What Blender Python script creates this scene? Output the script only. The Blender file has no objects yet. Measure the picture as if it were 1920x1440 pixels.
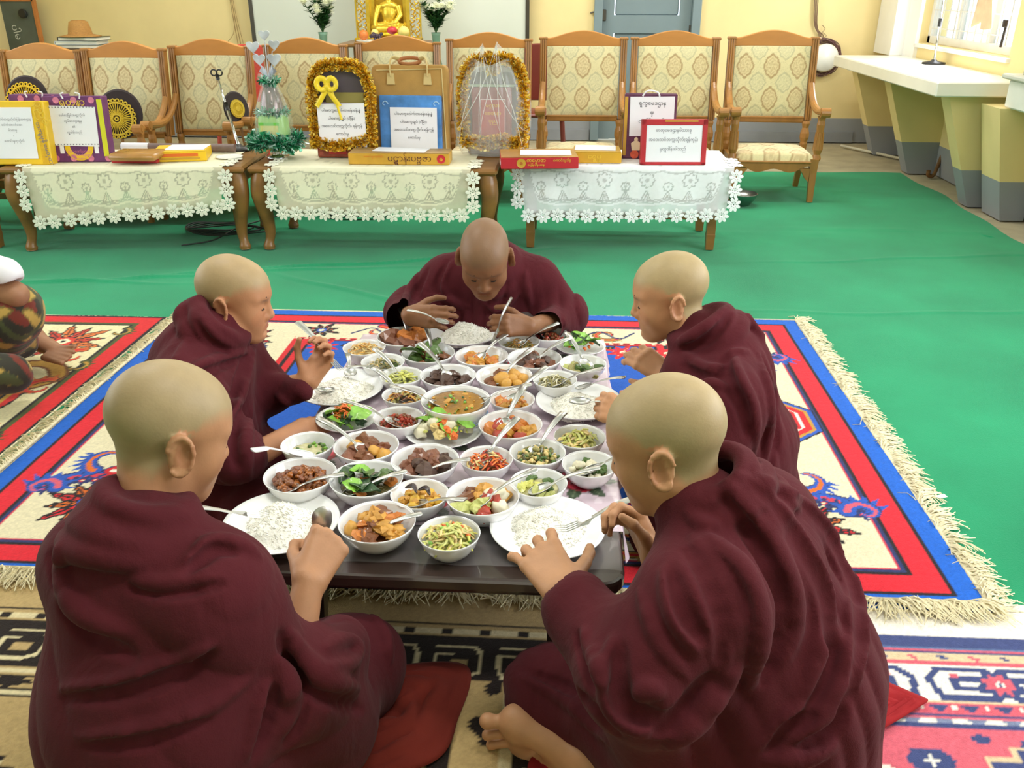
import bpy, bmesh, math, random
import numpy as np
from mathutils import Vector, Matrix, Euler
random.seed(7); RNG = np.random.default_rng(7)
SC = bpy.context.scene
COL = SC.collection
# ------------------------------------------------------------------ camera
CAMH = 1.4; FPX = 1650.0; PITCH = math.radians(24.4); YAW = math.radians(3.35)
cam_d = bpy.data.cameras.new('camera'); cam = bpy.data.objects.new('camera', cam_d); COL.objects.link(cam)
cam.location = (0, 0, CAMH); cam.rotation_euler = (math.pi/2 - PITCH, 0, YAW)
cam_d.sensor_width = 36; cam_d.lens = 36*FPX/1920; cam_d.clip_start = .05; cam_d.clip_end = 100
SC.camera = cam
# ------------------------------------------------------------------ world, lights, exposure
W = bpy.data.worlds.new('daylight'); SC.world = W; W.use_nodes = True
W.node_tree.nodes['Background'].inputs[0].default_value = (.80, .90, 1.0, 1)
W.node_tree.nodes['Background'].inputs[1].default_value = 2.6
def area_light(name, loc, rot, sx, sy, power, color=(1, 1, 1)):
    l = bpy.data.lights.new(name, 'AREA'); l.shape = 'RECTANGLE'; l.size = sx; l.size_y = sy; l.energy = power; l.color = color
    o = bpy.data.objects.new(name, l); o.location = loc; o.rotation_euler = rot; COL.objects.link(o); return o
# daylight coming in through the windows of the right wall and of the left wall, with an added fill behind the camera
area_light('window_daylight', (2.93, 2.2, 1.75), (0, math.radians(90), 0), 1.5, 3.6, 84, (.96, .98, 1.0))
area_light('window_daylight', (3.02, 7.0, 1.6), (0, math.radians(90), 0), 1.1, 1.9, 60, (.97, .98, 1.0))
area_light('window_daylight', (-5.2, 3.6, 1.9), (0, math.radians(-90), 0), 1.6, 5.0, 40, (1.0, .98, .94))
area_light('doorway_daylight', (-.4, -2.9, 1.6), (math.radians(90), 0, 0), 1.6, 2.0, 14, (1.0, .98, .95))  # added fill lamp, stands before the closed rear wall
for (x, y) in ((-1.6, 2.6), (1.0, 6.2), (-2.6, 6.4), (.6, 1.0), (-.8, 7.4)):      # soft fill lights added under the ceiling, no lamps there
    area_light('ceiling_tube_light', (x, y, 3.02), (0, 0, 0), 1.2, .3, 34, (1.0, .97, .9))
vs = SC.view_settings; vs.view_transform = 'Standard'; vs.look = 'None'; vs.gamma = 1; vs.use_curve_mapping = False
vs.exposure = 0.22
SC.cycles.use_denoising = True
SC.cycles.max_bounces = 8; SC.cycles.transparent_max_bounces = 16
# ------------------------------------------------------------------ helpers
def lin(c):
    c = np.asarray(c, float)
    if c.max() > 1.5: c = c/255.
    return np.where(c <= .04045, c/12.92, ((c+.055)/1.055)**2.4)
def L4(c): return tuple(lin(c)) + (1.,)
_FW = np.array([-math.sin(YAW)*math.cos(PITCH), math.cos(YAW)*math.cos(PITCH), -math.sin(PITCH)])
_RT = np.array([math.cos(YAW), math.sin(YAW), 0]); _UP = np.cross(_RT, _FW); _C = np.array([0, 0, CAMH])
def ray(px, py): return _FW*FPX + _RT*(px-960) - _UP*(py-720)
def atz(px, py, z=0.): d = ray(px, py); return _C + d*((z-CAMH)/d[2])     # measured point on a level plane
def aty(px, py, Y): d = ray(px, py); return _C + d*(Y/d[1])
def atx(px, py, X): d = ray(px, py); return _C + d*(X/d[0])
def atd(px, py, dep): return _C + ray(px, py)*(dep/FPX)
_mats = {}
def mat(name, rgb, rough=.6, metal=0., var=.06, scale=8., bump=0., bscale=60., spec=.5, vcol=False, sheen=0., alpha=None, trans=0., coat=0., emis=0., stretch=None, ior=None):
    if name in _mats: return _mats[name]
    m = bpy.data.materials.new(name); _mats[name] = m; m.use_nodes = True
    nt = m.node_tree; N = nt.nodes; K = nt.links; b = N['Principled BSDF']
    b.inputs['Roughness'].default_value = rough; b.inputs['Metallic'].default_value = metal
    b.inputs['Specular IOR Level'].default_value = spec
    if coat: b.inputs['Coat Weight'].default_value = coat; b.inputs['Coat Roughness'].default_value = .08
    if sheen: b.inputs['Sheen Weight'].default_value = sheen; b.inputs['Sheen Roughness'].default_value = .5
    if alpha is not None: b.inputs['Alpha'].default_value = alpha
    if trans: b.inputs['Transmission Weight'].default_value = trans
    if ior: b.inputs['IOR'].default_value = ior
    tc = N.new('ShaderNodeTexCoord'); src = tc.outputs['Object']
    if stretch:
        mp = N.new('ShaderNodeMapping'); mp.inputs['Scale'].default_value = stretch; K.new(src, mp.inputs[0]); src = mp.outputs[0]
    nz = N.new('ShaderNodeTexNoise'); nz.inputs['Scale'].default_value = scale; nz.inputs['Detail'].default_value = 4; K.new(src, nz.inputs['Vector'])
    mr = N.new('ShaderNodeMapRange'); mr.inputs['From Min'].default_value = .3; mr.inputs['From Max'].default_value = .7
    mr.inputs['To Min'].default_value = 1-var; mr.inputs['To Max'].default_value = 1+var; K.new(nz.outputs['Fac'], mr.inputs['Value'])
    mx = N.new('ShaderNodeMix'); mx.data_type = 'RGBA'; mx.blend_type = 'MULTIPLY'; mx.inputs['Factor'].default_value = 1
    if vcol:
        at = N.new('ShaderNodeAttribute'); at.attribute_name = 'Col'; K.new(at.outputs['Color'], mx.inputs[6])
    else: mx.inputs[6].default_value = L4(rgb)
    K.new(mr.outputs[0], mx.inputs[7]); K.new(mx.outputs[2], b.inputs['Base Color'])
    if emis: K.new(mx.outputs[2], b.inputs['Emission Color']); b.inputs['Emission Strength'].default_value = emis
    if bump:
        n2 = N.new('ShaderNodeTexNoise'); n2.inputs['Scale'].default_value = bscale; n2.inputs['Detail'].default_value = 3; K.new(src, n2.inputs['Vector'])
        bp = N.new('ShaderNodeBump'); bp.inputs['Strength'].default_value = bump; bp.inputs['Distance'].default_value = .01
        K.new(n2.outputs['Fac'], bp.inputs['Height']); K.new(bp.outputs[0], b.inputs['Normal'])
    return m
def tag(o, label=None, cat=None, group=None, kind=None):
    if label: o['label'] = label
    if cat: o['category'] = cat
    if group: o['group'] = group
    if kind: o['kind'] = kind
    return o
def empty(name, loc=(0, 0, 0), rz=0., label=None, cat=None, group=None):
    o = bpy.data.objects.new(name, None); COL.objects.link(o); o.location = loc; o.rotation_euler = (0, 0, rz)
    o.empty_display_size = .05
    return tag(o, label, cat, group)
def link(name, me, m=None, parent=None, loc=None, rot=None, smooth=False):
    o = bpy.data.objects.new(name, me); COL.objects.link(o)
    if m is not None and not me.materials: me.materials.append(m)
    if parent: o.parent = parent
    if loc is not None: o.location = loc
    if rot is not None: o.rotation_euler = rot
    if smooth: me.polygons.foreach_set('use_smooth', np.ones(len(me.polygons), bool))
    return o
def copy_tree(o, parent=None):
    c = o.copy(); COL.objects.link(c); c.parent = parent
    for ch in list(o.children): copy_tree(ch, c)
    return c
def setcol(me, col):
    a = me.color_attributes.new('Col', 'FLOAT_COLOR', 'POINT')
    c = np.ones((len(me.vertices), 4), np.float32); c[:, :3] = col; a.data.foreach_set('color', c.ravel())
def npmesh(name, V, Q, col=None):
    """quad (or tri) mesh straight from numpy arrays"""
    V = np.asarray(V, np.float32); Q = np.asarray(Q, np.int32); k = Q.shape[1]
    me = bpy.data.meshes.new(name); me.vertices.add(len(V)); me.vertices.foreach_set('co', V.ravel())
    me.loops.add(Q.size); me.loops.foreach_set('vertex_index', Q.ravel())
    me.polygons.add(len(Q)); me.polygons.foreach_set('loop_start', np.arange(0, Q.size, k, dtype=np.int32))
    me.update(calc_edges=True)
    if col is not None: setcol(me, col)
    return me
def gridq(nu, nv, wrapu=False, wrapv=False):
    """quad indices for a nu x nv vertex grid, row-major in u"""
    iu = np.arange(nu if wrapu else nu-1); iv = np.arange(nv if wrapv else nv-1)
    a, b = np.meshgrid(iu, iv, indexing='ij'); a = a.ravel(); b = b.ravel(); a2 = (a+1) % nu; b2 = (b+1) % nv
    return np.stack([a*nv+b, a2*nv+b, a2*nv+b2, a*nv+b2], 1)
class MB:
    """collects shapes and links them as ONE mesh object"""
    def __init__(s): s.v = []; s.f = []; s.n = 0; s.c = []
    def add(s, V, F, col=None):
        V = np.asarray(V, float).reshape(-1, 3); s.v.append(V)
        s.f += [tuple(int(i)+s.n for i in f) for f in F]; s.n += len(V)
        s.c.append(np.tile(lin(col) if col is not None else np.ones(3), (len(V), 1))); return s
    def box(s, c, size, R=None, col=None, bev=0.):
        x, y, z = [t/2 for t in size]
        if bev:
            b = min(bev, x*.9, y*.9, z*.9); V = []
            for sz in (-1, 1):
                for (ix, iy, iz) in ((b, b, 0), (0, 0, b)) if sz < 0 else ((0, 0, b), (b, b, 0)):
                    hx, hy = x-ix, y-iy; q = b if iz else 0; zz = sz*(z-iz)
                    V += [(-hx+q, -hy, zz), (hx-q, -hy, zz), (hx, -hy+q, zz), (hx, hy-q, zz), (hx-q, hy, zz), (-hx+q, hy, zz), (-hx, hy-q, zz), (-hx, -hy+q, zz)]
            F = [tuple(range(7, -1, -1)), tuple(range(24, 32))]
            for k in range(3):
                for i in range(8): j = (i+1) % 8; F.append((k*8+i, k*8+j, k*8+8+j, k*8+8+i))
            V = np.array(V)
        else:
            V = np.array([(-x, -y, -z), (x, -y, -z), (x, y, -z), (-x, y, -z), (-x, -y, z), (x, -y, z), (x, y, z), (-x, y, z)])
            F = [(3, 2, 1, 0), (4, 5, 6, 7), (0, 1, 5, 4), (1, 2, 6, 5), (2, 3, 7, 6), (3, 0, 4, 7)]
        if R is not None: V = V @ np.array(R).T
        return s.add(V + np.asarray(c, float), F, col)
    def tube(s, P, r, n=8, col=None, caps=True, flat=None, up=(0, 0, 1)):
        """tube along the points P; r a number or one per point; flat = (a, b) scales the cross-section"""
        P = np.asarray(P, float); m = len(P); r = np.broadcast_to(np.asarray(r, float), (m,))
        T = np.gradient(P, axis=0); T /= np.linalg.norm(T, axis=1)[:, None]+1e-12
        u = np.asarray(up, float)
        if abs(T[0] @ u) > .95: u = np.array([1., 0, 0])
        V = []; a = np.linspace(0, 2*math.pi, n, endpoint=False); fa, fb = flat or (1, 1)
        for i in range(m):
            u = u - T[i]*(u @ T[i]); u /= np.linalg.norm(u)+1e-12; w = np.cross(T[i], u)
            V.append(P[i] + r[i]*(fa*np.cos(a)[:, None]*w + fb*np.sin(a)[:, None]*u))
        F = [tuple(q) for q in gridq(m, n, wrapv=True)[:, ::-1]]
        if caps: F += [tuple(range(n)), tuple(range(m*n-1, m*n-n-1, -1))]
        return s.add(np.concatenate(V), F, col)
    def lathe(s, prof, n=24, c=(0, 0, 0), col=None, R=None, sx=1., sy=1.):
        """profile of (radius, z) turned about z"""
        prof = np.asarray(prof, float); a = np.linspace(0, 2*math.pi, n, endpoint=False); m = len(prof)
        V = np.stack([prof[:, 0][:, None]*np.cos(a)*sx, prof[:, 0][:, None]*np.sin(a)*sy, np.repeat(prof[:, 1][:, None], n, 1)], -1).reshape(-1, 3)
        if R is not None: V = V @ np.array(R).T
        F = [tuple(q) for q in gridq(m, n, wrapv=True)[:, [0, 3, 2, 1]]]
        return s.add(V + np.asarray(c, float), F, col)
    def ball(s, c, r, n=8, m=6, col=None, R=None, jit=0.):
        r = np.broadcast_to(np.asarray(r, float), (3,)); th = np.linspace(0, math.pi, m+1)[1:-1]; a = np.linspace(0, 2*math.pi, n, endpoint=False)
        V = [(0, 0, 1)] + [(math.sin(t)*math.cos(p), math.sin(t)*math.sin(p), math.cos(t)) for t in th for p in a] + [(0, 0, -1)]
        V = np.array(V)
        if jit: V *= (1 + jit*RNG.uniform(-1, 1, (len(V), 1)))
        V = V*r
        if R is not None: V = V @ np.array(R).T
        k = len(th); F = [(0, 1+i, 1+(i+1) % n) for i in range(n)]
        for j in range(k-1): F += [(1+j*n+i, 1+(j+1)*n+i, 1+(j+1)*n+(i+1) % n, 1+j*n+(i+1) % n) for i in range(n)]
        F += [(1+k*n, 1+(k-1)*n+(i+1) % n, 1+(k-1)*n+i) for i in range(n)]
        return s.add(V + np.asarray(c, float), F, col)
    def prism(s, poly, lo, hi, axis='z', col=None, R=None, c=(0, 0, 0)):
        """closed outline extruded along an axis between lo and hi"""
        p = np.asarray(poly, float); n = len(p)
        ar = .5*np.sum(p[:, 0]*np.roll(p[:, 1], -1) - np.roll(p[:, 0], -1)*p[:, 1])
        if ar < 0: p = p[::-1]
        def put(h):
            q = np.empty((n, 3))
            if axis == 'z': q[:, 0] = p[:, 0]; q[:, 1] = p[:, 1]; q[:, 2] = h
            elif axis == 'y': q[:, 0] = p[:, 0]; q[:, 2] = p[:, 1]; q[:, 1] = -h
            else: q[:, 1] = p[:, 0]; q[:, 2] = p[:, 1]; q[:, 0] = h
            return q
        if axis == 'y': lo, hi = -hi, -lo
        V = np.concatenate([put(lo), put(hi)])
        if R is not None: V = V @ np.array(R).T
        F = [tuple(range(n-1, -1, -1)), tuple(range(n, 2*n))] + [(i, (i+1) % n, n+(i+1) % n, n+i) for i in range(n)]
        return s.add(V + np.asarray(c, float), F, col)
    def mesh(s, name, vc=False):
        me = bpy.data.meshes.new(name); V = np.concatenate(s.v); me.from_pydata(V.tolist(), [], s.f); me.update()
        if vc: setcol(me, np.concatenate(s.c))
        return me
    def build(s, name, m, parent=None, smooth=False, loc=None, rot=None, vc=False, bevel=0., sub=0):
        o = link(name, s.mesh(name, vc), m, parent, loc, rot, smooth)
        if bevel: b = o.modifiers.new('b', 'BEVEL'); b.width = bevel; b.segments = 2; b.limit_method = 'ANGLE'
        if sub: b = o.modifiers.new('s', 'SUBSURF'); b.levels = sub; b.render_levels = sub
        return o
def rotm(rx=0, ry=0, rz=0): return np.array(Euler((rx, ry, rz)).to_matrix())
def spline(P, n=24, closed=False):
    """Catmull-Rom through the points"""
    P = np.asarray(P, float); m = len(P)
    Q = np.concatenate([P[-1:], P, P[:2]]) if closed else np.concatenate([[2*P[0]-P[1]], P, [2*P[-1]-P[-2]]])
    segs = m if closed else m-1; t = np.linspace(0, segs, n, endpoint=not closed); i = np.minimum(t.astype(int), segs-1); f = (t-i)[:, None]
    a, b, c, d = Q[i], Q[i+1], Q[i+2], Q[i+3]
    return .5*(2*b + (c-a)*f + (2*a-5*b+4*c-d)*f**2 + (3*b-a-3*c+d)*f**3)
# ------------------------------------------------------------------ lettering: the built-in font, laid out by hand (vowel signs in visual order, stacked letters as (letter,))
_tc = {}
def _glyphs(s, size):
    k = (s, round(size, 5))
    if k not in _tc:
        c = bpy.data.curves.new('t', 'FONT'); c.body = s; c.size = size; c.resolution_u = 2
        o = bpy.data.objects.new('t', c); COL.objects.link(o); dg = bpy.context.evaluated_depsgraph_get()
        me = bpy.data.meshes.new_from_object(o.evaluated_get(dg))
        V = np.zeros(len(me.vertices)*3); me.vertices.foreach_get('co', V); F = [tuple(p.vertices) for p in me.polygons]
        bpy.data.objects.remove(o); _tc[k] = (V.reshape(-1, 3), F)
    return _tc[k]
def lettering(lines, size, lead=1.9, align='c', squash=1.):
    """lines of text (each a list of strings and (stacked letter,) tuples) as one flat MB in the xz-plane facing -y, top line at z = 0"""
    mb = MB()
    for li, segs in enumerate(lines):
        if isinstance(segs, str): segs = [segs]
        parts = []; x = 0.
        for sg in segs:
            if isinstance(sg, tuple):
                V, F = _glyphs(sg[0], size*.72); V = V.copy()
                if len(V): w = V[:, 0].max(); V[:, 0] += x - size*.42 - w*.5; V[:, 1] -= size*.42; parts.append((V, F))
            else:
                V, F = _glyphs(sg, size); V = V.copy()
                if len(V): V[:, 0] += x; parts.append((V, F)); x = V[:, 0].max() + size*.06
        off = {'c': -x/2, 'l': 0, 'r': -x}[align]
        for V, F in parts:
            W3 = np.stack([(V[:, 0]+off)*squash, np.zeros(len(V)), V[:, 1]-li*size*lead], 1); mb.add(W3, F)
    return mb
def rrect(x0, x1, y0, y1, r, n=6):
    P = []
    for (cx, cy, a0) in ((x1-r, y1-r, 0), (x0+r, y1-r, 90), (x0+r, y0+r, 180), (x1-r, y0+r, 270)): P += [(cx+r*math.cos(math.radians(a0+90*k/n)), cy+r*math.sin(math.radians(a0+90*k/n))) for k in range(n+1)]
    return P
# ------------------------------------------------------------------ the room
def paint_mat(name, upper, lower, zs):
    m = mat(name, upper, .75, var=.05, scale=2.2, bump=.06, bscale=30)
    nt = m.node_tree; N = nt.nodes; K = nt.links
    mx = [n for n in N if n.type == 'MIX'][0]
    g = N.new('ShaderNodeNewGeometry'); sp = N.new('ShaderNodeSeparateXYZ'); K.new(g.outputs['Position'], sp.inputs[0])
    gt = N.new('ShaderNodeMath'); gt.operation = 'GREATER_THAN'; gt.inputs[1].default_value = zs; K.new(sp.outputs['Z'], gt.inputs[0])
    m2 = N.new('ShaderNodeMix'); m2.data_type = 'RGBA'; m2.inputs[6].default_value = L4(lower); m2.inputs[7].default_value = L4(upper)
    K.new(gt.outputs[0], m2.inputs[0]); K.new(m2.outputs[2], mx.inputs[6]); return m
M_wall = paint_mat('cream_wall_paint', (238, 217, 158), (148, 152, 158), .225)
M_fin = paint_mat('cream_masonry_paint', (232, 212, 150), (146, 150, 156), .25)
M_white = mat('white_paint', (236, 236, 232), .5, var=.03)
M_conc = mat('grey_cement', (168, 158, 132), .85, var=.16, scale=5, bump=.2, bscale=40)
def struct(name, mb, m, parent=None, **k):
    o = mb.build(name, m, parent, **k)
    if parent is None: o['kind'] = 'structure'
    return o
X0, X1, Y0, Y1, ZC = -5.4, 3.0, -3.2, 8.97, 3.1
struct('floor', MB().box(((X0+X1)/2, (Y0+Y1)/2, -.06), (X1-X0+.4, Y1-Y0+.4, .1)), M_conc)
struct('ceiling', MB().box(((X0+X1)/2, (Y0+Y1)/2, ZC+.05), (X1-X0+.4, Y1-Y0+.4, .1)), M_white)
DX0, DX1, DT = .245, 1.235, 2.1
w = MB()
w.box(((X0+DX0)/2, Y1+.1, ZC/2), (DX0-X0, .2, ZC)); w.box(((X1+DX1)/2, Y1+.1, ZC/2), (X1-DX1, .2, ZC)); w.box(((DX0+DX1)/2, Y1+.1, (ZC+DT)/2), (DX1-DX0, .2, ZC-DT))
struct('wall_back', w, M_wall)
w = MB(); WY0, WY1, WZ0, WZ1 = 6.55, 8.25, .95, 2.2       # the window we see, and a second one nearer the camera
VY0, VY1, VZ0, VZ1 = .6, 4.4, .95, 2.3
for (a, b, c, d) in ((Y0, VY0, 0, ZC), (VY0, VY1, 0, VZ0), (VY0, VY1, VZ1, ZC), (VY1, WY0, 0, ZC), (WY0, WY1, 0, WZ0), (WY0, WY1, WZ1, ZC), (WY1, Y1, 0, ZC)):
    w.box((X1+.11, (a+b)/2, (c+d)/2), (.22, b-a, d-c))
struct('wall_right', w, M_wall)
struct('trim_2', MB().box((2.93, 8.735, (ZC+.83)/2), (.14, .45, ZC-.83)).box((2.985, 8.38, (ZC+.83)/2), (.03, .26, ZC-.83)), mat('white_gloss_paint', (244, 243, 238), .4, var=.02))  # white colour carries the window glare on the cream pilaster and reveal
w = MB()
for (a, b, c, d) in ((Y0, 1, 0, ZC), (1, 6.2, 0, 1.0), (1, 6.2, 2.6, ZC), (6.2, Y1, 0, ZC)): w.box((X0-.1, (a+b)/2, (c+d)/2), (.2, b-a, d-c))
struct('wall_left', w, M_wall)
struct('wall_front', MB().box(((X0+X1)/2, Y0-.1, ZC/2), (X1-X0+.4, .2, ZC)), M_wall)
# window with its frame, sill, mullions and grille
M_glass = mat('window_glass', (235, 242, 245), .03, trans=1, var=0, ior=1.02)
M_steel = mat('white_window_steel', (225, 222, 214), .45, var=.04)
wn = empty('window_1', (X1+.1, 0, 0)); wn['kind'] = 'structure'
b = MB()
for z in (WZ0+.03, WZ1-.03): b.box((0, (WY0+WY1)/2, z), (.07, WY1-WY0, .06))
for y in (WY0+.03, WY1-.03): b.box((0, y, (WZ0+WZ1)/2), (.07, .06, WZ1-WZ0))
b.build('window_frame', M_steel, wn, bevel=.005)
for y in (WY0+.56, WY0+1.13): MB().box((0, y, (WZ0+WZ1)/2), (.05, .045, WZ1-WZ0-.1)).build('mullion', M_steel, wn)
for i in range(3):
    y = WY0+.28+i*.565; MB().box((.012, y, (WZ0+WZ1)/2), (.006, .52, WZ1-WZ0-.1)).build('window_pane', M_glass, wn)
bar = MB().box((0, 0, 0), (.008, .008, WZ1-WZ0-.1)).mesh('grille_bar')
for i in range(12): link('grille_bar', bar, M_steel, wn, (-.03, WY0+.12+i*.133, (WZ0+WZ1)/2))
rail = MB().box((0, 0, 0), (.008, WY1-WY0-.1, .008)).mesh('grille_rail')
for i in range(8): link('grille_rail', rail, M_steel, wn, (-.03, (WY0+WY1)/2, WZ0+.12+i*.14))
MB().box((-.05, (WY0+WY1)/2, WZ0-.02), (.16, WY1-WY0+.06, .03)).build('window_sill', M_white, wn, bevel=.006)
# a pale yard wall outside, seen through the panes
struct('trim_1', MB().box((4.6, 7.4, 1.2), (.2, 8, 2.4)), mat('whitewashed_yard_wall', (228, 230, 228), .8, var=.12, scale=1.2))
# grey blue double-panel door in the back wall
M_door = mat('grey_blue_door_paint', (122, 140, 146), .5, var=.05, scale=3)
dn = empty('door_1', ((DX0+DX1)/2, Y1+.06, 0)); dn['kind'] = 'structure'
dw = (DX1-DX0)
b = MB()
for x in (-dw/2+.04, dw/2-.04): b.box((x, -.03, DT/2), (.08, .14, DT))
b.box((0, -.03, DT-.04), (dw, .14, .08)); b.build('door_frame', M_door, dn, bevel=.006)
b = MB()
for x in (-dw/2+.135, dw/2-.135): b.box((x, 0, DT/2-.04), (.11, .045, DT-.09))
for z, h in ((.1, .18), (1.06, .16), (DT-.13, .12)): b.box((0, 0, z), (dw-.36, .045, h))
b.build('door_leaf', M_door, dn, bevel=.005)
for z0, z1 in ((.19, .98), (1.14, DT-.19)): MB().box((0, .012, (z0+z1)/2), (dw-.40, .02, z1-z0), bev=.008).build('door_panel', M_door, dn)
MB().box((-dw/2+.09, -.04, 1.14), (.05, .03, .1), bev=.006).tube([(-dw/2+.07, -.07, 1.16), (-dw/2+.0, -.08, 1.17), (-dw/2-.035, -.08, 1.16)], .008).build('door_latch', mat('dull_steel', (95, 92, 86), .4, .8), dn)
for z in (.3, 1.0): MB().box((dw/2-.08, -.03, z), (.03, .02, .11)).build('hinge', _mats['dull_steel'], dn)
# grey skirting line along the back and the white pipe on the floor by the right wall
struct('baseboard_back', MB().box(((X0+DX0)/2, Y1-.008, .05), (DX0-X0-.02, .016, .1)).box(((X1-.2+DX1)/2, Y1-.008, .05), (X1-.2-DX1-.02, .016, .1)), mat('grey_skirting', (140, 144, 150), .7))
# green carpet
M_green = mat('green_felt_carpet', (24, 138, 94), .95, var=.17, scale=1.7, bump=.25, bscale=300, sheen=.15, spec=.1)
gx = np.concatenate([np.linspace(-5.3, -3.2, 30)[:-1], np.linspace(-3.2, 2.4, 190)[:-1], np.linspace(2.4, 2.74, 12)]); gy = np.concatenate([np.linspace(-2.6, 3.8, 60)[:-1], np.linspace(3.8, 5.0, 90)[:-1], np.linspace(5.0, 7.4, 60)])
A, B = np.meshgrid(gx, gy, indexing='ij')
edge = lambda t: .02*np.sin(t*3.1)+.015*np.sin(t*7.7+1)
A2 = A + (A > 2.6)*edge(B); B2 = B + (B > 7.2)*edge(A)
Z = .004 + .0025*(1+np.sin(A*2.1+B*.7)*np.sin(B*1.3-A*.4))
for (px, py, ax, ay, ln, hh) in ((-1.2, 4.6, .95, .3, 1.6, .012), (-2.0, 4.35, 1, .18, 1.5, .010), (-.9, 4.1, .9, -.45, .9, .009), (2.0, 4.9, 1, .12, 1.2, .006), (1.9, 4.0, 1, .04, 1.4, .005), (2.1, 5.5, 1, -.08, 1.0, .007), (-2.9, 4.15, 1, .1, 1.2, .011), (.9, 5.4, 1, .02, 1.4, .006)):
    n = math.hypot(ax, ay); ax /= n; ay /= n; u = (A-px)*ax+(B-py)*ay; v = -(A-px)*ay+(B-py)*ax
    v = v+.03*np.sin(u*3.1+px*5)+.012*np.sin(u*9); Z += hh*1.1*np.exp(-(v/.014)**2)*np.exp(-(u/ln*1.4)**4)
V = np.stack([A2, B2, Z], -1).reshape(-1, 3)
# finer strip of cloth where the ridges are is given by subdivision of shading only
ca = link('carpet', npmesh('carpet', V, gridq(len(gx), len(gy))[:, ::-1]), M_green, smooth=True)
tag(ca, 'large plain green felt carpet covering the hall floor', 'carpet')
ca.data.flip_normals() if ca.data.polygons[0].normal.z < 0 else None
# cement counter along the right wall under the window
ct = empty('wall_counter', (2.69, 7.3, 0), 0, 'white topped built-in counter on slanted cream supports under the window', 'counter')
M_slab = mat('white_glazed_slab', (240, 238, 228), .22, var=.05, scale=3)
MB().box((0, 0, .785), (.62, 2.42, .09), bev=.008).build('counter_slab', M_slab, ct)
for y in (6.3, 7.48, 8.36):
    b = MB().prism([(-.17, .74), (.10, 0), (.31, 0), (.31, .74)], y-7.3-.075, y-7.3+.075, axis='y'); b.build('support', M_fin, ct)
for (x, y) in ((2.73, 5.93),):
    bk = MB().prism([(2.69, .70), (2.84, 0), (2.99, 0), (2.99, .70)], 5.84, 6.11, axis='y').build('masonry_block', M_fin, None); tag(bk, 'low cream and grey masonry block beside the counter end', 'plinth')
bk = MB().prism([(2.73, .70), (2.87, 0), (2.99, 0), (2.99, .70)], 5.22, 5.50, axis='y').build('masonry_block', M_fin, None); tag(bk, 'cream masonry block at the edge under the white drawer box', 'plinth')
ck = empty('drawer_box', (2.865, 5.6, .70), 0, 'white drawer box with overhanging pale top on the masonry blocks', 'drawer unit')
MB().box((0, 0, .085), (.25, .62, .17), bev=.01).build('drawer_body', mat('white_laminate', (232, 234, 228), .4, var=.03), ck)
MB().box((-.015, 0, .185), (.29, .70, .03), bev=.008).build('drawer_top', mat('pale_grey_laminate', (205, 208, 200), .35, var=.03), ck)
MB().box((-.02, -.315, .10), (.09, .012, .035), bev=.004).build('drawer_handle', _mats['dull_steel'], ck)
M_pet = mat('clear_bottle_plastic', (225, 238, 240), .08, trans=.85, var=0, ior=1.1)
M_blue = mat('blue_bottle_label', (120, 170, 200), .4, var=.15, scale=40)
def bottle(loc, label):
    r = empty('water_bottle', loc, 0, label, 'bottle', 'water bottles on the drawer box')
    MB().lathe([(0, 0), (.034, .002), (.036, .01), (.034, .06), (.036, .065), (.036, .12), (.033, .15), (.015, .185), (.014, .2)], 18).build('bottle_body', M_pet, r, smooth=True)
    MB().lathe([(.0365, .075), (.0368, .08), (.0368, .12), (.0365, .125)], 18).build('bottle_label', M_blue, r, smooth=True)
    MB().lathe([(.017, .19), (.017, .212), (.013, .216), (0, .216)], 14).build('bottle_cap', mat('blue_cap', (90, 150, 190), .4), r, smooth=True)
bottle((2.80, 5.80, .90), 'clear water bottle with blue cap and label, leftmost on drawer box'); bottle((2.88, 5.78, .90), 'clear water bottle behind its neighbour on the white drawer box')
# cloth and a small brush hung on the window grille
q = atx(1846, 0, 2.93); U_, V_ = np.meshgrid(np.linspace(-.17, .17, 24), np.linspace(0, .30, 20), indexing='ij'); gz = q[2]+.16-V_-.05*np.abs(np.sin(U_*14))*V_/.3
hc = link('hanging_cloth', npmesh('hanging_cloth', np.stack([2.925+.02*np.sin(U_*40+V_*6)*V_/.3, q[1]+U_*(1-.5*(1-V_/.3)), gz], -1).reshape(-1, 3), gridq(24, 20)), mat('peach_cotton', (226, 196, 160), .85, var=.12, scale=12), smooth=True); hc.modifiers.new('t', 'SOLIDIFY').thickness = .004; tag(hc, 'peach coloured cloth hung over the window grille', 'cloth')
q = atx(1884, 62, 2.95); bs = MB().tube([(2.95, q[1], q[2]+.07), (2.95, q[1]+.02, q[2]-.09)], .009, 8).box((2.94, q[1], q[2]+.06), (.03, .03, .05), bev=.006).build('hand_brush', mat('dark_brush', (60, 50, 46), .6), None, smooth=False); tag(bs, 'small dark brush hooked on the window grille at the right', 'brush')
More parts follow.
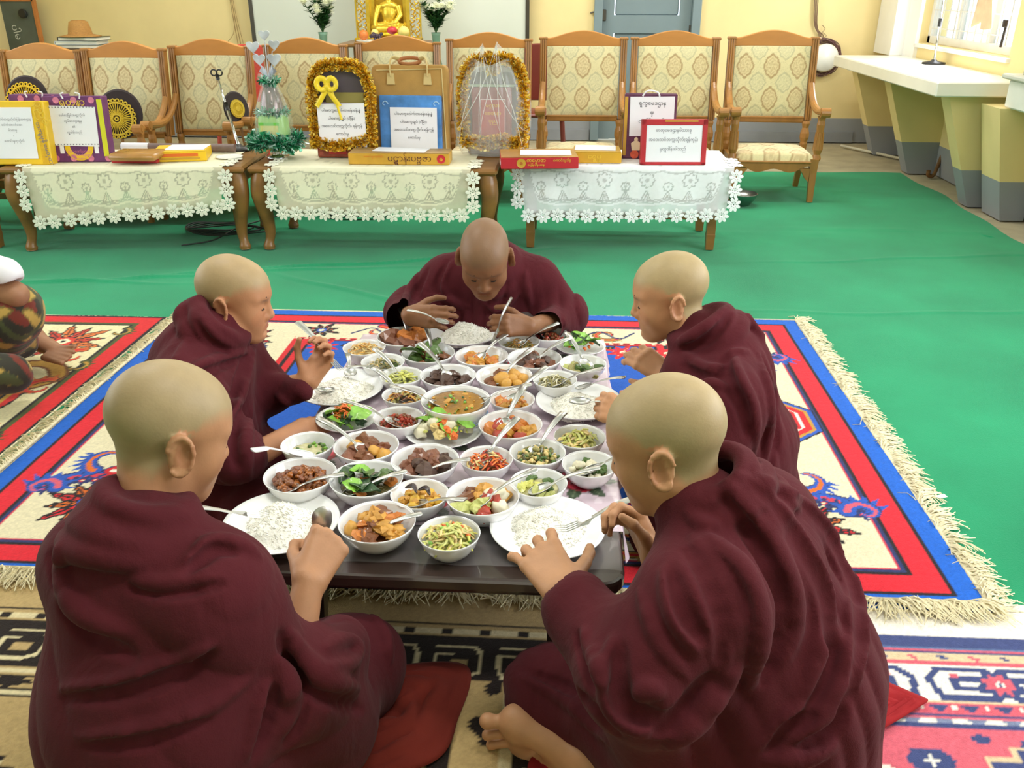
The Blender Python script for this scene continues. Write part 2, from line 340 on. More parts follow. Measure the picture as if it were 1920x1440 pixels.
# microphone stand on the counter
M_black = mat('black_plastic', (32, 32, 34), .4, var=.08)
M_chrome = mat('chrome', (205, 208, 210), .18, 1., var=.03)
def mic_stand(loc, rz, h, label, lean, clip=True, s=1.):
    r = empty('microphone_stand', loc, rz, label, 'microphone stand')
    MB().lathe([(0, 0), (.085*s, 0), (.088*s, .006), (.085*s, .014), (.03*s, .022), (.016*s, .035), (0, .035)], 24).build('stand_base', M_black, r, smooth=True)
    q = lambda t: (lean*h*t, 0, .03+h*t)
    MB().tube([q(0), q(.55)], .009*s, 10).build('lower_tube', M_chrome, r, smooth=True)
    MB().tube([q(.5), q(.62)], .014*s, 10).build('clamp_sleeve', M_black, r, smooth=True)
    MB().tube([q(.6), q(.95)], .006*s, 10).build('upper_tube', M_chrome, r, smooth=True)
    b = MB().tube([q(.93), q(1.0)], .012*s, 10)
    if clip: b.tube([np.array(q(1.0))+(-.02, 0, -.01), np.array(q(1.0))+(.05, -.02, .02)], .016*s, 10)
    else:
        a = np.linspace(.6, 2*math.pi-.6+1, 14)
        for sx in (-1, 1): b.tube([np.array(q(1.0))+(sx*.017+.017*math.cos(t), 0, .012+.017*math.sin(t)) for t in a], .0045, 6)
    b.build('microphone_clip', M_black, r, smooth=True); return r
mic_stand((2.89, 7.55, .83), 0, .49, 'black and chrome microphone stand on the white counter by window', -.03)
# cables hanging on the wall around a round white shade
sh = MB().lathe([(0, -.05), (.06, -.045), (.11, -.02), (.125, .01), (.11, .03), (0, .04)], 28, R=rotm(math.pi/2)).build('ceiling_fan_cap', mat('white_enamel', (236, 236, 228), .35), None, smooth=True, loc=(2.40, 8.885, .78)); tag(sh, 'round white cover hung on the back wall inside a cable coil', 'cover')
b = MB(); cx, cz = 2.40, .78
for k in range(9):
    rr = .15+RNG.uniform(-.015, .015); ph = RNG.uniform(0, 6)
    a = np.linspace(0, 2*math.pi, 26, endpoint=False); P = np.stack([cx+rr*np.cos(a)+.012*np.sin(2*a+ph), np.full(26, 8.93)+.02*np.sin(a*2+ph), cz+rr*np.sin(a)+.012*np.cos(3*a+ph)], 1)
    P = np.concatenate([P, P[:1]]); b.tube(P, .0045, 5, caps=False)
tag(b.build('cable_coil', mat('maroon_cable', (105, 72, 70), .5, var=.2, scale=20), None, smooth=True), 'coil of dark cable hung on back wall around a white cover', 'cable')
b = MB()
for k in range(4):
    P = spline([(2.235+.012*k, 8.94, 1.5), (2.27+.01*k, 8.93, 1.1-.01*k), (2.33+.012*k, 8.93, .98), (2.345+.012*k, 8.93, .93)], 16); b.tube(P, .0042, 5)
b.tube(spline([(2.35, 8.93, 1.06), (2.38, 8.93, 1.03), (2.36, 8.92, 1.0), (2.40, 8.93, .97), (2.37, 8.93, .94)], 18), .0025, 5)
tag(b.build('hanging_wire', mat('brown_wire', (120, 92, 70), .5), None, smooth=True), 'bunch of brown wires running down the back wall to the coil', 'wire')
# left part of the back wall: whiteboard, grey board, wires
wb = empty('whiteboard', (-1.68, 8.88, .38), 0, 'large pale whiteboard in a dark thin frame standing behind the chairs', 'board')
MB().box((0, 0, .75), (2.58, .03, 1.5)).build('board_panel', mat('pale_board', (214, 220, 208), .45, var=.03, scale=1.2), wb)
b = MB()
for x in (-1.305, 1.305): b.box((x, -.005, .75), (.035, .045, 1.54))
for z in (-.01, 1.51): b.box((0, -.005, z), (2.64, .045, .035))
b.build('board_frame', mat('dark_aluminium', (70, 66, 56), .4, .3), wb)
gb = empty('blackboard', (0, 0, 0), 0, 'grey blackboard in a wooden frame at the left of the back wall', 'board')
p0 = aty(62, 60, 8.7); BX = p0[0]
MB().box((BX-.596, 8.84, .85), (1.16, .03, .84)).build('board_panel', mat('worn_grey_board', (92, 100, 92), .6, var=.16, scale=5), gb)
b = MB()
for x in (BX-.012, BX-1.18): b.box((x, 8.835, .85), (.025, .045, .86))
for z in (.42, 1.27): b.box((BX-.6, 8.835, z), (1.18, .045, .025))
b.build('board_frame', mat('orange_wood', (190, 120, 62), .45, var=.15, scale=10), gb)
chk = mat('white_chalk', (205, 210, 205), .8)
o = lettering(['ပါမ', 'စု'], .085).build('chalk_writing', chk, gb, loc=(BX-.26, 8.815, .98), rot=(0, math.radians(80), 0)); o['kind'] = 'stuff'
MB().lathe([(0, -.012), (.04, -.01), (.042, .01), (.03, .015), (0, .015)], 16, R=rotm(math.pi/2)).build('magnet', M_black, gb, loc=(BX-.12, 8.80, 1.15))
b = MB()
for (dx, w_) in ((0, .004), (.03, .004), (.06, .0025)):
    b.tube(spline([(-3.22+dx*.4, 8.94, 1.7), (-3.20+dx*.5, 8.94, 1.2), (-3.17+dx, 8.94, .75), (-3.16+dx*1.2, 8.93, .3)], 14), w_, 5)
b.tube(spline([(-3.18, 8.94, 1.16), (-3.2, 8.92, .98), (-3.30, 8.93, .85), (-3.34, 8.94, .6)], 12), .003, 5)
tag(b.build('wall_cable', mat('tan_conduit', (170, 140, 92), .5), None, smooth=True), 'tan cables running down the back wall left of the whiteboard', 'cable')
# ------------------------------------------------------------------ carved armchairs
M_wood = mat('honey_teak', (160, 110, 50), .42, var=.16, scale=14, stretch=(1, 1, .25), bump=.05, bscale=90, coat=.15)
M_crest = mat('light_teak', (192, 130, 62), .4, var=.12, scale=12, stretch=(.3, 1, 1), coat=.15)
M_fab = mat('medallion_brocade', (220, 210, 165), .85, vcol=True, var=.05, scale=120, sheen=.2)
def brocade(U, Wd, ph=0.):
    """woven medallions: U across, Wd up, in metres"""
    c = np.empty(U.shape+(3,)); c[:] = lin((218, 207, 162))
    def medal(cx, cy, w, h, line, fill):
        x = (U-cx)/w; y = (Wd-cy)/h; a = np.arctan2(y, x); r = np.hypot(x, y)/(1+.055*np.cos(8*a)+.05*np.cos(4*a))
        m = r < .9; c[m] = c[m]*.65+lin(fill)*.35
        m = (np.abs(r-.92) < .10); c[m] = c[m]*.35+lin(line)*.65
        m = (np.abs(r-.62) < .06); c[m] = c[m]*.7+lin(line)*.3
        m = (r < .5) & (np.cos(6*a+r*9) > .25); c[m] = c[m]*.68+lin(line)*.32
    for j in range(-1, 5):
        for i in range(-3, 4):
            medal(i*.19, j*.225+.13, .056, .080, (150, 112, 66), (214, 186, 140))
            medal(i*.19+.095, j*.225+.0175, .056, .066, (176, 172, 140), (214, 210, 172))
    n = np.sin(U*210+3*np.sin(Wd*160))*np.sin(Wd*190+2*np.sin(U*140)); m = n > .72; c[m] = c[m]*.86
    return c.reshape(-1, 3)
def make_chair():
    r = empty('armchair', (0, 0, 0)); w = .268
    u = np.linspace(-w, w, 90); z = np.linspace(.52, 1.015, 84); U, Z = np.meshgrid(u, z, indexing='ij')
    yb = lambda z: .205+(z-.4)*.13
    dome = .022*(1-(U/w)**4)*(1-((Z-.7675)/.2475)**4)
    V = np.stack([U, yb(Z)-.012-dome, Z], -1).reshape(-1, 3)
    link('back_upholstery', npmesh('back_upholstery', V, gridq(90, 84), brocade(U, Z-.52)), M_fab, r, smooth=True)
    Vb = V.copy(); Vb[:, 1] = yb(Vb[:, 2])+.018
    link('back_lining', npmesh('back_lining', Vb[[0, 83, 89*84, 89*84+83]], [[0, 1, 3, 2]]), mat('plain_lining', (200, 186, 140), .9), r)
    # crest rail with its low arch, moulded lower edge
    xs = np.linspace(-.30, .30, 25); top = 1.066+.052*np.clip(np.cos(xs/.245*math.pi/2), 0, 1)**1.2*(np.abs(xs) < .245)
    low = 1.008+0*xs
    poly = list(zip(xs, top)) + list(zip(xs[::-1], low[::-1]))
    MB().prism(poly, yb(1.04)-.018, yb(1.04)+.03, axis='y').build('crest_rail', M_crest, r, bevel=.006)
    MB().box((0, yb(.5)-.005, .505), (.54, .04, .045), bev=.008).tube([(-.26, yb(.5)-.028, .522), (.26, yb(.5)-.028, .522)], .008, 6).build('back_rail', M_wood, r)
    for s in (-1, 1):
        b = MB(); x = s*.298; zz = np.linspace(.5, 1.07, 6)
        b.tube([(x, yb(t)+.002, t) for t in zz], .033, 4, up=(1, 1, 0))
        for k in (-1, 0, 1): b.tube([(x+k*.016, yb(t)-.024, t) for t in zz], .0075, 6)
        b.box((x, yb(1.06)-.002, 1.062), (.064, .06, .022), bev=.006)
        b.build('back_post', M_wood, r)
        b = MB(); b.lathe([(.024, .50), (.030, .48), (.022, .45), (.033, .41), (.034, .38), (.025, .35), (.028, .33)], 12, c=(x-s*.012, .19, 0))
        b.tube([(x-s*.012, .19, .34), (x-s*.012, .21, .2), (x-s*.01, .29, 0)], [.032, .03, .026], 4, up=(1, 1, 0)); b.build('leg', M_wood, r)
        b = MB(); b.tube([(s*.275, -.26, .30), (s*.275, -.262, .2), (s*.278, -.275, 0)], [.040, .034, .026], 4, up=(1, 1, 0))
        b.prism([(0, .235), (s*-.075, .235), (s*-.05, .205), (s*-.03, .17), (0, .14)], -.02, .02, axis='y', c=(s*.25, -.265, 0)); b.build('leg', M_wood, r)
        b = MB(); b.lathe([(.026, .285), (.032, .30), (.024, .33), (.034, .36), (.030, .41), (.024, .48), (.028, .53), (.024, .56), (.03, .585)], 12, c=(s*.292, -.245, 0))
        for k in range(8): a = k*math.pi/4; b.tube([(s*.292+.03*math.cos(a), -.245+.03*math.sin(a), .36), (s*.292+.024*math.cos(a), -.245+.024*math.sin(a), .48)], .006, 4)
        b.build('arm_support', M_wood, r)
        P = spline([(s*.297, yb(.74)-.02, .755), (s*.298, .17, .69), (s*.300, .06, .622), (s*.302, -.08, .60), (s*.302, -.2, .612), (s*.302, -.285, .618)], 18)
        b = MB().tube(P, np.linspace(.022, .031, 18), 10, flat=(1., .85))
        b.tube([(s*.302-.032, -.285, .615), (s*.302+.032, -.285, .615)], .032, 14); b.tube([(s*.302-.036, -.285, .615), (s*.302+.036, -.285, .615)], .016, 12)
        b.build('arm', M_wood, r, smooth=False)
    xs = np.linspace(-.25, .25, 21); lo = .225+.018*np.cos(xs/.25*math.pi*2)-.012*np.cos(xs/.25*math.pi)
    b = MB().prism(list(zip(xs, 0*xs+.285))+list(zip(xs[::-1], lo[::-1])), -.285, -.255, axis='y')
    b.tube([(-.25, -.288, .278), (.25, -.288, .278)], .008, 6)
    for s in (-1, 1): b.box((s*.28, -.03, .258), (.03, .44, .06))
    b.box((0, .19, .258), (.54, .03, .06)); b.build('seat_frame', M_wood, r)
    # upholstered seat: a domed cushion with rounded sides
    n = 44; a = np.linspace(-1, 1, n); A, B = np.meshgrid(a, a, indexing='ij')
    ex = np.clip((np.abs(A)-.86)/.14, 0, 1); ey = np.clip((np.abs(B)-.86)/.14, 0, 1); e = np.clip(ex**2+ey**2, 0, 1)
    Z = .285 + .045*np.sqrt(1-e) + .03*(1-A**2)*(1-B**2)
    X_ = A*.275*(1-.05*(B > 0)*B); Y_ = -.045+B*.235
    link('seat', npmesh('seat', np.stack([X_, Y_, Z], -1).reshape(-1, 3), gridq(n, n), brocade(X_+.02, Y_+.35-Z*.6)), M_fab, r, smooth=True)
    return r
ch0 = make_chair()
CH = [(75, 80, 5.95, 2, 'carved armchair at the left end of the row, black fan and gift bags before it'),
      (230, 77, 5.95, 1, 'carved armchair third of the left group, round fan with crochet leaning on its seat'),
      (392, 72, 6.05, 0, 'carved armchair right of the fan chair, small microphone stand before it'),
      (570, 70, 6.3, 0, 'carved armchair behind the green gift bottle, its right side behind gold tinsel'),
      (745, 66, 6.5, 0, 'carved armchair behind the brown carrier bag and below the shrine'),
      (917, 60, 6.7, 0, 'carved armchair behind the gold tinsel gift in a plastic bag'),
      (1095, 57, 6.83, 0, 'carved armchair behind the yellow and red boxes, in front of the door edge'),
      (1268, 57, 6.83, 0, 'carved armchair behind the purple gift box, before the grey blue door'),
      (1450, 56, 6.83, -2, 'carved armchair at the right end of the row, fully in view')]
chairs = []
for i, (px, py, Y, rz, lab) in enumerate(CH):
    c = ch0 if i == 0 else copy_tree(ch0); p = aty(px, py, Y)
    s_ = (p[2]-.012)/1.118; c.scale = (s_*(.9, .9, .9, .93, .96, .98, 1, 1, 1)[i], s_, s_); c.location = (p[0], Y-.29*s_, .012); c.rotation_euler = (0, 0, math.radians(rz)); tag(c, lab, 'armchair', 'carved armchairs in a row along the hall'); chairs.append(c)
# ------------------------------------------------------------------ tea tables with lace cloths
M_tab = mat('brown_table_wood', (132, 92, 44), .4, var=.2, scale=10, stretch=(.3, 1, 1), coat=.2)
M_lace = mat('lace_net', (232, 232, 214), .8, vcol=True, var=.03, scale=50)
def _lace_alpha(m):
    nt = m.node_tree; a = nt.nodes.new('ShaderNodeAttribute'); a.attribute_name = 'open'
    nt.links.new(a.outputs['Fac'], nt.nodes['Principled BSDF'].inputs['Alpha'])
_lace_alpha(M_lace)
M_flower = mat('lace_thread', (236, 236, 220), .75, var=.05, scale=60, sheen=.2)
M_flower2 = mat('white_lace_thread', (246, 247, 250), .75, var=.03, scale=60, sheen=.2)
def cab_leg(b, x, y, sx, h):
    """cabriole leg: swollen knee, slim ankle, pad foot"""
    P = spline([(x, y, h), (x+sx*.012, y-.012, h-.07), (x+sx*.02, y-.02, h-.14), (x, y, h-.27), (x-sx*.006, y+.004, .09), (x+sx*.004, y-.006, .03), (x+sx*.006, y-.008, 0)], 22)
    t = np.linspace(0, 1, 22); r = np.interp(t, [0, .14, .3, .55, .78, .9, 1], [.05, .056, .05, .034, .024, .034, .03]); b.tube(P, r, 10); return b
def tea_table(loc, rz, L, D, H, cab, label):
    t = empty('tea_table', loc, rz, label, 'table', 'tea tables in front of the armchairs')
    MB().box((0, 0, H-.018), (L, D, .036), bev=.012).build('table_top', M_tab, t)
    b = MB()
    for s in (-1, 1):
        b.box((0, s*(D/2-.07), H-.075), (L-.16, .025, .08)); b.box((s*(L/2-.07), 0, H-.075), (.025, D-.16, .08))
    b.build('apron', M_tab, t)
    for sx in (-1, 1):
        for sy in (-1, 1):
            b = MB(); x, y = sx*(L/2-.065), sy*(D/2-.065)
            if cab: cab_leg(b, x, y, sx, H-.03)
            else: b.tube([(x, y, H-.03), (x, y, .09), (x, y, .088), (x, y, 0)], [.034, .034, .036, .03], 4, up=(1, 1, 0))
            b.build('leg', M_tab, t, smooth=cab)
    if not cab:
        for sy in (-1, 1): MB().box((0, sy*(D/2-.065), .19), (L-.16, .028, .035)).build('stretcher', M_tab, t)
    return t
TT = [((-2.455, 5.06, .012), math.radians(4.5), 1.34, .62, .475, True, 'brown tea table with carved legs under the left lace cloth, purple gift bags on it'),
      ((-1.055, 5.12, .012), 0, 1.385, .62, .475, True, 'brown tea table with carved legs under the middle lace cloth, tinsel gifts on it'),
      ((.33, 5.22, .012), 0, 1.16, .56, .475, False, 'plain tea table with straight legs under the white lace cloth on the right')]
for a in TT: tea_table(*a)
tea_table((-3.76, 5.05, .012), 0, 1.1, .6, .475, False, 'plain tea table cut off by the left edge, only a leg and rail showing')
def petal_flower():
    b = MB()
    for k in range(8):
        a = k*math.pi/4+.2; ca, sa = math.cos(a), math.sin(a); V = []
        for (u, v) in ((.010, 0), (.020, .0085), (.033, .0095), (.041, .004), (.0425, 0), (.041, -.004), (.033, -.0095), (.020, -.0085)):
            V.append((u*ca-v*sa, 0, u*sa+v*ca))
        V2 = [(x*.995, -.003, z) for x, _, z in V]
        b.add(V, [tuple(range(8))]); b.add(V2, [tuple(range(8))]); i0 = b.n-16
        b.f += [(i0+i, i0+(i+1) % 8, i0+8+(i+1) % 8, i0+8+i) for i in range(8)]
        b.tube([(.017*ca, -.004, .017*sa), (.036*ca, -.004, .036*sa)], .0012, 4)
    b.lathe([(.004, 0), (.009, -.002), (.0125, -.004), (.0125, 0)], 12, R=rotm(-math.pi/2)); return b.mesh('lace_flower')
fl_me = petal_flower(); fl_me.materials.append(M_flower); fl_me2 = fl_me.copy(); fl_me2.materials.clear(); fl_me2.materials.append(M_flower2)
def lace_cloth(tloc, rz, x0, x1, ybk, yfr, H, drop, label, white, tilt=0.):
    """cloth lying on a tea table and hanging over its front edge, flowers sewn along the hem"""
    r = empty('lace_tablecloth', tloc, rz, label, 'tablecloth', 'lace cloths on the tea tables'); Wd = x1-x0
    nu = int(Wd/.006); s = np.concatenate([np.linspace(0, yfr*-1+ybk, 14)[:-1], np.linspace(ybk-yfr, ybk-yfr+drop, int(drop/.0055))])
    u = np.linspace(0, Wd, nu); U, S = np.meshgrid(u, s, indexing='ij'); d = S-(ybk-yfr)
    hang = np.clip(d, 0, None); wav = (.010*np.sin(U*17)+.006*np.sin(U*41+1))*np.clip(hang/drop, 0, 1)
    Y = np.where(d < 0, ybk-S, yfr-.008*np.clip(hang/.02, 0, 1)-wav-.02*hang); Z = np.where(d < 0, H+.004, H+.004-hang)
    Z -= np.where(d > 0, hang*tilt*(U/Wd-.5), 0)
    X = x0+U+(U/Wd-.5)*.06*np.clip(hang, 0, None)/drop*-1
    op = np.full(U.shape, .93); c = np.empty(U.shape+(3,)); base = (244, 245, 250) if white else (238, 234, 206); c[:] = lin(base)
    v = hang/drop; n = max(5, int(round((Wd-.22)/.115))); q = (Wd-.22)/n
    def line(m, o=.38): op[m] = min(1., o+.22); c[m] = lin(base)*.86
    # scalloped double line that closes round the two ends
    t = np.clip((U-.11)/(Wd-.22), 0, 1)*n; sc = .72+.06*np.abs(np.sin(t*math.pi/2)); endl = np.clip(1-(U-.045)/.055, 0, 1)**2+np.clip(1-(Wd-.045-U)/.055, 0, 1)**2
    lim = sc-endl*.75; below = (d > 0) & (v > lim)
    op[below] = .66
    for o in (0, .045, .075, .105): line((d > 0) & (np.abs(v-lim+o) < .011), .95 if o == 0 else .45)
    for i in range(n+1):
        cx = .11+i*q; x = U-cx
        tri = (d > 0) & (v > .47) & (v < lim-.09) & (np.abs(x) < (v-.45)*.14)
        line(tri & (np.abs(np.abs(x)-(v-.46)*.13) < .0045), .35); line(tri & (np.abs(np.abs(x)-(v-.56)*.10) < .003), .35)
        big = i % 2 == 1; zc = .27 if big else .40; R = .042 if big else .026
        zz = (v-zc)*drop; rr = np.hypot(x, zz); a = np.arctan2(zz, x); f = R*(.72+.28*np.abs(np.cos(4*a)))
        line((d > 0) & (np.abs(rr-f) < .0032), .35); line((d > 0) & (rr < R*.28), .5)
        if not big: line((d > 0) & (np.abs(x) < .0025) & (v > .4) & (v < .52), .4)
    line((d > .0) & (np.abs(v-.08-.05*np.abs(np.sin(U/.05))) < .014), .5)
    arc = (d < 0) & (np.abs(np.hypot(U-Wd/2, (S-.25)*1.4)-Wd*.33-.02*np.sin(np.arctan2(S-.25, U-Wd/2)*14)) < .008); line(arc, .6)
    op[(d > 0) & (v > .93)] = .35
    me = npmesh('lace_tablecloth_net', np.stack([X, Y, Z], -1).reshape(-1, 3), gridq(nu, len(s))[:, ::-1], c.reshape(-1, 3))
    at = me.attributes.new('open', 'FLOAT', 'POINT'); at.data.foreach_set('value', op.astype(np.float32).ravel())
    link('net', me, M_lace, r, smooth=True)
    nf = int(round(Wd/.088)); fm = fl_me2 if white else fl_me
    for i in range(nf+1):
        x = x0+.02+(Wd-.04)*i/nf; f = (i/nf-.5)
        link('lace_flower', fm, None, r, (x-f*.06, yfr-.03-.008*math.sin(i*1.9), H-drop+.012-drop*tilt*f), (0, RNG.uniform(0, .7), 0))
    for sx, xx in ((-1, x0), (1, x1)):
        for k in range(3): link('lace_flower', fm, None, r, (xx+sx*(.012+.006*k)-sx*.02*(k/3), yfr-.012-.006*k, H-.045-.075*k), (0, RNG.uniform(0, .7), sx*.25))
        for k in range(3): link('lace_flower', fm, None, r, (xx+sx*.012, yfr+.05+.085*k, H+.006), (-math.pi/2, 0, RNG.uniform(0, .7)))
    return r
lace_cloth(TT[0][0], TT[0][1], -.53, .56, .26, -.318, .475, .265, 'cream lace cloth over the left tea table, flower border hanging low', False, -.30)
lace_cloth(TT[1][0], TT[1][1], -.55, .55, .26, -.318, .475, .255, 'cream lace cloth over the middle tea table between two dark carved legs', False)
lace_cloth(TT[2][0], TT[2][1], -.575, .60, .25, -.288, .475, .275, 'bright white lace cloth over the right tea table with straight legs', True, -.06)
# ------------------------------------------------------------------ shrine, statue, flowers behind the chairs
M_gold = mat('gilded_carving', (214, 176, 42), .32, .75, var=.25, scale=30, bump=.3, bscale=120)
M_gold2 = mat('bright_gold_paint', (226, 196, 70), .28, .6, var=.12, scale=18)
AY = 8.3
at_ = empty('altar_table', (-1.60, AY-.03, 0), 0, 'wooden altar table under the golden shrine behind the chairs', 'table')
MB().box((0, 0, .925), (.74, .58, .03), bev=.008).build('table_top', M_tab, at_)
for sx in (-1, 1):
    for sy in (-1, 1): MB().box((sx*.32, sy*.25, .455), (.06, .06, .91)).build('leg', M_tab, at_)
sx0, sx1 = aty(662, 40, AY)[0], aty(786, 40, AY)[0]; sc_ = (sx0+sx1)/2; sw = sx1-sx0
sh = empty('shrine', (sc_, AY+.12, .94), 0, 'golden shrine frame with pierced carving round a seated statue', 'shrine')
for s in (-1, 1):
    b = MB().box((s*(sw/2-.115), 0, .5), (.03, .05, 1.0)).box((s*(sw/2-.006), 0, .5), (.012, .03, 1.0))
    b.box((s*(sw/2-.14), .05, .5), (.05, .05, 1.0)); b.build('pillar', M_gold2, sh)
    b = MB()
    for k in range(26):
        z = .02+k*.038
        for j in (-1, 1):
            a = np.linspace(0, 1.5*math.pi, 9); rr = .022*(1-a/9); b.tube(np.stack([s*(sw/2-.055)+j*.022+rr*np.cos(a+k+j), 0*a-.005*j, z+rr*np.sin(a+k+j)], 1), .0055, 5)
    b.build('fretwork', M_gold, sh)
MB().box((0, .09, .5), (sw-.25, .012, 1.0)).build('back_panel', mat('ochre_gold_panel', (186, 150, 30), .45, .3, var=.1), sh)
MB().box((0, -.02, .015), (sw, .2, .03), bev=.006).build('shrine_base', M_gold, sh)
bu = MB()    # seated figure, cross-legged, right hand over the knee
bu.ball((0, .02, .06), (.13, .07, .035), 20, 12); bu.ball((0, .03, .17), (.068, .048, .10), 20, 12); bu.ball((0, .03, .235), (.085, .042, .04), 20, 12)
for s in (-1, 1):
    bu.tube([(s*.03, .01, .07), (s*.125, -.015, .055), (s*.09, -.06, .045), (-s*.03, -.065, .05)], [.042, .04, .032, .022], 12)
    bu.ball((s*.122, -.01, .055), (.038, .042, .034), 12, 8)
bu.tube([(.085, .03, .235), (.105, .01, .16), (.06, -.045, .095), (0, -.06, .085)], [.03, .026, .02, .014], 12)
bu.tube([(-.085, .03, .235), (-.112, .005, .16), (-.118, -.035, .10), (-.112, -.06, .055)], [.03, .026, .02, .012], 12)
bu.tube([(0, .03, .26), (0, .03, .31)], .026, 12); bu.ball((0, .025, .345), (.042, .046, .055), 16, 12); bu.ball((0, .03, .405), (.018, .018, .024), 12, 8)
so = bu.build('seated_statue', M_gold2, None, smooth=True, loc=(sc_+.005, AY+.10, .995))
rm = so.modifiers.new('r', 'REMESH'); rm.mode = 'VOXEL'; rm.voxel_size = .007; rm.use_smooth_shade = True
tag(so, 'golden seated statue with crossed legs inside the shrine', 'statue')
pd_ = MB().lathe([(0, 0), (.12, 0), (.15, .012), (.145, .03), (.13, .045), (0, .045)], 28, sy=.7).build('statue_pedestal', M_gold, None, smooth=True, loc=(sc_, AY+.10, .975)); tag(pd_, 'round gilded pedestal under the seated statue', 'pedestal')
def fruit(px, py, Y, r, m, name, label, sq=1., stem=True):
    p = aty(px, py, Y); f = empty(name, p, 0, label, 'fruit', 'fruit offered before the shrine')
    MB().ball((0, 0, 0), (r, r, r*sq), 16, 12, jit=.02).build('flesh', m, f, smooth=True)
    if stem: MB().tube([(0, 0, r*sq*.9), (.003, 0, r*sq*1.15)], .003, 5).build('stem', M_tab, f)
M_redf = mat('red_fruit', (196, 52, 62), .4, var=.2, scale=30); M_orf = mat('orange_fruit', (216, 120, 52), .45, var=.12, scale=40); M_yf = mat('yellow_fruit', (226, 206, 116), .45, var=.08, scale=20); M_dk = mat('dark_grape', (60, 44, 60), .3, var=.3, scale=30)
pl = MB().lathe([(0, 0), (.10, .003), (.17, .02), (.172, .024), (.10, .01), (0, .008)], 32).build('offering_plate', M_white, None, smooth=True, loc=(aty(705, 75, 8.08)[0], 8.08, .94)); tag(pl, 'white plate of fruit in front of the golden shrine', 'plate')
fruit(682, 66, 8.06, .042, M_orf, 'apple', 'reddish round fruit at left end of the offering plate')
fruit(703, 62, 8.10, .034, M_yf, 'orange', 'small yellow fruit behind the dark grapes')
fruit(735, 57, 8.06, .046, M_redf, 'dragon_fruit', 'bright red fruit in the middle of the shrine offering', .7)
fruit(757, 60, 8.06, .050, M_yf, 'melon', 'pale yellow melon at right of the red fruit', .95)
g = empty('grape_bunch', aty(706, 70, 8.0), 0, 'dark grapes lying between the orange and red fruit', 'grapes')
for k in range(14): MB().ball((RNG.uniform(-.05, .05), RNG.uniform(-.02, .02), RNG.uniform(-.02, .03)), .016, 8, 6).build('grape', M_dk, g, smooth=True)
M_leaf = mat('dark_green_leaf', (50, 96, 48), .5, var=.35, scale=12); M_petal = mat('cream_petal', (244, 246, 222), .6, var=.05); M_stem = mat('green_stem', (92, 132, 62), .5)
M_vase = mat('green_tinted_glass', (150, 190, 165), .1, trans=.5, var=.03, ior=1.3)
def bouquet(x, label, seed):
    rg = np.random.default_rng(seed); v = empty('flower_vase', (x, AY-.16, .94), 0, label, 'vase', 'chrysanthemum vases beside the shrine')
    MB().lathe([(0, -.19), (.045, -.188), (.05, -.18), (.030, -.12), (.028, -.03), (.036, .06), (.042, .085), (.038, .082), (.026, -.03), (.026, -.15), (0, -.17)], 20).build('vase_body', M_vase, v, smooth=True)
    for k in range(15):
        a = rg.uniform(0, 2*math.pi); rr = rg.uniform(.02, .135); zz = rg.uniform(.27, .37)-rr*.35; e = np.array([rr*math.cos(a)*1.1, rr*math.sin(a)*.7, zz-.0])
        s = MB().tube(spline([(0, 0, .08), e*(.35, .35, .5)+(0, 0, .02), e], 8), .004, 5)
        for j in range(28):
            t = rg.uniform(.25, .93); p = e*(t**1.4, t**1.4, t)+np.array([0, 0, .06*(1-t)]); b = rg.uniform(0, 6.28); d = np.array([math.cos(b), math.sin(b)*.8, rg.uniform(.1, .8)]); d /= np.linalg.norm(d)
            w = np.cross(d, (0, 0, 1)); w /= np.linalg.norm(w); L = rg.uniform(.05, .09); n_ = np.cross(w, d)
            s.add([p, p+d*L*.35+w*L*.22+n_*.004, p+d*L*.7+w*L*.16, p+d*L, p+d*L*.7-w*L*.16, p+d*L*.35-w*L*.22+n_*.004], [(0, 1, 5), (1, 2, 4, 5), (2, 3, 4)])
        s.build('leafy_stem', M_leaf, v)
        f = MB()
        for ring in range(4):
            for q in range(16-ring*2):
                b = q*2*math.pi/(16-ring*2)+ring*.3; el = -.1+ring*.38; d = np.array([math.cos(b)*math.cos(el), math.sin(b)*math.cos(el), math.sin(el)]); w = np.cross(d, (0, 0, 1)); w /= np.linalg.norm(w); L = .058-ring*.006
                f.add([e, e+d*L*.5+w*.009, e+d*L+np.array([0, 0, .008]), e+d*L*.5-w*.009], [(0, 1, 2, 3)])
        f.ball(e, .018, 8, 6); f.build('flower_head', M_petal, v)
    return v
for vx in (614, 822):
    q = aty(vx, 60, AY)[0]; f = empty('flower_stand', (q, AY-.16, 0), 0, 'slim wooden stand under the %s chrysanthemum vase' % ('left' if vx < 700 else 'right'), 'stand'); MB().box((0, 0, .738), (.16, .16, .024)).build('stand_top', M_tab, f); MB().tube([(0, 0, 0), (0, 0, .73)], .02, 8).build('stand_post', M_tab, f); MB().lathe([(0, 0), (.10, 0), (.09, .02), (0, .03)], 16).build('stand_foot', M_tab, f)
bouquet(aty(614, 60, AY)[0], 'vase of white chrysanthemums left of the golden shrine', 3); bouquet(aty(822, 60, AY)[0], 'green glass vase of white chrysanthemums right of the golden shrine', 5)
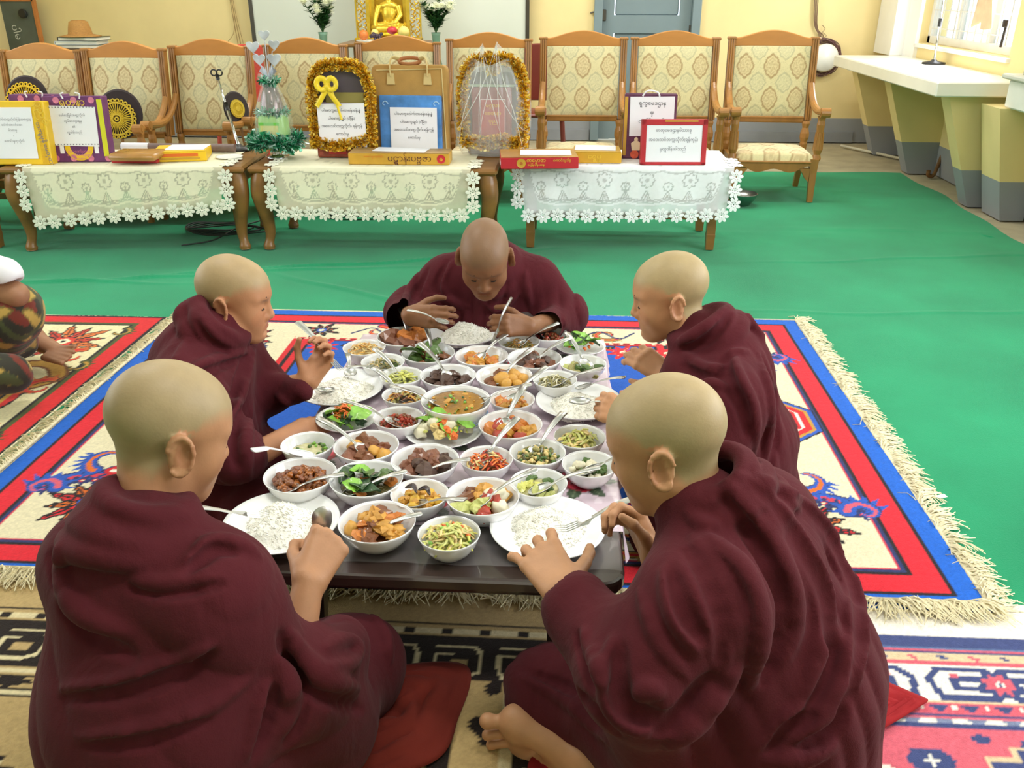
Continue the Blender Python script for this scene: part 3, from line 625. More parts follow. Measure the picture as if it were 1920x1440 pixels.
# things seen between and behind the chairs
sb = empty('plastic_chair', (aty(1014, 110, 7.6)[0], 7.6, .01), 0, 'dark red plastic chair glimpsed behind the armchairs beside the door', 'chair')
M_rp = mat('dark_red_plastic', (120, 48, 40), .4)
def back_chair(r, m):
    xs = np.linspace(-.22, .22, 15); top = .95-.06*(np.abs(xs)/.22)**3
    MB().prism(list(zip(xs, top))+[(.21, .5), (-.21, .5)], .17, .20, axis='y').build('backrest', m, r, bevel=.01)
    MB().box((0, 0, .42), (.44, .42, .03), bev=.01).build('seat', m, r)
    for sx in (-1, 1):
        for sy in (-1, 1): MB().tube([(sx*.18, sy*.17, .41), (sx*.21, sy*.2, 0)], .018, 8).build('leg', m, r)
back_chair(sb, M_rp)
s2 = empty('plastic_chair', (aty(484, 150, 7.35)[0]-.12, 7.35, .01), 0, 'bright red chair glimpsed right of the third armchair by the board', 'chair'); back_chair(s2, mat('red_mesh_fabric', (190, 70, 56), .8, var=.12, scale=60))
# low cabinet with books and a straw hat behind the left armchairs
M_cab = mat('dark_brown_cabinet', (92, 66, 40), .5, var=.15, scale=8)
kx = aty(152, 88, 7.5)[0]; kz = aty(152, 90, 7.5)[2]
cb = empty('book_stand', (kx, 7.55, 0), 0, 'slim wooden stand holding books and a hat behind the left armchairs', 'stand')
MB().box((0, 0, kz-.012), (.36, .30, .024), bev=.005).build('stand_top', M_cab, cb); MB().tube([(0, 0, .03), (0, 0, kz-.02)], .025, 10).build('stand_post', M_cab, cb); MB().lathe([(0, .0), (.16, .0), (.16, .02), (.03, .05), (0, .05)], 20).build('stand_foot', M_cab, cb)
z = kz; bw = [(.36, (70, 78, 62), 'dark green book at the bottom of the pile under the straw hat'), (.345, (206, 208, 204), 'white covered book in the pile under the straw hat'), (.33, (84, 80, 60), 'dark book topmost in the pile under the straw hat')]
for k, (l, c, lab) in enumerate(bw):
    o = empty('book', (kx+[.0, -.01, .015][k], 7.55, z), [0, .06, -.04][k], lab, 'book', 'books piled under the straw hat')
    cm = mat('book_cover_%s' % 'abc'[k], c, .5)
    MB().box((0, 0, .002), (l, .24, .004)).box((0, 0, .026), (l, .24, .004)).box((-l/2+.002, 0, .014), (.004, .24, .028)).build('cover', cm, o); MB().box((.002, -.002, .014), (l-.012, .228, .02)).build('pages', mat('paper_pages', (222, 216, 196), .8), o); z += .0285
ht = empty('straw_hat', (aty(150, 60, 7.55)[0], 7.55, z), .1, 'brown straw hat resting on top of the piled books', 'hat')
M_straw = mat('straw', (176, 128, 66), .8, var=.2, scale=60, stretch=(1, 1, 6), bump=.3, bscale=160)
MB().lathe([(.0, .125), (.05, .124), (.075, .112), (.088, .07), (.098, .02), (.10, .0), (.096, .0), (.085, .07), (.07, .108), (0, .12)], 28, sx=.95).build('crown', M_straw, ht, smooth=True)
MB().lathe([(.094, .012), (.13, .006), (.165, .0), (.168, .004), (.13, .012), (.094, .02)], 32, sx=.95).build('brim', M_straw, ht, smooth=True)
# metal bowl on the carpet by the end chair, bundle of cables under the tables, crooked stick by the wall
bw_ = MB().lathe([(0, .0), (.05, .0), (.055, .008), (.085, .04), (.10, .075), (.104, .08), (.10, .082), (.08, .045), (.05, .015), (0, .012)], 28).build('metal_bowl', mat('worn_steel', (150, 150, 146), .3, .9, var=.15), None, smooth=True, loc=tuple(atz(1390, 384, .012))); tag(bw_, 'steel bowl on the green carpet beside the front leg of the end armchair', 'bowl')
b = MB()
for k in range(5):
    cx, cy = atz(400+k*7, 430+k*3, .0)[:2]; a = np.linspace(0, 2*math.pi, 30); b.tube(np.stack([cx+(.17+.02*k)*np.cos(a), cy+.11*np.sin(a), .02+.006*np.sin(a*3+k)+.004*k], 1), .005, 5)
b.tube(spline([tuple(atz(340, 460, .022)), tuple(atz(400, 450, .024)), tuple(atz(450, 425, .026)), tuple(atz(520, 405, .024))], 20), .005, 5)
tag(b.build('floor_cable', mat('black_cable', (36, 42, 38), .5), None, smooth=True), 'black cable coiled on the carpet under the left tea table', 'cable')
b = MB()
for k in range(4):
    cx, cy = atz(668, 408, .0)[:2]; a = np.linspace(0, 2*math.pi, 30); b.tube(np.stack([cx+(.2+.015*k)*np.cos(a), cy+(.07+.01*k)*np.sin(a), .022+.004*k+.004*np.sin(a*4+k)], 1), .0055, 5)
tag(b.build('floor_cable', _mats['black_cable'], None, smooth=True), 'black cable loop on the carpet under the middle lace cloth', 'cable')
p = atz(1747, 330, .012); b = MB().tube(spline([(p[0]-.04, p[1]-.02, .06), (p[0]-.035, p[1]-.02, .02), (p[0]+.01, p[1], .016), (p[0]+.06, p[1]+.06, .10), (p[0]+.12, p[1]+.14, .24)], 18), [.017]*4+[.014]*14, 8)
tag(b.build('walking_stick', mat('dark_bent_wood', (120, 84, 44), .6, var=.2), None, smooth=True), 'crooked brown stick leaning under the white counter', 'stick')
b = MB().tube([tuple(atz(1577, 273, .012)), tuple(atz(1688, 297, .012))], .012, 8); tag(b.build('floor_pipe', mat('off_white_pipe', (206, 200, 178), .5), None, smooth=True), 'thin off-white pipe lying on the cement floor under the counter', 'pipe')
st = MB().lathe([(0, 0), (.07, .0), (.085, .012), (.082, .014), (.06, .006), (0, .006)], 24).build('steel_saucer', _mats['worn_steel'], None, smooth=True, loc=tuple(atz(1050, 690, 0.0)))
bpy.data.objects.remove(st)
# ------------------------------------------------------------------ gifts on the tea tables
GZ = .012+.475+.006
M_paper = mat('white_paper', (232, 232, 238), .7, var=.015, scale=6)
M_ink = mat('black_ink', (58, 58, 66), .8, var=0); M_ink2 = mat('grey_ink', (120, 120, 130), .8, var=0); M_goldink = mat('yellow_ink', (226, 190, 60), .5, var=.05)
def spot(px, py, z=GZ): return atz(px, py, z)
def measure(px0, px1, pyt, pyb, z=GZ):
    p = atz((px0+px1)/2, pyb, z); dep = (p-_C) @ _FW; return p, (px1-px0)*dep/FPX, aty((px0+px1)/2, pyt, p[1])[2]-z
def text_on(parent, lines, size, m, loc, rot=(0, 0, 0), lead=1.9, name='lettering', align='c', squash=1.):
    o = lettering(lines, size, lead, align, squash).build(name, m, parent, loc=loc, rot=rot); o['kind'] = 'stuff'; return o
def sheet(parent, w, h, loc, rot=(0, 0, 0), m=None, name='paper_sheet'): return MB().box((0, 0, 0), (w, .0025, h)).build(name, m or M_paper, parent, loc=loc, rot=rot)
T1 = [['ပါေမာက', ('ခ',), 'ေဒါက်တာစန်းစန်းနွဲ့'], ['ပါေမာက', ('ခ',), 'ချုပ် (ငြိမ်း)'], ['အေဝးသင်တက', ('က',), 'သိုလ်၊ ရန်ကုန်'], ['ေကာင်းမှု']]
TINC = {'gold': [(240, 190, 40), (255, 232, 120), (206, 140, 24), (250, 206, 60)], 'green': [(40, 150, 100), (120, 200, 170), (20, 100, 70), (190, 220, 210)]}
def tinsel(name, parent, path, rad, n, kind, seed):
    rg = np.random.default_rng(seed); n = int(n*1.5); P = np.asarray(path, float); T = np.gradient(P, axis=0); T /= np.linalg.norm(T, axis=1)[:, None]; V = []; F = []; Cc = []; k = 0; cs = [lin(c) for c in TINC[kind]]
    for i in range(n):
        t = rg.uniform(0, len(P)-1.001); a = int(t); p = P[a]+(P[a+1]-P[a])*(t-a); d = rg.normal(0, 1, 3); d -= T[a]*(d @ T[a])*.7; d /= np.linalg.norm(d); w = np.cross(d, rg.normal(0, 1, 3)); w /= np.linalg.norm(w); l = rad*rg.uniform(.5, 1.15); s_ = .0032+.0018*rg.uniform()
        V += [p-w*s_, p+w*s_, p+d*l*.55+w*s_, p+d*l*.55-w*s_, p+d*l+w*s_*.3+T[a]*rg.uniform(-.3, .3)*l, p+d*l-w*s_*.3+T[a]*rg.uniform(-.3, .3)*l]; F += [(k, k+1, k+2, k+3), (k+3, k+2, k+4, k+5)]; c = cs[rg.integers(4)]*rg.uniform(.7, 1.2); Cc += [c]*6; k += 6
    o = link(name, npmesh(name, V, F, np.array(Cc)), mat('tinsel_foil', (220, 180, 60), .3, .3, vcol=True, var=.2, scale=200), parent); o['kind'] = 'stuff'; MB().tube(P, .003, 5).build('tinsel_wire', M_chrome, parent); return o
def gift(px0, px1, pyt, pyb, name, label, cat, rz=0., lean=0., group=None):
    p, w, h = measure(px0, px1, pyt, pyb); r = empty(name, p, math.radians(rz), label, cat, group); r.rotation_euler = (math.radians(-lean), 0, math.radians(rz)); return r, w, h
# yellow box leaning at the left edge
M_yel = mat('yellow_carton', (232, 190, 34), .45, var=.05, scale=8); M_pur = mat('purple_gift_card', (104, 50, 104), .45, var=.22, scale=18); M_lime = mat('lime_card', (206, 206, 40), .5, var=.1, scale=6); M_pink = mat('pink_blossom_print', (206, 120, 150), .5, var=.2, scale=40)
r, w, h = gift(-14, 98, 190, 309, 'gift_box', 'tall yellow gift box with a white paper notice at the left edge', 'gift box', 4, 7)
MB().box((0, .035, h/2), (w, .07, h), bev=.005).build('box_body', M_yel, r); sheet(r, w*.70, h*.80, (-w*.06, -.003, h*.50)); MB().box((w*.405, -.001, h*.5), (w*.10, .002, h*.96)).build('printed_spine', mat('gold_yellow_print', (214, 166, 20), .5, var=.15, scale=40), r)
text_on(r, [['အေဝးသင်တက', ('က',), 'သိုလ်ြမန်မာစာဌာန'], ['ေဒါက်တာခင်ေအး'], ['မိသားစု'], ['၊'], ['ေကာင်းမှုကုသိုလ်']], .015, M_ink2, (-w*.06, -.0048, h*.70)); text_on(r, [['ပုညခံ']], .055, M_goldink, (w*.41, -.0035, h*.80), (0, math.radians(72), 0)); text_on(r, [['သကျမုနိ ေမတ္တာ']], .03, M_ink2, (w*.405, -.0035, h*.32), (0, math.radians(78), 0))
def gift_bag(px0, px1, pyt, pyb, label, rz, lean, full=True, th=.09):
    r, w, h = gift(px0, px1, pyt, pyb, 'gift_bag', label, 'gift bag', rz, lean, 'purple gift bags'); b = MB().box((0, th/2, h/2), (w, th, h), bev=.004); b.build('bag_body', M_pur, r); MB().box((w*.46, -.001, h*.52), (w*.085, .002, h*.86)).build('side_print', M_lime, r)
    for k in range(7): MB().lathe([(.0, 0), (.016, 0), (.018, .001)], 10, R=rotm(math.pi/2)).build('blossom_print', M_pink, r, loc=(w*(-.42+.15*k*1.0), -.0015, h*(.94 if k % 2 else .06)))
    for sx in (-1, 1): MB().tube(spline([(sx*w*.14, -.004, h*.96), (sx*w*.16, -.012, h*1.03), (sx*w*.10, -.02, h*1.05)], 8), .004, 6).build('cord_handle', M_paper, r, smooth=True)
    return r, w, h
r, w, h = gift_bag(38, 138, 178, 300, 'purple gift bag half hidden behind the yellow box and front gift bag', 3, 3); MB().lathe([(.02, 0), (.055, 0), (.06, .001), (.055, .002)], 24, R=rotm(math.pi/2)).build('ring_print', M_yel, r, loc=(w*.30, -.002, h*.40))
r, w, h = gift_bag(100, 206, 181, 304, 'purple gift bag with a dotted white notice in front on the left table', 5, 5)
sheet(r, w*.80, h*.60, (-w*.03, -.004, h*.55), (0, math.radians(2), 0)); text_on(r, [['ေမာ်လြမိုင်တက', ('က',), 'သိုလ်'], ['ဘူမိေဗဒဌာနမှ'], ['၏'], ['လှူဒါန်းသည်']], .016, M_ink2, (-w*.03, -.0062, h*.70)); text_on(r, [['ရတနာ']], .05, M_goldink, (0, -.003, h*.86))
b = MB()
for k in range(15):
    for z in (.835, .275): b.ball((w*(-.40+.053*k), -.006, h*z), .0035, 6, 4)
o = b.build('dotted_border', M_ink2, r); o['kind'] = 'stuff'
MB().lathe([(.05, 0), (.075, 0), (.08, .0015), (.075, .003)], 28, R=rotm(math.pi/2)).build('ring_print', M_yel, r, loc=(0, -.001, h*.25)); text_on(r, [['အလှူေတာ်မဂ', ('ဂ',), 'လာ'], ['ေမတ', ('တ',), 'ာလက်ေဆာင်'], ['ပုညေကာင်းမှု']], .018, M_pink, (0, -.002, h*.15), lead=1.1)
for sx in (-1, 1): MB().box((sx*w*.3, -.0015, h*.20), (w*.07, .002, h*.13)).build('white_tape', M_paper, r)
# rolled poster, flat boxes, saucer, small microphone stand
a_, b_ = aty(228, 268, 5.22), aty(440, 274, 5.22); a_[2] = b_[2] = GZ+.026; rl = empty('rolled_tube', (a_+b_)/2, 0, 'long rolled tube lying across the left tea table behind the flat boxes', 'tube'); d = (b_-a_)/2
MB().tube([-d, -d+(d-(-d))*.24], .026, 16).build('white_paper_end', M_paper, rl, smooth=False); MB().tube([-d+2*d*.235, d], .0245, 16).build('tube_body', mat('brown_grey_wrap', (120, 100, 96), .5, var=.15, scale=30), rl); MB().tube([-d*1.02, -d*.99], .02, 12).build('tube_plug', M_black, rl)
def flat_box(px, py, wd, dp, hh, rz, name, label, m, mt, sheetspec=None, z=GZ):
    p = spot(px, py, z); r = empty(name, p, math.radians(rz), label, 'box', 'flat boxes on the tea tables'); MB().box((0, dp/2, hh/2-.001), (wd, dp, hh-.002), bev=.003).build('box_body', m, r); MB().box((0, dp/2, hh), (wd-.004, dp-.004, .002)).build('box_top', mt, r)
    if sheetspec: sx, sy, sw, sd, sr = sheetspec; MB().box((0, 0, 0), (sw, sd, .002)).build('paper_sheet', M_paper, r, loc=(sx, dp/2+sy, hh+.003), rot=(0, 0, math.radians(sr)))
    return r
M_brnc = mat('glossy_brown_card', (176, 128, 66), .25, var=.15, scale=12); M_redc = mat('red_card', (190, 44, 52), .35, var=.06); M_goldc = mat('gold_card', (196, 152, 52), .4, var=.12, scale=10); M_orgc = mat('orange_print', (220, 110, 36), .45, var=.1)
flat_box(252, 306, .26, .20, .02, 1, 'red_box', 'thin red box under the glossy brown parcel on the left table', M_redc, M_redc)
o = MB().box((0, .10, .022), (.27, .20, .04), bev=.018).build('brown_parcel', M_brnc, None, smooth=True, loc=tuple(spot(246, 304, GZ+.022)), rot=(0, 0, .02)); tag(o, 'glossy brown wrapped parcel on top of the thin red box', 'parcel')
r = flat_box(338, 303, .29, .24, .055, 14, 'yellow_box', 'yellow flat box with white sheet and orange print on the left table', M_yel, M_yel, (.03, .01, .22, .18, -6)); MB().box((-.01, -.001, .036), (.22, .002, .016)).build('orange_print', M_orgc, r); MB().box((-.01, -.0015, .017), (.24, .002, .010)).build('orange_print', M_goldc, r)
sp_ = MB().lathe([(0, 0), (.045, 0), (.075, .010), (.078, .013), (.07, .011), (.045, .004), (0, .004)], 32).build('saucer', M_white, None, smooth=True, loc=tuple(spot(430, 297, GZ-.005))); tag(sp_, 'white saucer at the right corner of the left tea table', 'saucer')
p = spot(448, 281, GZ-.003); mic_stand((p[0], p[1], p[2]), 0, .40, 'black and chrome microphone stand on the left tea table, leaning left', -.19, False, .95)
# round fans with crocheted discs
M_velvet = mat('dark_brown_velvet', (44, 32, 34), .9, var=.1, sheen=.3); M_croc = mat('yellow_crochet', (214, 184, 52), .7, var=.12, scale=80)
def fan(loc, rad, rz, lean, label, disc=.72, off=(0, 0), m=M_croc):
    r = empty('round_fan', tuple(loc), 0, label, 'fan', 'round ceremonial fans on the armchairs'); r.rotation_euler = (math.radians(-lean), 0, math.radians(rz))
    MB().lathe([(0, -.006), (rad*.93, -.006), (rad, 0), (rad*.93, .006), (0, .006)], 40, R=rotm(math.pi/2), c=(0, 0, rad), sx=.94).build('fan_disc', M_velvet, r, smooth=False); b = MB(); R2 = rad*disc; cz = rad+off[1]; cx = off[0]; y = -.011
    for k in range(36): a = k*math.pi/18; b.tube([(cx+R2*.22*math.cos(a), y, cz+R2*.22*math.sin(a)), (cx+R2*.80*math.cos(a), y, cz+R2*.80*math.sin(a))], .0032, 4)
    for q, t in ((.22, .006), (.80, .006), (.08, .006)): a = np.linspace(0, 2*math.pi, 41); b.tube(np.stack([cx+R2*q*np.cos(a), 0*a+y, cz+R2*q*np.sin(a)], 1), t, 5, caps=False)
    for k in range(26): a = k*2*math.pi/26; t = np.linspace(0, 2*math.pi, 9); b.tube(np.stack([cx+R2*.91*math.cos(a)+R2*.085*np.cos(t), 0*t+y, cz+R2*.91*math.sin(a)+R2*.085*np.sin(t)], 1), .0045, 5, caps=False)
    o = b.build('crochet_disc', m, r); o['kind'] = 'stuff'; MB().tube([(0, .0, .0), (0, 0, -.12)], .010, 8).build('fan_handle', M_tab, r); return r
def fan_at(px, py, Y, rpx, rz, lean, label, **k): q = aty(px, py, Y); dep = (q-_C) @ _FW; rad = rpx*dep/FPX; return fan((q[0], q[1]-rad*math.sin(math.radians(lean)), q[2]-rad*math.cos(math.radians(lean))), rad, rz, lean, label, **k)
fan_at(52, 186, 5.72, 43, 4, 14, 'dark round fan with solid yellow centre on the leftmost armchair', disc=.84, off=(-.01, -.02), m=mat('bright_yellow_crochet', (226, 186, 30), .7, var=.1, scale=60)); fan_at(226, 214, 5.72, 45, 6, 12, 'dark round fan with lacy yellow crochet disc on the second armchair', disc=.80, off=(-.02, -.03))
fan_at(449, 204, 5.75, 32, 62, 10, 'dark round fan seen nearly edge on behind the small microphone stand', disc=.5)
# green bottle gift under cellophane on a silver stand
r, w, h = gift(478, 562, 92, 296, 'bottle_gift', 'green gift bottle in clear wrap with tinsel ring and shiny balloon picks', 'gift')
M_cello = mat('clear_cellophane', (225, 240, 232), .06, var=0, alpha=.16, coat=.8); M_gbox = mat('green_gift_pack', (150, 200, 110), .35, var=.12, scale=14); M_smoke = mat('smoky_foil', (120, 104, 104), .2, .5, var=.3, scale=20)
MB().lathe([(0, 0), (.055, 0), (.058, .008), (.03, .016), (.025, .03), (.04, .045), (0, .045)], 24).build('silver_stand', M_chrome, r, smooth=True)
tinsel('tinsel_ring', r, [( (.125+.01*math.sin(t*5))*math.cos(t), .125*math.sin(t)*.8, .095+.012*math.sin(t*3)) for t in np.linspace(0, 2*math.pi, 40)], .052, 1500, 'green', 5)
MB().lathe([(0, .06), (.088, .06), (.092, .07), (.082, .235), (.07, .245), (0, .245)], 24).build('green_pack', M_gbox, r, smooth=False); MB().box((0, -.086, .15), (.10, .006, .09), bev=.002).build('pack_label', mat('beige_label', (206, 206, 130), .4, var=.1, scale=20), r); MB().box((0, -.088, .20), (.115, .004, .016)).build('label_band', mat('green_band', (110, 190, 80), .4), r)
MB().lathe([(.07, .245), (.062, .30), (.046, .36), (.028, .40), (0, .41)], 20).build('foil_cone', M_smoke, r, smooth=True)
a = np.linspace(0, 2*math.pi, 72, endpoint=False); zz = np.array([.06, .12, .2, .28, .34, .39, .42, .45]); rr = np.array([.10, .104, .10, .088, .066, .046, .040, .062]); Rr = rr[:, None]*(1+.06*np.sin(a*9+zz[:, None]*20)+.03*np.sin(a*17)); V = np.stack([Rr*np.cos(a), Rr*np.sin(a), zz[:, None]+.014*np.sin(a*5)*(zz[:, None] > .43)], -1).reshape(-1, 3); link('cellophane_wrap', npmesh('cellophane_wrap', V, gridq(8, 72, wrapv=True)), M_cello, r, smooth=True)
tinsel('tinsel_tie', r, [(.04*math.cos(t), .04*math.sin(t), .42+.01*math.sin(t*2)) for t in np.linspace(0, 6.28, 20)], .03, 200, 'green', 8); tinsel('tinsel_tie', r, [(.075*math.cos(t), .075*math.sin(t), .255) for t in np.linspace(0, 6.28, 24)], .035, 260, 'green', 9)
M_irid = mat('iridescent_foil', (216, 224, 236), .15, .3, var=.25, scale=12, alpha=.8)
H = h
for (dx, z, s_) in ((-.07, .60, .036), (.05, .61, .030), (-.042, .535, .034), (.042, .535, .038), (.0, .66, .03)):
    st = MB().tube([(dx*.2, 0, .40), (dx*.7, 0, z-s_*1.2), (dx, 0, z-s_)], .003, 5); P = []
    for t in np.linspace(0, 2*math.pi, 28, endpoint=False): P.append((dx+s_*1.0*math.sin(t)**3, z+s_*(.81*math.cos(t)-.31*math.cos(2*t)-.12*math.cos(3*t))))
    st.prism(P, -.006, .006, axis='y'); st.build('balloon_pick', M_irid, r, bevel=.003)
g = MB()
for k in range(6): a = k*1.05; g.add([(.0, 0, .43), (.03*math.cos(a), .02*math.sin(a), .50), (.05*math.cos(a), .03*math.sin(a), .47)], [(0, 1, 2), (2, 1, 0)])
g.build('cellophane_tuft', M_irid, r)
# gold tinsel framed gift
def arch(w, h, z0, y=0, n=40, r_=.35):
    return spline([(-w/2, y, z0), (-w/2-.004, y, z0+h*.35), (-w/2, y, z0+h*.75), (-w*.34, y, z0+h*.96), (0, y, z0+h), (w*.34, y, z0+h*.96), (w/2, y, z0+h*.75), (w/2+.004, y, z0+h*.35), (w/2, y, z0)], n)
r, w, h = gift(593, 702, 130, 296, 'tinsel_gift', 'gift basket framed with gold tinsel and a yellow bow, white notice in front', 'gift', 2, 3)
MB().box((0, .06, .04), (w*.94, .13, .075), bev=.008).build('basket_base', mat('red_brown_basket', (150, 72, 56), .6, var=.25, scale=40), r); MB().box((-.04, -.008, .045), (w*.3, .006, .045)).build('base_print', M_redc, r)
MB().prism([(x, z) for x, _, z in arch(w*.86, h*.86, .07, n=24)], .02, .05, axis='y').build('dark_backing', mat('dark_grey_card', (84, 76, 84), .4, var=.1), r); MB().box((.02, .01, h*.68), (w*.66, .03, .06), bev=.006).build('olive_pack', mat('olive_pack', (140, 130, 70), .4, var=.1), r); MB().box((0, .005, h*.60), (w*.75, .02, .035), bev=.006).build('lilac_pack', mat('lilac_foil', (150, 130, 160), .3, .4, var=.2, scale=30), r)
tinsel('gold_tinsel', r, arch(w*.95, h*.93, .06, -.01), .036, 2600, 'gold', 11); tinsel('gold_tinsel', r, spline([(-w*.46, -.02, .10), (-w*.2, -.03, .075), (w*.1, -.03, .082), (w*.46, -.02, .11)], 20), .036, 1000, 'gold', 12)
sheet(r, w*.80, h*.50, (.0, -.03, h*.375), (0, math.radians(-1), 0)); text_on(r, T1, .0185, M_ink, (0, -.0325, h*.535), lead=2.3)
M_bow = mat('yellow_satin_ribbon', (236, 206, 40), .3, var=.08, sheen=.2); b = MB(); bx, bz = -w*.20, h*.80
for s in (-1, 1):
    t = np.linspace(0, 2*math.pi, 16); b.tube(np.stack([bx+s*(.028-.026*np.cos(t)), -.045+0*t-.012*np.sin(t/2), bz+.02+.03*np.sin(t)], 1), .017, 8, flat=(.6, 1)); b.tube(spline([(bx, -.05, bz), (bx+s*.03, -.052, bz-.05), (bx+s*.065, -.048, bz-.10)], 10), .016, 6, flat=(.3, 1))
b.ball((bx, -.055, bz+.005), (.016, .012, .016), 10, 8); b.tube(spline([(bx+.02, -.05, bz), (bx+.05, -.05, bz-.09), (bx+.07, -.045, bz-.17)], 10), .008, 6, flat=(.3, 1)); b.build('ribbon_bow', M_bow, r, smooth=True)
# brown carrier bag with a blue gift before it
r, w, h = gift(703, 842, 122, 292, 'carrier_bag', 'tan cloth carrier bag with two strap handles on the middle table', 'bag', -1, 3)
M_tanbag = mat('tan_felt_bag', (176, 136, 72), .8, var=.06, scale=20, bump=.1, bscale=200); MB().prism(rrect(-w/2, w/2, 0, h, .035), 0, .09, axis='y').build('bag_body', M_tanbag, r, bevel=.006); M_pale = mat('pale_tan_strap', (206, 182, 124), .7, var=.05)
for sx in (-1, 1):
    MB().prism([(sx*.105-.024, h-.105), (sx*.105+.024, h-.105), (sx*.105+.018, h-.045), (sx*.105-.018, h-.045)], -.009, -.001, axis='y').build('strap_tab', M_pale, r); MB().tube(spline([(sx*.105, -.008, h-.06), (sx*.105, -.014, h+.01), (sx*.09, -.005, h+.038), (sx*.06, .02, h+.03)], 12), .013, 8, flat=(1, .3)).build('strap_handle', M_pale, r, smooth=True)
t = np.linspace(0, 2*math.pi, 24); MB().tube(np.stack([.065*np.cos(t), .03+.03*np.sin(t), h+.02+.016*np.sin(t)], 1), .012, 6, flat=(.4, 1)).build('strap_handle', mat('brown_strap', (170, 110, 64), .7), r, smooth=True); MB().tube([(-w/2+.03, -.002, h-.03), (w/2-.03, -.002, h-.02), (w/2-.012, -.002, .03)], .004, 6).build('bag_seam', M_pale, r)
r, w, h = gift(712, 836, 178, 292, 'gift_box', 'blue gift box with white notice leaning against the tan carrier bag', 'gift box', -2, 4); r.location.y -= .045
M_bluec = mat('blue_sky_print', (76, 136, 206), .2, var=.35, scale=9, coat=.5); MB().box((0, .03, h/2), (w*.93, .05, h), bev=.006).build('box_body', M_bluec, r); sheet(r, w*.70, h*.76, (w*.05, -.001, h*.43)); text_on(r, T1, .0185, M_ink, (w*.05, -.0035, h*.69), lead=2.35)
for sx in (-1, 1):
    b = MB(); t = np.linspace(0, 4.5, 12); b.tube(np.stack([sx*w*.38+.02*(1-t/6)*np.cos(t), 0*t+.002, h*.86+.02*(1-t/6)*np.sin(t)], 1), .003, 5); b.build('scroll_print', mat('pale_blue_print', (160, 200, 236), .3), r)
r = flat_box(748, 309, .56, .16, .062, 1, 'gold_box', 'long gold flat box lettered in dark brown before the blue gift', M_goldc, mat('tan_card_top', (170, 136, 84), .45, var=.2, scale=10), (-.0, .02, .30, .12, -8))
text_on(r, [['ပဋ', ('ဌ',), 'ာန်းပဗ', ('ဗ',), 'ဇာ']], .046, mat('dark_brown_ink', (84, 40, 34), .6), (.06, -.0015, .020)); text_on(r, [['ေကာင်းမှု ကုသိုလ်']], .014, M_orgc, (-.14, -.0015, .040)); MB().lathe([(0, 0), (.022, 0), (.024, .001)], 18, R=rotm(math.pi/2)).build('round_emblem', M_redc, r, loc=(.235, -.001, .032)); text_on(r, [['ဓ']], .03, M_goldink, (.235, -.003, .022))
# tinsel gift inside a thin plastic carrier bag
r, w, h = gift(866, 984, 108, 290, 'tinsel_gift', 'gift with gold tinsel arch inside a thin clear plastic bag', 'gift', -1, 2)
MB().box((0, .06, .03), (w*.80, .13, .06), bev=.008).build('gift_base', mat('mauve_base', (130, 104, 104), .5, var=.15), r); MB().box((-.01, .03, h*.40), (w*.62, .08, h*.62), bev=.006).build('gift_box_body', mat('dull_red_print', (142, 86, 92), .35, var=.22, scale=12), r); MB().box((-.01, .03, h*.715), (w*.70, .085, .008)).build('box_edge', mat('pale_green_edge', (160, 180, 160), .4), r)
MB().box((.0, -.012, h*.37), (w*.38, .004, h*.42)).build('red_card', mat('rose_card', (176, 84, 88), .4, var=.15, scale=10), r); text_on(r, [['မဂ', ('ဂ',), 'လာ'], ['ေစတနာ'], ['ပုည']], .028, M_goldink, (0, -.0155, h*.50), lead=1.5); b = MB()
for (x0, z0, x1, z1) in ((-.19, .16, -.19, .58), (.19, .16, .19, .58), (-.19, .58, .19, .58)): b.box((w*(x0+x1)/2, -.0155, h*(z0+z1)/2), (max(w*abs(x1-x0), .003), .002, max(h*abs(z1-z0), .003)))
b.build('card_border', M_paper, r); MB().prism([(x, z) for x, _, z in arch(w*.84, h*.82, .05, n=24)], .095, .11, axis='y').build('grey_backing', mat('grey_backing_card', (140, 140, 150), .5, var=.1), r)
tinsel('gold_tinsel', r, arch(w*.92, h*.90, .05, -.005), .038, 2400, 'gold', 14); tinsel('gold_tinsel', r, [(x, -.03, .075+.01*math.sin(x*30)) for x in np.linspace(-w*.42, w*.42, 20)], .042, 1300, 'gold', 15); tinsel('gold_tinsel', r, [(0, -.01, h*.84), (0.005, -.01, h*.90), (0, -.01, h*.97)], .04, 260, 'gold', 16)
pb, pw, ph = gift(850, 992, 78, 290, 'plastic_bag', 'thin translucent plastic bag with two raised handles round the tinsel gift', 'bag', -1, 0); M_bag = mat('thin_clear_film', (240, 244, 238), .15, var=0, alpha=.26, coat=.6)
a = np.linspace(0, 2*math.pi, 96, endpoint=False); zz = np.array([0, .03, .12, .28, .45, .60, .72, .80])*ph; ww = np.array([.40, .43, .47, .495, .50, .47, .40, .30])*pw; V = []
for z, q in zip(zz, ww): rip = 1+(.02+.03*z/ph)*np.sin(a*11+z*9)+.02*np.sin(a*23+1); V.append(np.stack([q*np.cos(a)*rip, .06+(.13-.05*(z/ph)**2)*np.sin(a)*rip, z+.0*a+(.05*np.abs(np.cos(a)) if z > .75*ph else 0)], 1))
link('film_body', npmesh('film_body', np.concatenate(V), gridq(8, 96, wrapv=True)), M_bag, pb, smooth=True)
M_rib = mat('film_crease', (240, 244, 240), .15, var=0, alpha=.38, coat=.6)
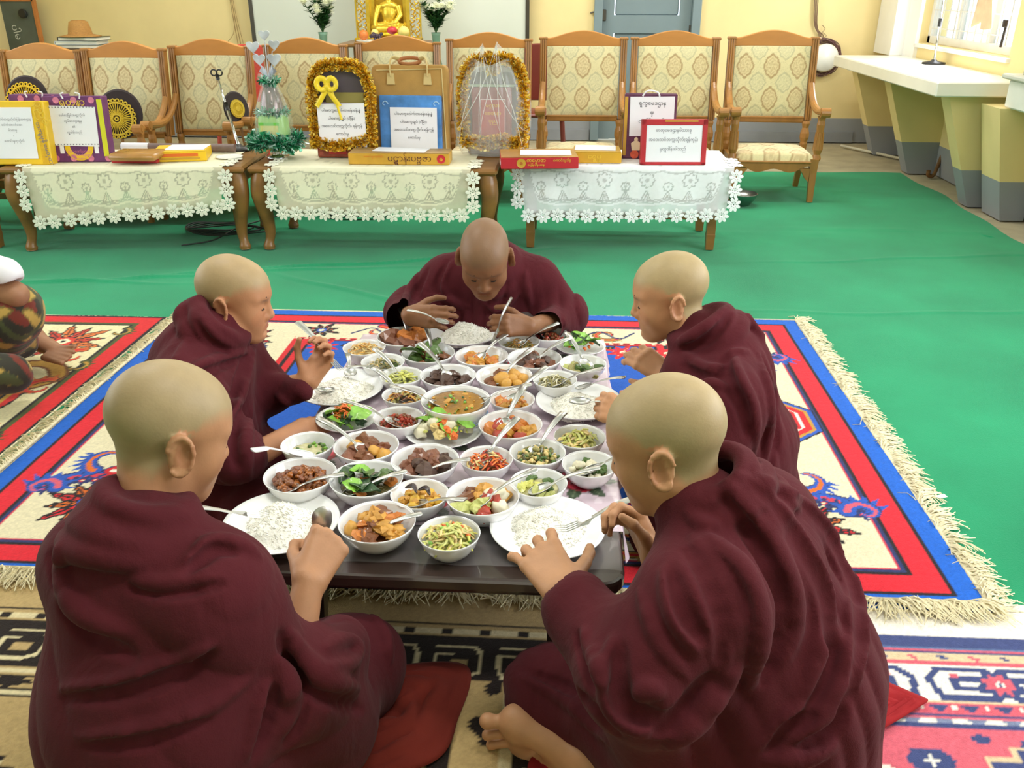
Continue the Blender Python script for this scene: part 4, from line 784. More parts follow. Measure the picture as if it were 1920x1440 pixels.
for s, hx, top in ((-1, -.11, .985), (1, .075, 1.0)):
    P = []; n = 12
    for q in np.linspace(0, 1, n): c = np.array([hx*pw*1.0*q+s*pw*.24*(1-q)+s*.0, .05, ph*(.74+(top-.74)*q)]); wd = pw*(.17*(1-q)**.8+.018); P.append([c+(x*wd, .05*(1-q)*y, -.02*abs(x)*q) for x, y in ((-1, 0), (-.5, -1), (0, -.7), (.5, -1), (1, 0), (.5, 1), (0, .7), (-.5, 1))])
    link('bag_handle', npmesh('bag_handle', np.array(P).reshape(-1, 3), gridq(n, 8, wrapv=True)), M_bag, pb, smooth=True); b = MB()
    for k in range(4): x1 = pw*(-.42+.28*k if s < 0 else .42-.28*k); b.tube(spline([(hx*pw, .01, ph*(top-.03)), (hx*pw*.7+x1*.3, -.04, ph*.66), (hx*pw*.3+x1*.7, -.085, ph*.40), (x1, -.06, ph*(.10+.05*k))], 14), np.linspace(.0035, .0014, 14), 5)
    b.build('film_crease', M_rib, pb, smooth=True)
# right table: red box, yellow box, purple box, red framed notice
r = flat_box(1012, 317, .42, .27, .062, 5.5, 'red_box', 'red flat box with gold lettering at the left end of the right table', M_redc, M_brnc, (.04, .0, .28, .16, -3))
MB().lathe([(0, 0), (.022, 0), (.025, .001)], 20, R=rotm(math.pi/2)).build('round_emblem', M_goldc, r, loc=(-.10, -.001, .032)); text_on(r, [['ဓ']], .026, M_redc, (-.10, -.003, .024)); text_on(r, [['ကေမ', ('မ',), 'ာဇာ']], .026, M_goldink, (-.02, -.0015, .038)); text_on(r, [['သင်', ('က',), 'န်းဒါနပဓာန']], .014, M_goldink, (-.02, -.0015, .018)); text_on(r, [['ေကာင်းမှုဒါန']], .018, M_goldink, (.12, -.0015, .040)); MB().box((-.211, .10, .022), (.002, .13, .012)).build('white_label', M_paper, r)
r = flat_box(1121, 306, .26, .22, .06, 1, 'yellow_box', 'gold yellow flat box with gold lettering behind the red box', mat('mustard_card', (206, 160, 44), .4, var=.08), M_goldc, (-.01, .02, .23, .16, -4)); text_on(r, [['ေရွှမှု']], .038, M_goldink, (-.02, -.0015, .024))
r, w, h = gift(1166, 1262, 176, 298, 'gift_bag', 'purple gift bag with white notice on the right table behind the red frame', 'gift bag', -3, 4); MB().box((0, .04, h/2), (w, .08, h), bev=.006).build('bag_body', mat('dark_purple_print', (92, 40, 74), .4, var=.25, scale=22), r); MB().box((-w*.46, -.001, h*.50), (w*.06, .002, h*.9)).build('gold_edge_print', M_goldc, r); sheet(r, w*.84, h*.60, (.01, -.003, h*.655), (0, math.radians(-1), 0))
text_on(r, [['ရုက', ('ခ',), 'ေဗဒဌာန'], ['မှ'], ['လှူဒါန်းသည်']], .028, M_ink, (.01, -.0055, h*.83), lead=1.75)
MB().tube(spline([(-w*.16, -.004, h*.96), (-w*.10, -.01, h*1.03), (0, -.012, h*1.045), (w*.12, -.01, h*1.02), (w*.16, -.004, h*.96)], 14), .0045, 6).build('cord_handle', M_paper, r, smooth=True); MB().box((w*.0, -.002, h*.24), (w*.30, .002, h*.26)).build('gold_panel_print', M_goldc, r)
b = MB().ball((-w*.24, -.002, h*.30), (.011, .002, .013), 10, 6).prism([(-w*.24-.022, h*.13), (-w*.24+.022, h*.13), (-w*.24+.028, h*.24), (-w*.24+.012, h*.275), (-w*.24-.012, h*.275), (-w*.24-.028, h*.24)], -.004, -.001, axis='y'); b.build('printed_figure', mat('pale_print', (226, 206, 170), .5, var=.1), r); MB().lathe([(0, 0), (.022, 0), (.024, .001)], 14, R=rotm(math.pi/2)).build('flower_print', mat('orange_flower_print', (210, 90, 60), .5, var=.2, scale=60), r, loc=(-w*.26, -.0015, h*.07)); text_on(r, [['ပုညဒါန'], ['ေကာင်းမှု']], .012, M_pink, (.01, -.003, h*.12))
r, w, h = gift(1200, 1322, 224, 309, 'framed_notice', 'red frame with white lettered notice at the front of the right table', 'frame', 3, 6); b = MB()
for s in (-1, 1): b.box((s*(w/2-.014), .015, h/2), (.028, .05, h), bev=.003)
for z in (.008, h-.016): b.box((0, .015, z), (w, .05, .016 if z < .1 else .032), bev=.003)
b.build('frame_border', mat('red_gift_card', (178, 40, 50), .35, var=.08), r); MB().box((0, .02, h/2), (w-.04, .03, h-.03)).build('frame_back', _mats['red_gift_card'], r); sheet(r, w*.90, h*.84, (-.004, -.004, h*.46)); text_on(r, [['ဓာတုေဗဒဌာနမိသားစု'], ['အေဝးသင်တက', ('က',), 'သိုလ်(ရန်ကုန်)'], ['မှလှူဒါန်းပါသည်']], .0215, M_ink2, (-.004, -.0065, h*.73), lead=2.3); MB().box((w*.1, -.011, h-.010), (w*.5, .002, .008)).build('gold_edge_print', M_goldc, r)
# ------------------------------------------------------------------ woven rugs: colour per knot on a fine grid, fringe as real strands
class Rug:
    def __init__(s, x0, x1, y0, y1, h, base):
        s.x0, s.x1, s.y0, s.y1 = x0, x1, y0, y1; s.x = np.linspace(x0, x1, int((x1-x0)/h)+1); s.y = np.linspace(y0, y1, int((y1-y0)/h)+1)
        s.X, s.Y = np.meshgrid(s.x, s.y, indexing='ij'); s.c = np.empty(s.X.shape+(3,)); s.c[:] = lin(base)
    def win(s, cx, cy, r):
        i0, i1 = np.searchsorted(s.x, [cx-r, cx+r]); j0, j1 = np.searchsorted(s.y, [cy-r, cy+r]); return slice(max(i0-1, 0), i1+1), slice(max(j0-1, 0), j1+1)
    def fill(s, m, col): s.c[m] = lin(col)
    def poly(s, P, col, line=None, lw=.006):
        P = np.asarray(P, float); c = (P.max(0)+P.min(0))/2; r = (P.max(0)-P.min(0)).max()/2+.03; w = s.win(c[0], c[1], r); X, Y = s.X[w], s.Y[w]
        ins = np.zeros(X.shape, bool); n = len(P); D = np.full(X.shape, 9.)
        for i in range(n):
            (ax, ay), (bx, by) = P[i], P[(i+1) % n]; t = (ay > Y) != (by > Y)
            if by != ay: ins ^= t & (X < (bx-ax)*(Y-ay)/(by-ay)+ax)
            if line is not None:
                dx, dy = bx-ax, by-ay; q = np.clip(((X-ax)*dx+(Y-ay)*dy)/(dx*dx+dy*dy+1e-12), 0, 1); D = np.minimum(D, np.hypot(X-ax-q*dx, Y-ay-q*dy))
        if col is not None: s.c[w][ins] = lin(col)
        if line is not None: s.c[w][D < lw] = lin(line)
    def stroke(s, P, w0, col, taper=False):
        P = np.asarray(P, float); c = (P.max(0)+P.min(0))/2; r = (P.max(0)-P.min(0)).max()/2+w0+.02; w = s.win(c[0], c[1], r); X, Y = s.X[w], s.Y[w]; m = np.zeros(X.shape, bool); n = len(P)
        for i in range(n-1):
            (ax, ay), (bx, by) = P[i], P[i+1]; dx, dy = bx-ax, by-ay; q = np.clip(((X-ax)*dx+(Y-ay)*dy)/(dx*dx+dy*dy+1e-12), 0, 1)
            ww = w0*(1-(i+q)/n*.85) if taper else w0; m |= np.hypot(X-ax-q*dx, Y-ay-q*dy) < ww
        s.c[w][m] = lin(col)
    def disc(s, cx, cy, r, col, sx=1.):
        w = s.win(cx, cy, r*1.6); s.c[w][np.hypot((s.X[w]-cx)/sx, s.Y[w]-cy) < r] = lin(col)
    def leaf(s, cx, cy, a, L, wd, col, line):
        t = np.linspace(0, 1, 9); d = np.array([math.cos(a), math.sin(a)]); n = np.array([-d[1], d[0]]); pr = np.sin(t**.75*math.pi)*wd*(1+.35*np.sin(t*19))
        P = np.concatenate([np.outer(t*L, d)+np.outer(pr, n), (np.outer(t*L, d)-np.outer(pr, n))[::-1]])+(cx, cy); s.poly(P, col, line, .004); s.stroke([(cx+d[0]*L*.2, cy+d[1]*L*.2), (cx+d[0]*L*.75, cy+d[1]*L*.75)], .004, line)
    def spray(s, cx, cy, a0, sz, cols, n=9, fan=2*math.pi):
        """a bloom of flame-shaped petals"""
        for k in range(n):
            a = a0+(k+.5)/n*fan-fan/2; s.leaf(cx+.25*sz*math.cos(a), cy+.25*sz*math.sin(a), a, sz*(.75+.2*(k % 2)), sz*.13, cols[k % 2], cols[2])
        for k in range(8): a = k*math.pi/4; s.disc(cx+.2*sz*math.cos(a), cy+.2*sz*math.sin(a), sz*.11, cols[3])
        s.disc(cx, cy, sz*.17, (236, 226, 190)); s.disc(cx, cy, sz*.07, cols[2])
    def scroll(s, cx, cy, r, a0, turns, w, cols, sgn=1):
        t = np.linspace(0, 1, 26); a = a0+sgn*turns*2*math.pi*t; rr = r*(1-.72*t); P = np.stack([cx+rr*np.cos(a), cy+rr*np.sin(a)], 1)
        s.stroke(P, w+.006, cols[2], True); s.stroke(P, w, cols[0], True); s.stroke(P, w*.4, cols[1], True)
        for k in range(0, 14, 2):
            q = P[k]; o = a[k]; s.poly([q+.9*w*np.array([math.cos(o-.5), math.sin(o-.5)]), q+2.3*w*np.array([math.cos(o), math.sin(o)]), q+.9*w*np.array([math.cos(o+.5), math.sin(o+.5)])], cols[0])
    def build(s, name, parent, m, zb):
        Z = zb + .002*np.sin(s.X*3+s.Y*2) + RNG.uniform(-.0006, .0006, s.X.shape); n = s.X.shape
        s.c *= 1+RNG.normal(0, .05, n)[..., None]; V = np.stack([s.X, s.Y, Z], -1).reshape(-1, 3)
        o = link(name, npmesh(name, V, gridq(*n)), m, parent, smooth=True); e = MB()
        for (ax, ay, bx, by) in ((s.x0, s.y0, s.x1, s.y0), (s.x1, s.y0, s.x1, s.y1), (s.x1, s.y1, s.x0, s.y1), (s.x0, s.y1, s.x0, s.y0)): e.tube([(ax, ay, zb-.002), ((ax+bx)/2, (ay+by)/2, zb-.002), (bx, by, zb-.002)], .004, 6)
        setcol(o.data, s.c.reshape(-1, 3)); e.build('edge_binding', M_fringe, parent, smooth=True); return o
M_pile = mat('wool_pile', (200, 200, 200), .95, vcol=True, var=.06, scale=150, bump=.35, bscale=420, spec=.1, sheen=.1)
M_fringe = mat('cream_wool_fringe', (226, 216, 182), .9, var=.12, scale=60)
def fringe(parent, a, b, out, n, L, z, seed, clump=.5):
    """loose strands along the edge a-b, falling outwards"""
    rg = np.random.default_rng(seed); a = np.array(a, float); b = np.array(b, float); o = np.array(out, float); al = (b-a)/np.linalg.norm(b-a); mb = MB()
    for k in range(n):
        t = rg.uniform(0, 1); p = a+(b-a)*t; ang = .55*math.sin(t*31+seed)+.4*math.sin(t*83)+rg.normal(0, .4); l = L*rg.uniform(.55, 1.1); d = o*math.cos(ang)+al*math.sin(ang); d2 = o*math.cos(ang*1.9+rg.normal(0, .5))+al*math.sin(ang*1.9+rg.normal(0, .5))
        h = rg.uniform(.002, .016); q = [np.r_[p-o*.004, z], np.r_[p+d*l*.35, z+h], np.r_[p+d*l*.7, z+h*.6+.001], np.r_[p+d*l*.7+d2*l*.35, max(.008, z+rg.uniform(-.004, .004))]]
        mb.tube(q, [.0022, .0021, .0018, .0013], 3, caps=False)
    f = mb.build('fringe', M_fringe, parent); f['kind'] = 'stuff'
    w = MB(); nrm = np.r_[o, 0]; A3 = np.r_[a, z+.002]; B3 = np.r_[b, z+.002]; w.tube([A3+nrm*.006, (A3+B3)/2+nrm*.006, B3+nrm*.006], .009, 6, flat=(1.2, .5)); w.build('fringe_band', M_fringe, parent, smooth=True)
ORA, RED, DRK, BLU, CRM, NAVY, GRN, GLD = (214, 106, 40), (206, 42, 50), (40, 34, 38), (44, 86, 178), (220, 210, 178), (48, 56, 104), (76, 84, 44), (186, 142, 60)
# --- main rug under the meal
RX0, RX1, RY0, RY1 = -1.735, 1.065, 1.775, 3.83
R = Rug(RX0, RX1, RY0, RY1, .0058, CRM); X, Y = R.X, R.Y
d = np.minimum(np.minimum(X-RX0, RX1-X), np.minimum(Y-RY0, RY1-Y)); dx = np.minimum(X-RX0, RX1-X); dy = np.minimum(Y-RY0, RY1-Y)
for (lo, hi, c) in ((0, .062, (30, 96, 196)), (.062, .072, DRK), (.072, .142, (214, 40, 54)), (.142, .154, DRK), (.154, .164, NAVY), (.164, .170, (206, 60, 80))): R.fill((d >= lo) & (d < hi), c)
inn = np.minimum((dx-.17)/.42, (dy-.17)/.17)
R.fill((inn > 1.0) & (d > .17), RED); R.fill((inn > 1.06) & (inn < 1.09), DRK); R.fill(inn > 1.16, DRK); R.fill(inn > 1.19, (34, 88, 184))
for k in range(40):
    R.disc(RX0+.6+k*.045, RY1-.35, .009, CRM); R.disc(RX0+.6+k*.045, RY0+.35, .009, CRM)
P5 = (ORA, RED, DRK, BLU); B5 = (BLU, RED, NAVY)
for sx, xe in ((1, RX1), (-1, RX0)):
    xm = xe-sx*.37
    yc = 2.80
    for sy in (-1, 1):
        ym = yc+sy*.66; R.spray(xm+sx*.005, ym, 0, .125, P5, 12)
        a = np.linspace(.15*math.pi, .98*math.pi, 22); P = np.stack([xm+sx*.03-sx*.155*np.cos(a), ym-sy*(.075+.075*np.sin(a))], 1); R.stroke(P, .032, NAVY); R.stroke(P, .025, BLU); R.stroke(P, .011, (206, 60, 80))
        for q in P[::2]: R.spray(q[0], q[1]+sy*.028, 0, .026, (BLU, RED, NAVY, RED), 5)
        R.scroll(xe-sx*.175, ym-sy*.075, .05, math.pi*(1 if sx > 0 else 0), .9, .026, (BLU, (206, 90, 110), NAVY), sy*sx)
        R.scroll(xm+sx*.02, yc+sy*.405, .075, math.pi*.5*sy, .55, .026, (RED, (236, 226, 214), NAVY), sx*sy); R.scroll(xm+sx*.06, yc+sy*.40, .085, math.pi*.6*sy, .5, .026, (BLU, ORA, NAVY), -sx*sy); R.scroll(xm-sx*.13, yc+sy*.36, .06, 2.2, .8, .018, (BLU, RED, NAVY), -sy*sx)
    for (r, c) in ((.25, DRK), (.243, BLU), (.228, GLD), (.216, RED), (.190, (236, 226, 214)), (.184, RED), (.172, DRK), (.164, BLU)):
        w_ = R.win(xm-sx*.05, yc, .3); ex = np.abs((R.X[w_]-xm+sx*.05)/1.05); ey = np.abs(R.Y[w_]-yc)/.9; R.c[w_][np.maximum(np.maximum(ex, ey), (ex+ey)*.74) < r] = lin(c)
    for k in range(12): R.leaf(xm-sx*.05+.06*math.cos(k*.5236), yc+.055*math.sin(k*.5236), k*.5236+.2*(-1)**k, .115, .030, (ORA, (222, 150, 50), (206, 60, 50))[k % 3], DRK)
    for k in range(7): R.scroll(xm-sx*.05+.10*math.cos(k*.9), yc+.09*math.sin(k*.9), .035, k, .7, .009, (ORA, GLD, DRK), (-1)**k)
    R.spray(xm-sx*.03, yc, 0, .085, ((236, 226, 214), RED, NAVY, RED), 7)
for ye, sg in ((RY1, 1), (RY0, -1)):
    ym = ye-sg*.25
    for k in range(7):
        xx = -1.05+k*.25
        if k % 3 == 0: R.spray(xx, ym, 0, .075, P5, 8)
        else: R.scroll(xx, ym, .062, .5+k, 1.0, .014, ((BLU, RED, DRK), (RED, ORA, NAVY), (GLD, RED, DRK))[k % 3], (-1)**k); R.stroke(spline([(xx-.11, ym-.03), (xx-.03, ym+.04), (xx+.05, ym-.04), (xx+.12, ym+.03)], 14), .006, NAVY)
    for k in range(9): R.spray(-1.0+k*.18, ye-sg*.44, 0, .065, ((222, 120, 60), (236, 226, 190), RED, RED), 8); R.leaf(-.92+k*.18, ye-sg*.43, .6*(-1)**k, .09, .014, (206, 150, 60), DRK)
mr = empty('floor_rug', (0, 0, 0), 0, 'blue and red bordered cream rug with floral medallions under the low dining table', 'rug')
mo = R.build('pile', mr, M_pile, .014)
fringe(mr, (RX1, RY0), (RX1, RY1), (1, 0), 1300, .085, .012, 1); fringe(mr, (RX0, RY1), (RX0, RY0), (-1, 0), 900, .06, .018, 2); fringe(mr, (RX0, RY0+.034), (RX1, RY0+.034), (0, -1), 2300, .085, .020, 3)
# --- left rug with the red border
R = Rug(-3.5, -1.80, 1.95, 3.70, .0065, (222, 212, 168)); X, Y = R.X, R.Y; d = np.minimum(np.minimum(X+3.5, -1.80-X), np.minimum(Y-1.95, 3.70-Y))
for (lo, hi, c) in ((0, .014, DRK), (.014, .085, (206, 40, 44)), (.085, .105, GRN), (.105, .118, DRK)): R.fill((d >= lo) & (d < hi), c)
for (yy, s_) in ((3.38, .17), (2.30, .18)): R.spray(-2.12, yy, 0, s_, ((204, 66, 44), (222, 120, 60), DRK, (206, 60, 50)), 12)
for (r, c) in ((.30, DRK), (.29, (206, 50, 50)), (.265, GLD), (.245, DRK), (.235, (150, 96, 40)), (.215, (60, 50, 30))): R.disc(-2.32, 2.82, r, c, 1.1)
for k in range(12): R.leaf(-2.32+.06*math.cos(k*.5236), 2.82+.06*math.sin(k*.5236), k*.5236, .15, .032, ((198, 70, 40), (214, 120, 50))[k % 2], DRK)
R.spray(-2.32, 2.82, 0, .10, ((230, 214, 150), (206, 60, 50), DRK, GLD), 8); R.stroke(spline([(-2.75, 3.5), (-2.5, 3.2), (-2.25, 3.12), (-2.05, 3.14), (-1.95, 3.02), (-2.02, 2.92)], 30), .04, (120, 74, 40)); R.stroke(spline([(-2.75, 3.5), (-2.5, 3.2), (-2.25, 3.12), (-2.05, 3.14), (-1.95, 3.02), (-2.02, 2.92)], 30), .026, GLD)
for (xx, yy, sg) in ((-1.99, 3.22, 1), (-2.02, 2.55, -1), (-1.96, 2.92, 1)): R.scroll(xx, yy, .075, 1.5, .8, .022, ((198, 100, 50), RED, DRK), sg)
for yy in (3.5, 3.12, 2.5, 2.15): R.scroll(-1.93, yy, .05, 1.2, .7, .015, (GRN, GLD, DRK), -1)
for xx in (-2.6, -2.95, -3.25): R.spray(xx, 3.42, 0, .12, ((204, 66, 44), (222, 120, 60), DRK, RED), 10)
lr = empty('floor_rug', (0, 0, 0), 0, 'cream rug with plain red border and dark scrolls beside the seated visitor', 'rug'); R.build('pile', lr, M_pile, .012)
# --- tan and black carpet in front at the left
R = Rug(-1.75, .28, .55, 1.79, .0064, (182, 156, 108)); X, Y = R.X, R.Y; v = 1.70-Y
CR2, BK = (214, 200, 160), (38, 30, 28)
R.fill((v > .035) & (v < .043), BK); R.fill((v > .055) & (v < .075), CR2); R.fill((v > .055) & (v < .075) & (np.sin(X*70) > .55), BK); R.fill((v > .082) & (v < .235), BK); R.fill((v > .24) & (v < .252), CR2); R.fill((v > .258) & (v < .264), BK); R.fill((v > .30) & (v < .306), BK); R.fill((v > .306) & (v < .318), CR2); R.fill((v > .318) & (v < .324), BK)
R.fill((v > .262) & (v < .298) & (np.abs(((X*8) % 1)-.5)*2+np.abs((v-.28)/.018) < 1), BK)
for k in range(14):
    cx = -1.66+k*.145; y0 = 1.70-.16
    R.stroke([(cx-.05, y0+.045), (cx+.035, y0+.045), (cx+.05, y0+.02), (cx+.05, y0-.035), (cx+.02, y0-.05), (cx-.045, y0-.05), (cx-.055, y0-.02), (cx-.055, y0+.02), (cx-.02, y0+.02)], .0045, CR2); R.poly([(cx-.02, y0-.02), (cx+.02, y0-.02), (cx+.02, y0+.005), (cx-.02, y0+.005)], (182, 156, 108))
for k in range(9):
    cx = -1.6+k*.21
    for j in range(3): yy = 1.28-j*.26; R.stroke(np.array([(0, 0), (.02, .02), (.04, 0), (.02, -.02), (0, 0)])*(.7, .7)+(cx+.1*(j % 2), yy), .005, BK)
    st = [(cx, 1.16), (cx+.03, 1.16), (cx+.03, 1.19), (cx+.065, 1.19), (cx+.065, 1.215), (cx+.10, 1.215), (cx+.10, 1.19), (cx+.135, 1.19), (cx+.135, 1.16), (cx+.21, 1.16)]; R.stroke(st, .006, BK); R.stroke(np.array(st)-(0, .012), .0045, CR2)
    for q in range(3): R.stroke([(cx+.05+q*.03, 1.06), (cx+.06+q*.03, 1.12), (cx+.075+q*.03, 1.06)], .005, BK)
xx = X+.12+.0*Y; R.fill((np.abs(xx+.02) < .10) & (v > .235), BK); R.fill((np.abs(xx+.02) < .055) & (v > .22), (182, 156, 108)); R.fill((np.abs(xx+.02-.05) < .012) & (v > .2), CR2)
for k in range(12): R.leaf(-.145+.012*(-1)**k, 1.44-k*.07, 1.2*(-1)**k, .05, .014, BK, BK); R.stroke(np.array([(-.03, .02), (.03, .02), (.03, -.02), (-.03, -.02), (-.03, .02)])+(-.02, 1.45-k*.075), .005, CR2)
tc_ = empty('floor_rug', (0, 0, 0), 0, 'tan carpet with black bands and geometric hooks in front of the dining table', 'rug'); R.build('pile', tc_, M_pile, .012)
# --- pink, white and navy kilim at the right front
R = Rug(.284, 2.3, .55, 1.79, .0064, (206, 96, 112)); X, Y = R.X, R.Y; v = (1.69-Y)/.82; PK, WH, NV, BE = (206, 92, 108), (232, 226, 214), (64, 74, 120), (206, 184, 150)
for (lo, hi, c) in ((-1, .03, WH), (.03, .075, NV), (.075, .085, (90, 110, 150)), (.085, .095, PK), (.095, .103, NV), (.103, .135, BE), (.135, .148, PK), (.148, .285, WH), (.285, .29, BE), (.29, .33, PK), (.33, .337, NV), (.342, .36, WH), (.362, .377, NV)): R.fill((v >= lo) & (v < hi), c)
for k in range(30):
    cx = .34+k*.068; c = (NV, PK)[k % 2]; R.poly(np.array([(-.014, .004), (-.004, .009), (.014, -.004), (.004, -.009)])+(cx, 1.69-0.0976), c); R.poly(np.array([(-.024, .012), (0, -.012), (.024, .012)])+(cx, 1.69-0.2542), NV); R.poly(np.array([(-.008, 0), (0, .006), (.008, 0), (0, -.006)])+(cx+.034, 1.69-0.2501), WH)
    R.poly(np.array([(-.02, .006), (.02, .006), (.012, -.006), (-.012, -.006)])+(cx, 1.69-0.2886), (120, 130, 160))
for k in range(6):
    cx = .48+k*.33; y0 = 1.69-0.1779
    for sg in (1, -1):
        o = np.array([cx-sg*.075*1, y0]); R.stroke(np.array([(-.06*sg, .043), (.03*sg, .043), (.058*sg, .012), (.046*sg, -.043), (-.06*sg, -.043)])+o, .0085, NV); R.stroke(np.array([(-.05*sg, .012), (0.008*sg, .012), (0.008*sg, -.015), (-.05*sg, -.015)])+o, .009, NV); R.poly(np.array([(-.01, .03), (.012, .03), (.012, .02), (-.01, .02)])+o, PK)
    R.poly([(cx+.165+.055*math.cos(a)*(1 if i % 2 else .6), y0+.05*math.sin(a)*(1 if i % 2 else .6)) for i, a in enumerate(np.arange(16)*math.pi/8)], PK, NV, .006); R.disc(cx+.165, y0, .010, WH); R.disc(cx+.165, y0, .005, NV)
for k in range(8):
    cx = .52+k*.23; yy = 1.325-.03*(k % 2); R.poly(np.array([(-.05, 0), (-.03, .03), (.03, .03), (.05, 0), (.03, -.03), (-.03, -.03)])+(cx, yy), NV); R.stroke([(cx-.012, yy), (cx+.012, yy)], .003, WH); R.stroke([(cx, yy-.012), (cx, yy+.012)], .003, WH); R.disc(cx-.1, yy-.035, .02, WH, 1.3); R.disc(cx-.11, yy+.03, .012, NV, 1.5)
st = [(.98, 1.31), (1.02, 1.31), (1.02, 1.28), (.97, 1.28), (.97, 1.255), (.92, 1.255), (.92, 1.22), (.86, 1.22), (.86, 1.17), (1.6, 1.17), (1.6, 1.31)]; st = [(x_, 1.69-(1.69-y_)*.82) for x_, y_ in st]; R.poly(st, NV, BE, .005)
R.stroke(spline([(1.0, 1.27), (1.04, 1.32), (1.10, 1.335), (1.18, 1.31)], 12), .012, WH); R.stroke(spline([(1.02, 1.265), (1.06, 1.30), (1.12, 1.31)], 12), .010, PK)
pk = empty('floor_rug', (0, .022, 0), 0, 'pink, white and navy kilim with hooked border at the front beside the kneeling robe', 'rug'); R.build('pile', pk, M_pile, .012)
sc = MB().add([(0, 0, 0), (.03, .008, .004), (.036, -.006, .002), (.012, -.012, .0)], [(0, 1, 2, 3), (3, 2, 1, 0)]).build('paper_scrap', M_white, None, loc=tuple(atz(1752, 930, .018))); tag(sc, 'tiny white paper scrap on the green carpet near the rug fringe', 'scrap')
# ------------------------------------------------------------------ low dining table, printed cloth, clear plastic sheet
TX0, TX1, TY0, TY1, TZ = -.675, .145, 1.455, 2.80, .30
M_dark = mat('dark_lacquered_wood', (58, 44, 40), .25, var=.15, scale=5, stretch=(1, .2, 1), coat=.4)
lt = empty('dining_table', ((TX0+TX1)/2, (TY0+TY1)/2, 0), 0, 'low dark wooden table set with many white bowls between the five seated people', 'table')
tw, tl = TX1-TX0, TY1-TY0
MB().prism(rrect(-tw/2, tw/2, -tl/2, tl/2, .05), TZ-.034, TZ).build('table_top', M_dark, lt, bevel=.008)
b = MB(); b.box((0, -tl/2+.09, TZ-.065), (tw-.2, .02, .06)).box((0, tl/2-.09, TZ-.065), (tw-.2, .02, .06)).box((-tw/2+.09, 0, TZ-.065), (.02, tl-.2, .06)).box((tw/2-.09, 0, TZ-.065), (.02, tl-.2, .06)); b.build('apron', M_dark, lt)
for sx in (-1, 1):
    for sy in (-1, 1): MB().tube([(sx*(tw/2-.15), sy*(tl/2-.13), TZ-.03), (sx*(tw/2-.14), sy*(tl/2-.12), .012)], [.026, .022], 4, up=(1, 1, 0)).build('leg', M_dark, lt)
CX0, CX1, CY0, CY1 = TX0-.004, TX1+.004, 1.645, TY1+.004
nx, ny = 190, 200; u = np.concatenate([np.linspace(-.085, 0, 16)[:-1], np.linspace(0, CX1-CX0, nx), (CX1-CX0)+np.linspace(0, .085, 16)[1:]]); vv = np.linspace(CY0, CY1, ny); U, Vv = np.meshgrid(u, vv, indexing='ij')
o_l = np.clip(-U, 0, None); o_r = np.clip(U-(CX1-CX0), 0, None); wv = .012*np.sin(Vv*23)+.008*np.sin(Vv*57+1)
Xc = CX0+np.clip(U, 0, CX1-CX0) - np.clip(o_l*3, 0, 1)*.004 + np.clip(o_r*3, 0, 1)*.004 + (o_r/.085)*(.004+np.abs(wv)) - (o_l/.085)*(.004+np.abs(wv)); Zc = TZ+.0016-o_l-o_r + .0004*np.sin(U*40)*np.sin(Vv*33)
c = np.empty(U.shape+(3,)); c[:] = lin((206, 188, 200)); lac = (np.sin(U*95)*np.sin(Vv*95) > .55); c[lac] = lin((222, 208, 218))
def rose(cx, cy, r, a0):
    x = U-(cx-CX0); y = Vv-cy
    for k in range(7):
        a = a0+k*.9; lx, ly = (x*math.cos(a)+y*math.sin(a))/r, (-x*math.sin(a)+y*math.cos(a))/r; m = (lx > .5) & (lx < 1.9) & (np.abs(ly) < .34*np.sin(np.clip((lx-.5)/1.4, 0, 1)*math.pi)); c[m] = lin((66, 84, 62)); c[m & (np.abs(ly) < .03)] = lin((110, 126, 96))
    rr = np.hypot(x, y)/r; a = np.arctan2(y, x); m = rr < 1+.1*np.cos(5*a+a0); c[m] = lin((176, 24, 48)); m2 = m & (np.cos(rr*11+a*2.0) > .45); c[m2] = lin((120, 10, 32)); m3 = m & (np.cos(rr*8-a*3) > .8); c[m3] = lin((214, 60, 84))
for (cx, cy, r, a0) in ((.055, 1.86, .05, 0), (-.62, 1.95, .05, 1), (.06, 2.33, .045, 2), (-.56, 2.48, .05, .5), (-.3, 2.05, .05, 2), (-.30, 1.74, .045, 1), (-.62, 1.70, .045, 2), (-.12, 2.55, .05, 1), (.07, 2.62, .045, 0)): rose(cx, cy, r, a0)
cl = link('tablecloth', npmesh('tablecloth', np.stack([Xc, Vv, Zc], -1).reshape(-1, 3), gridq(*U.shape), c.reshape(-1, 3)), mat('printed_oilcloth', (200, 200, 200), .3, vcol=True, var=.03, coat=.15), smooth=True)
tag(cl, 'lilac oilcloth printed with red roses over the low dining table', 'tablecloth')
u = np.linspace(CX0+.01, TX1-.005, 60); t = np.linspace(0, 1, 24); U, T = np.meshgrid(u, t, indexing='ij')
Yp = 1.70-T*.205; Zp = TZ+.0032+.0012*np.sin(U*31+T*5)+.001*np.sin(U*73)*T; over = np.clip((1.452-Yp)/.004, 0, 1); Zp -= over*0
M_clear = mat('clear_plastic_sheet', (235, 235, 240), .12, var=0, alpha=.10, coat=.5)
ps = link('plastic_sheet', npmesh('plastic_sheet', np.stack([U, np.maximum(Yp, 1.50), Zp], -1).reshape(-1, 3), gridq(60, 24)), M_clear, smooth=True)
q = ps.modifiers.new('w', 'WELD'); q.merge_threshold = .0001
tag(ps, 'clear plastic sheet lying along the front edge of the low table', 'plastic sheet')
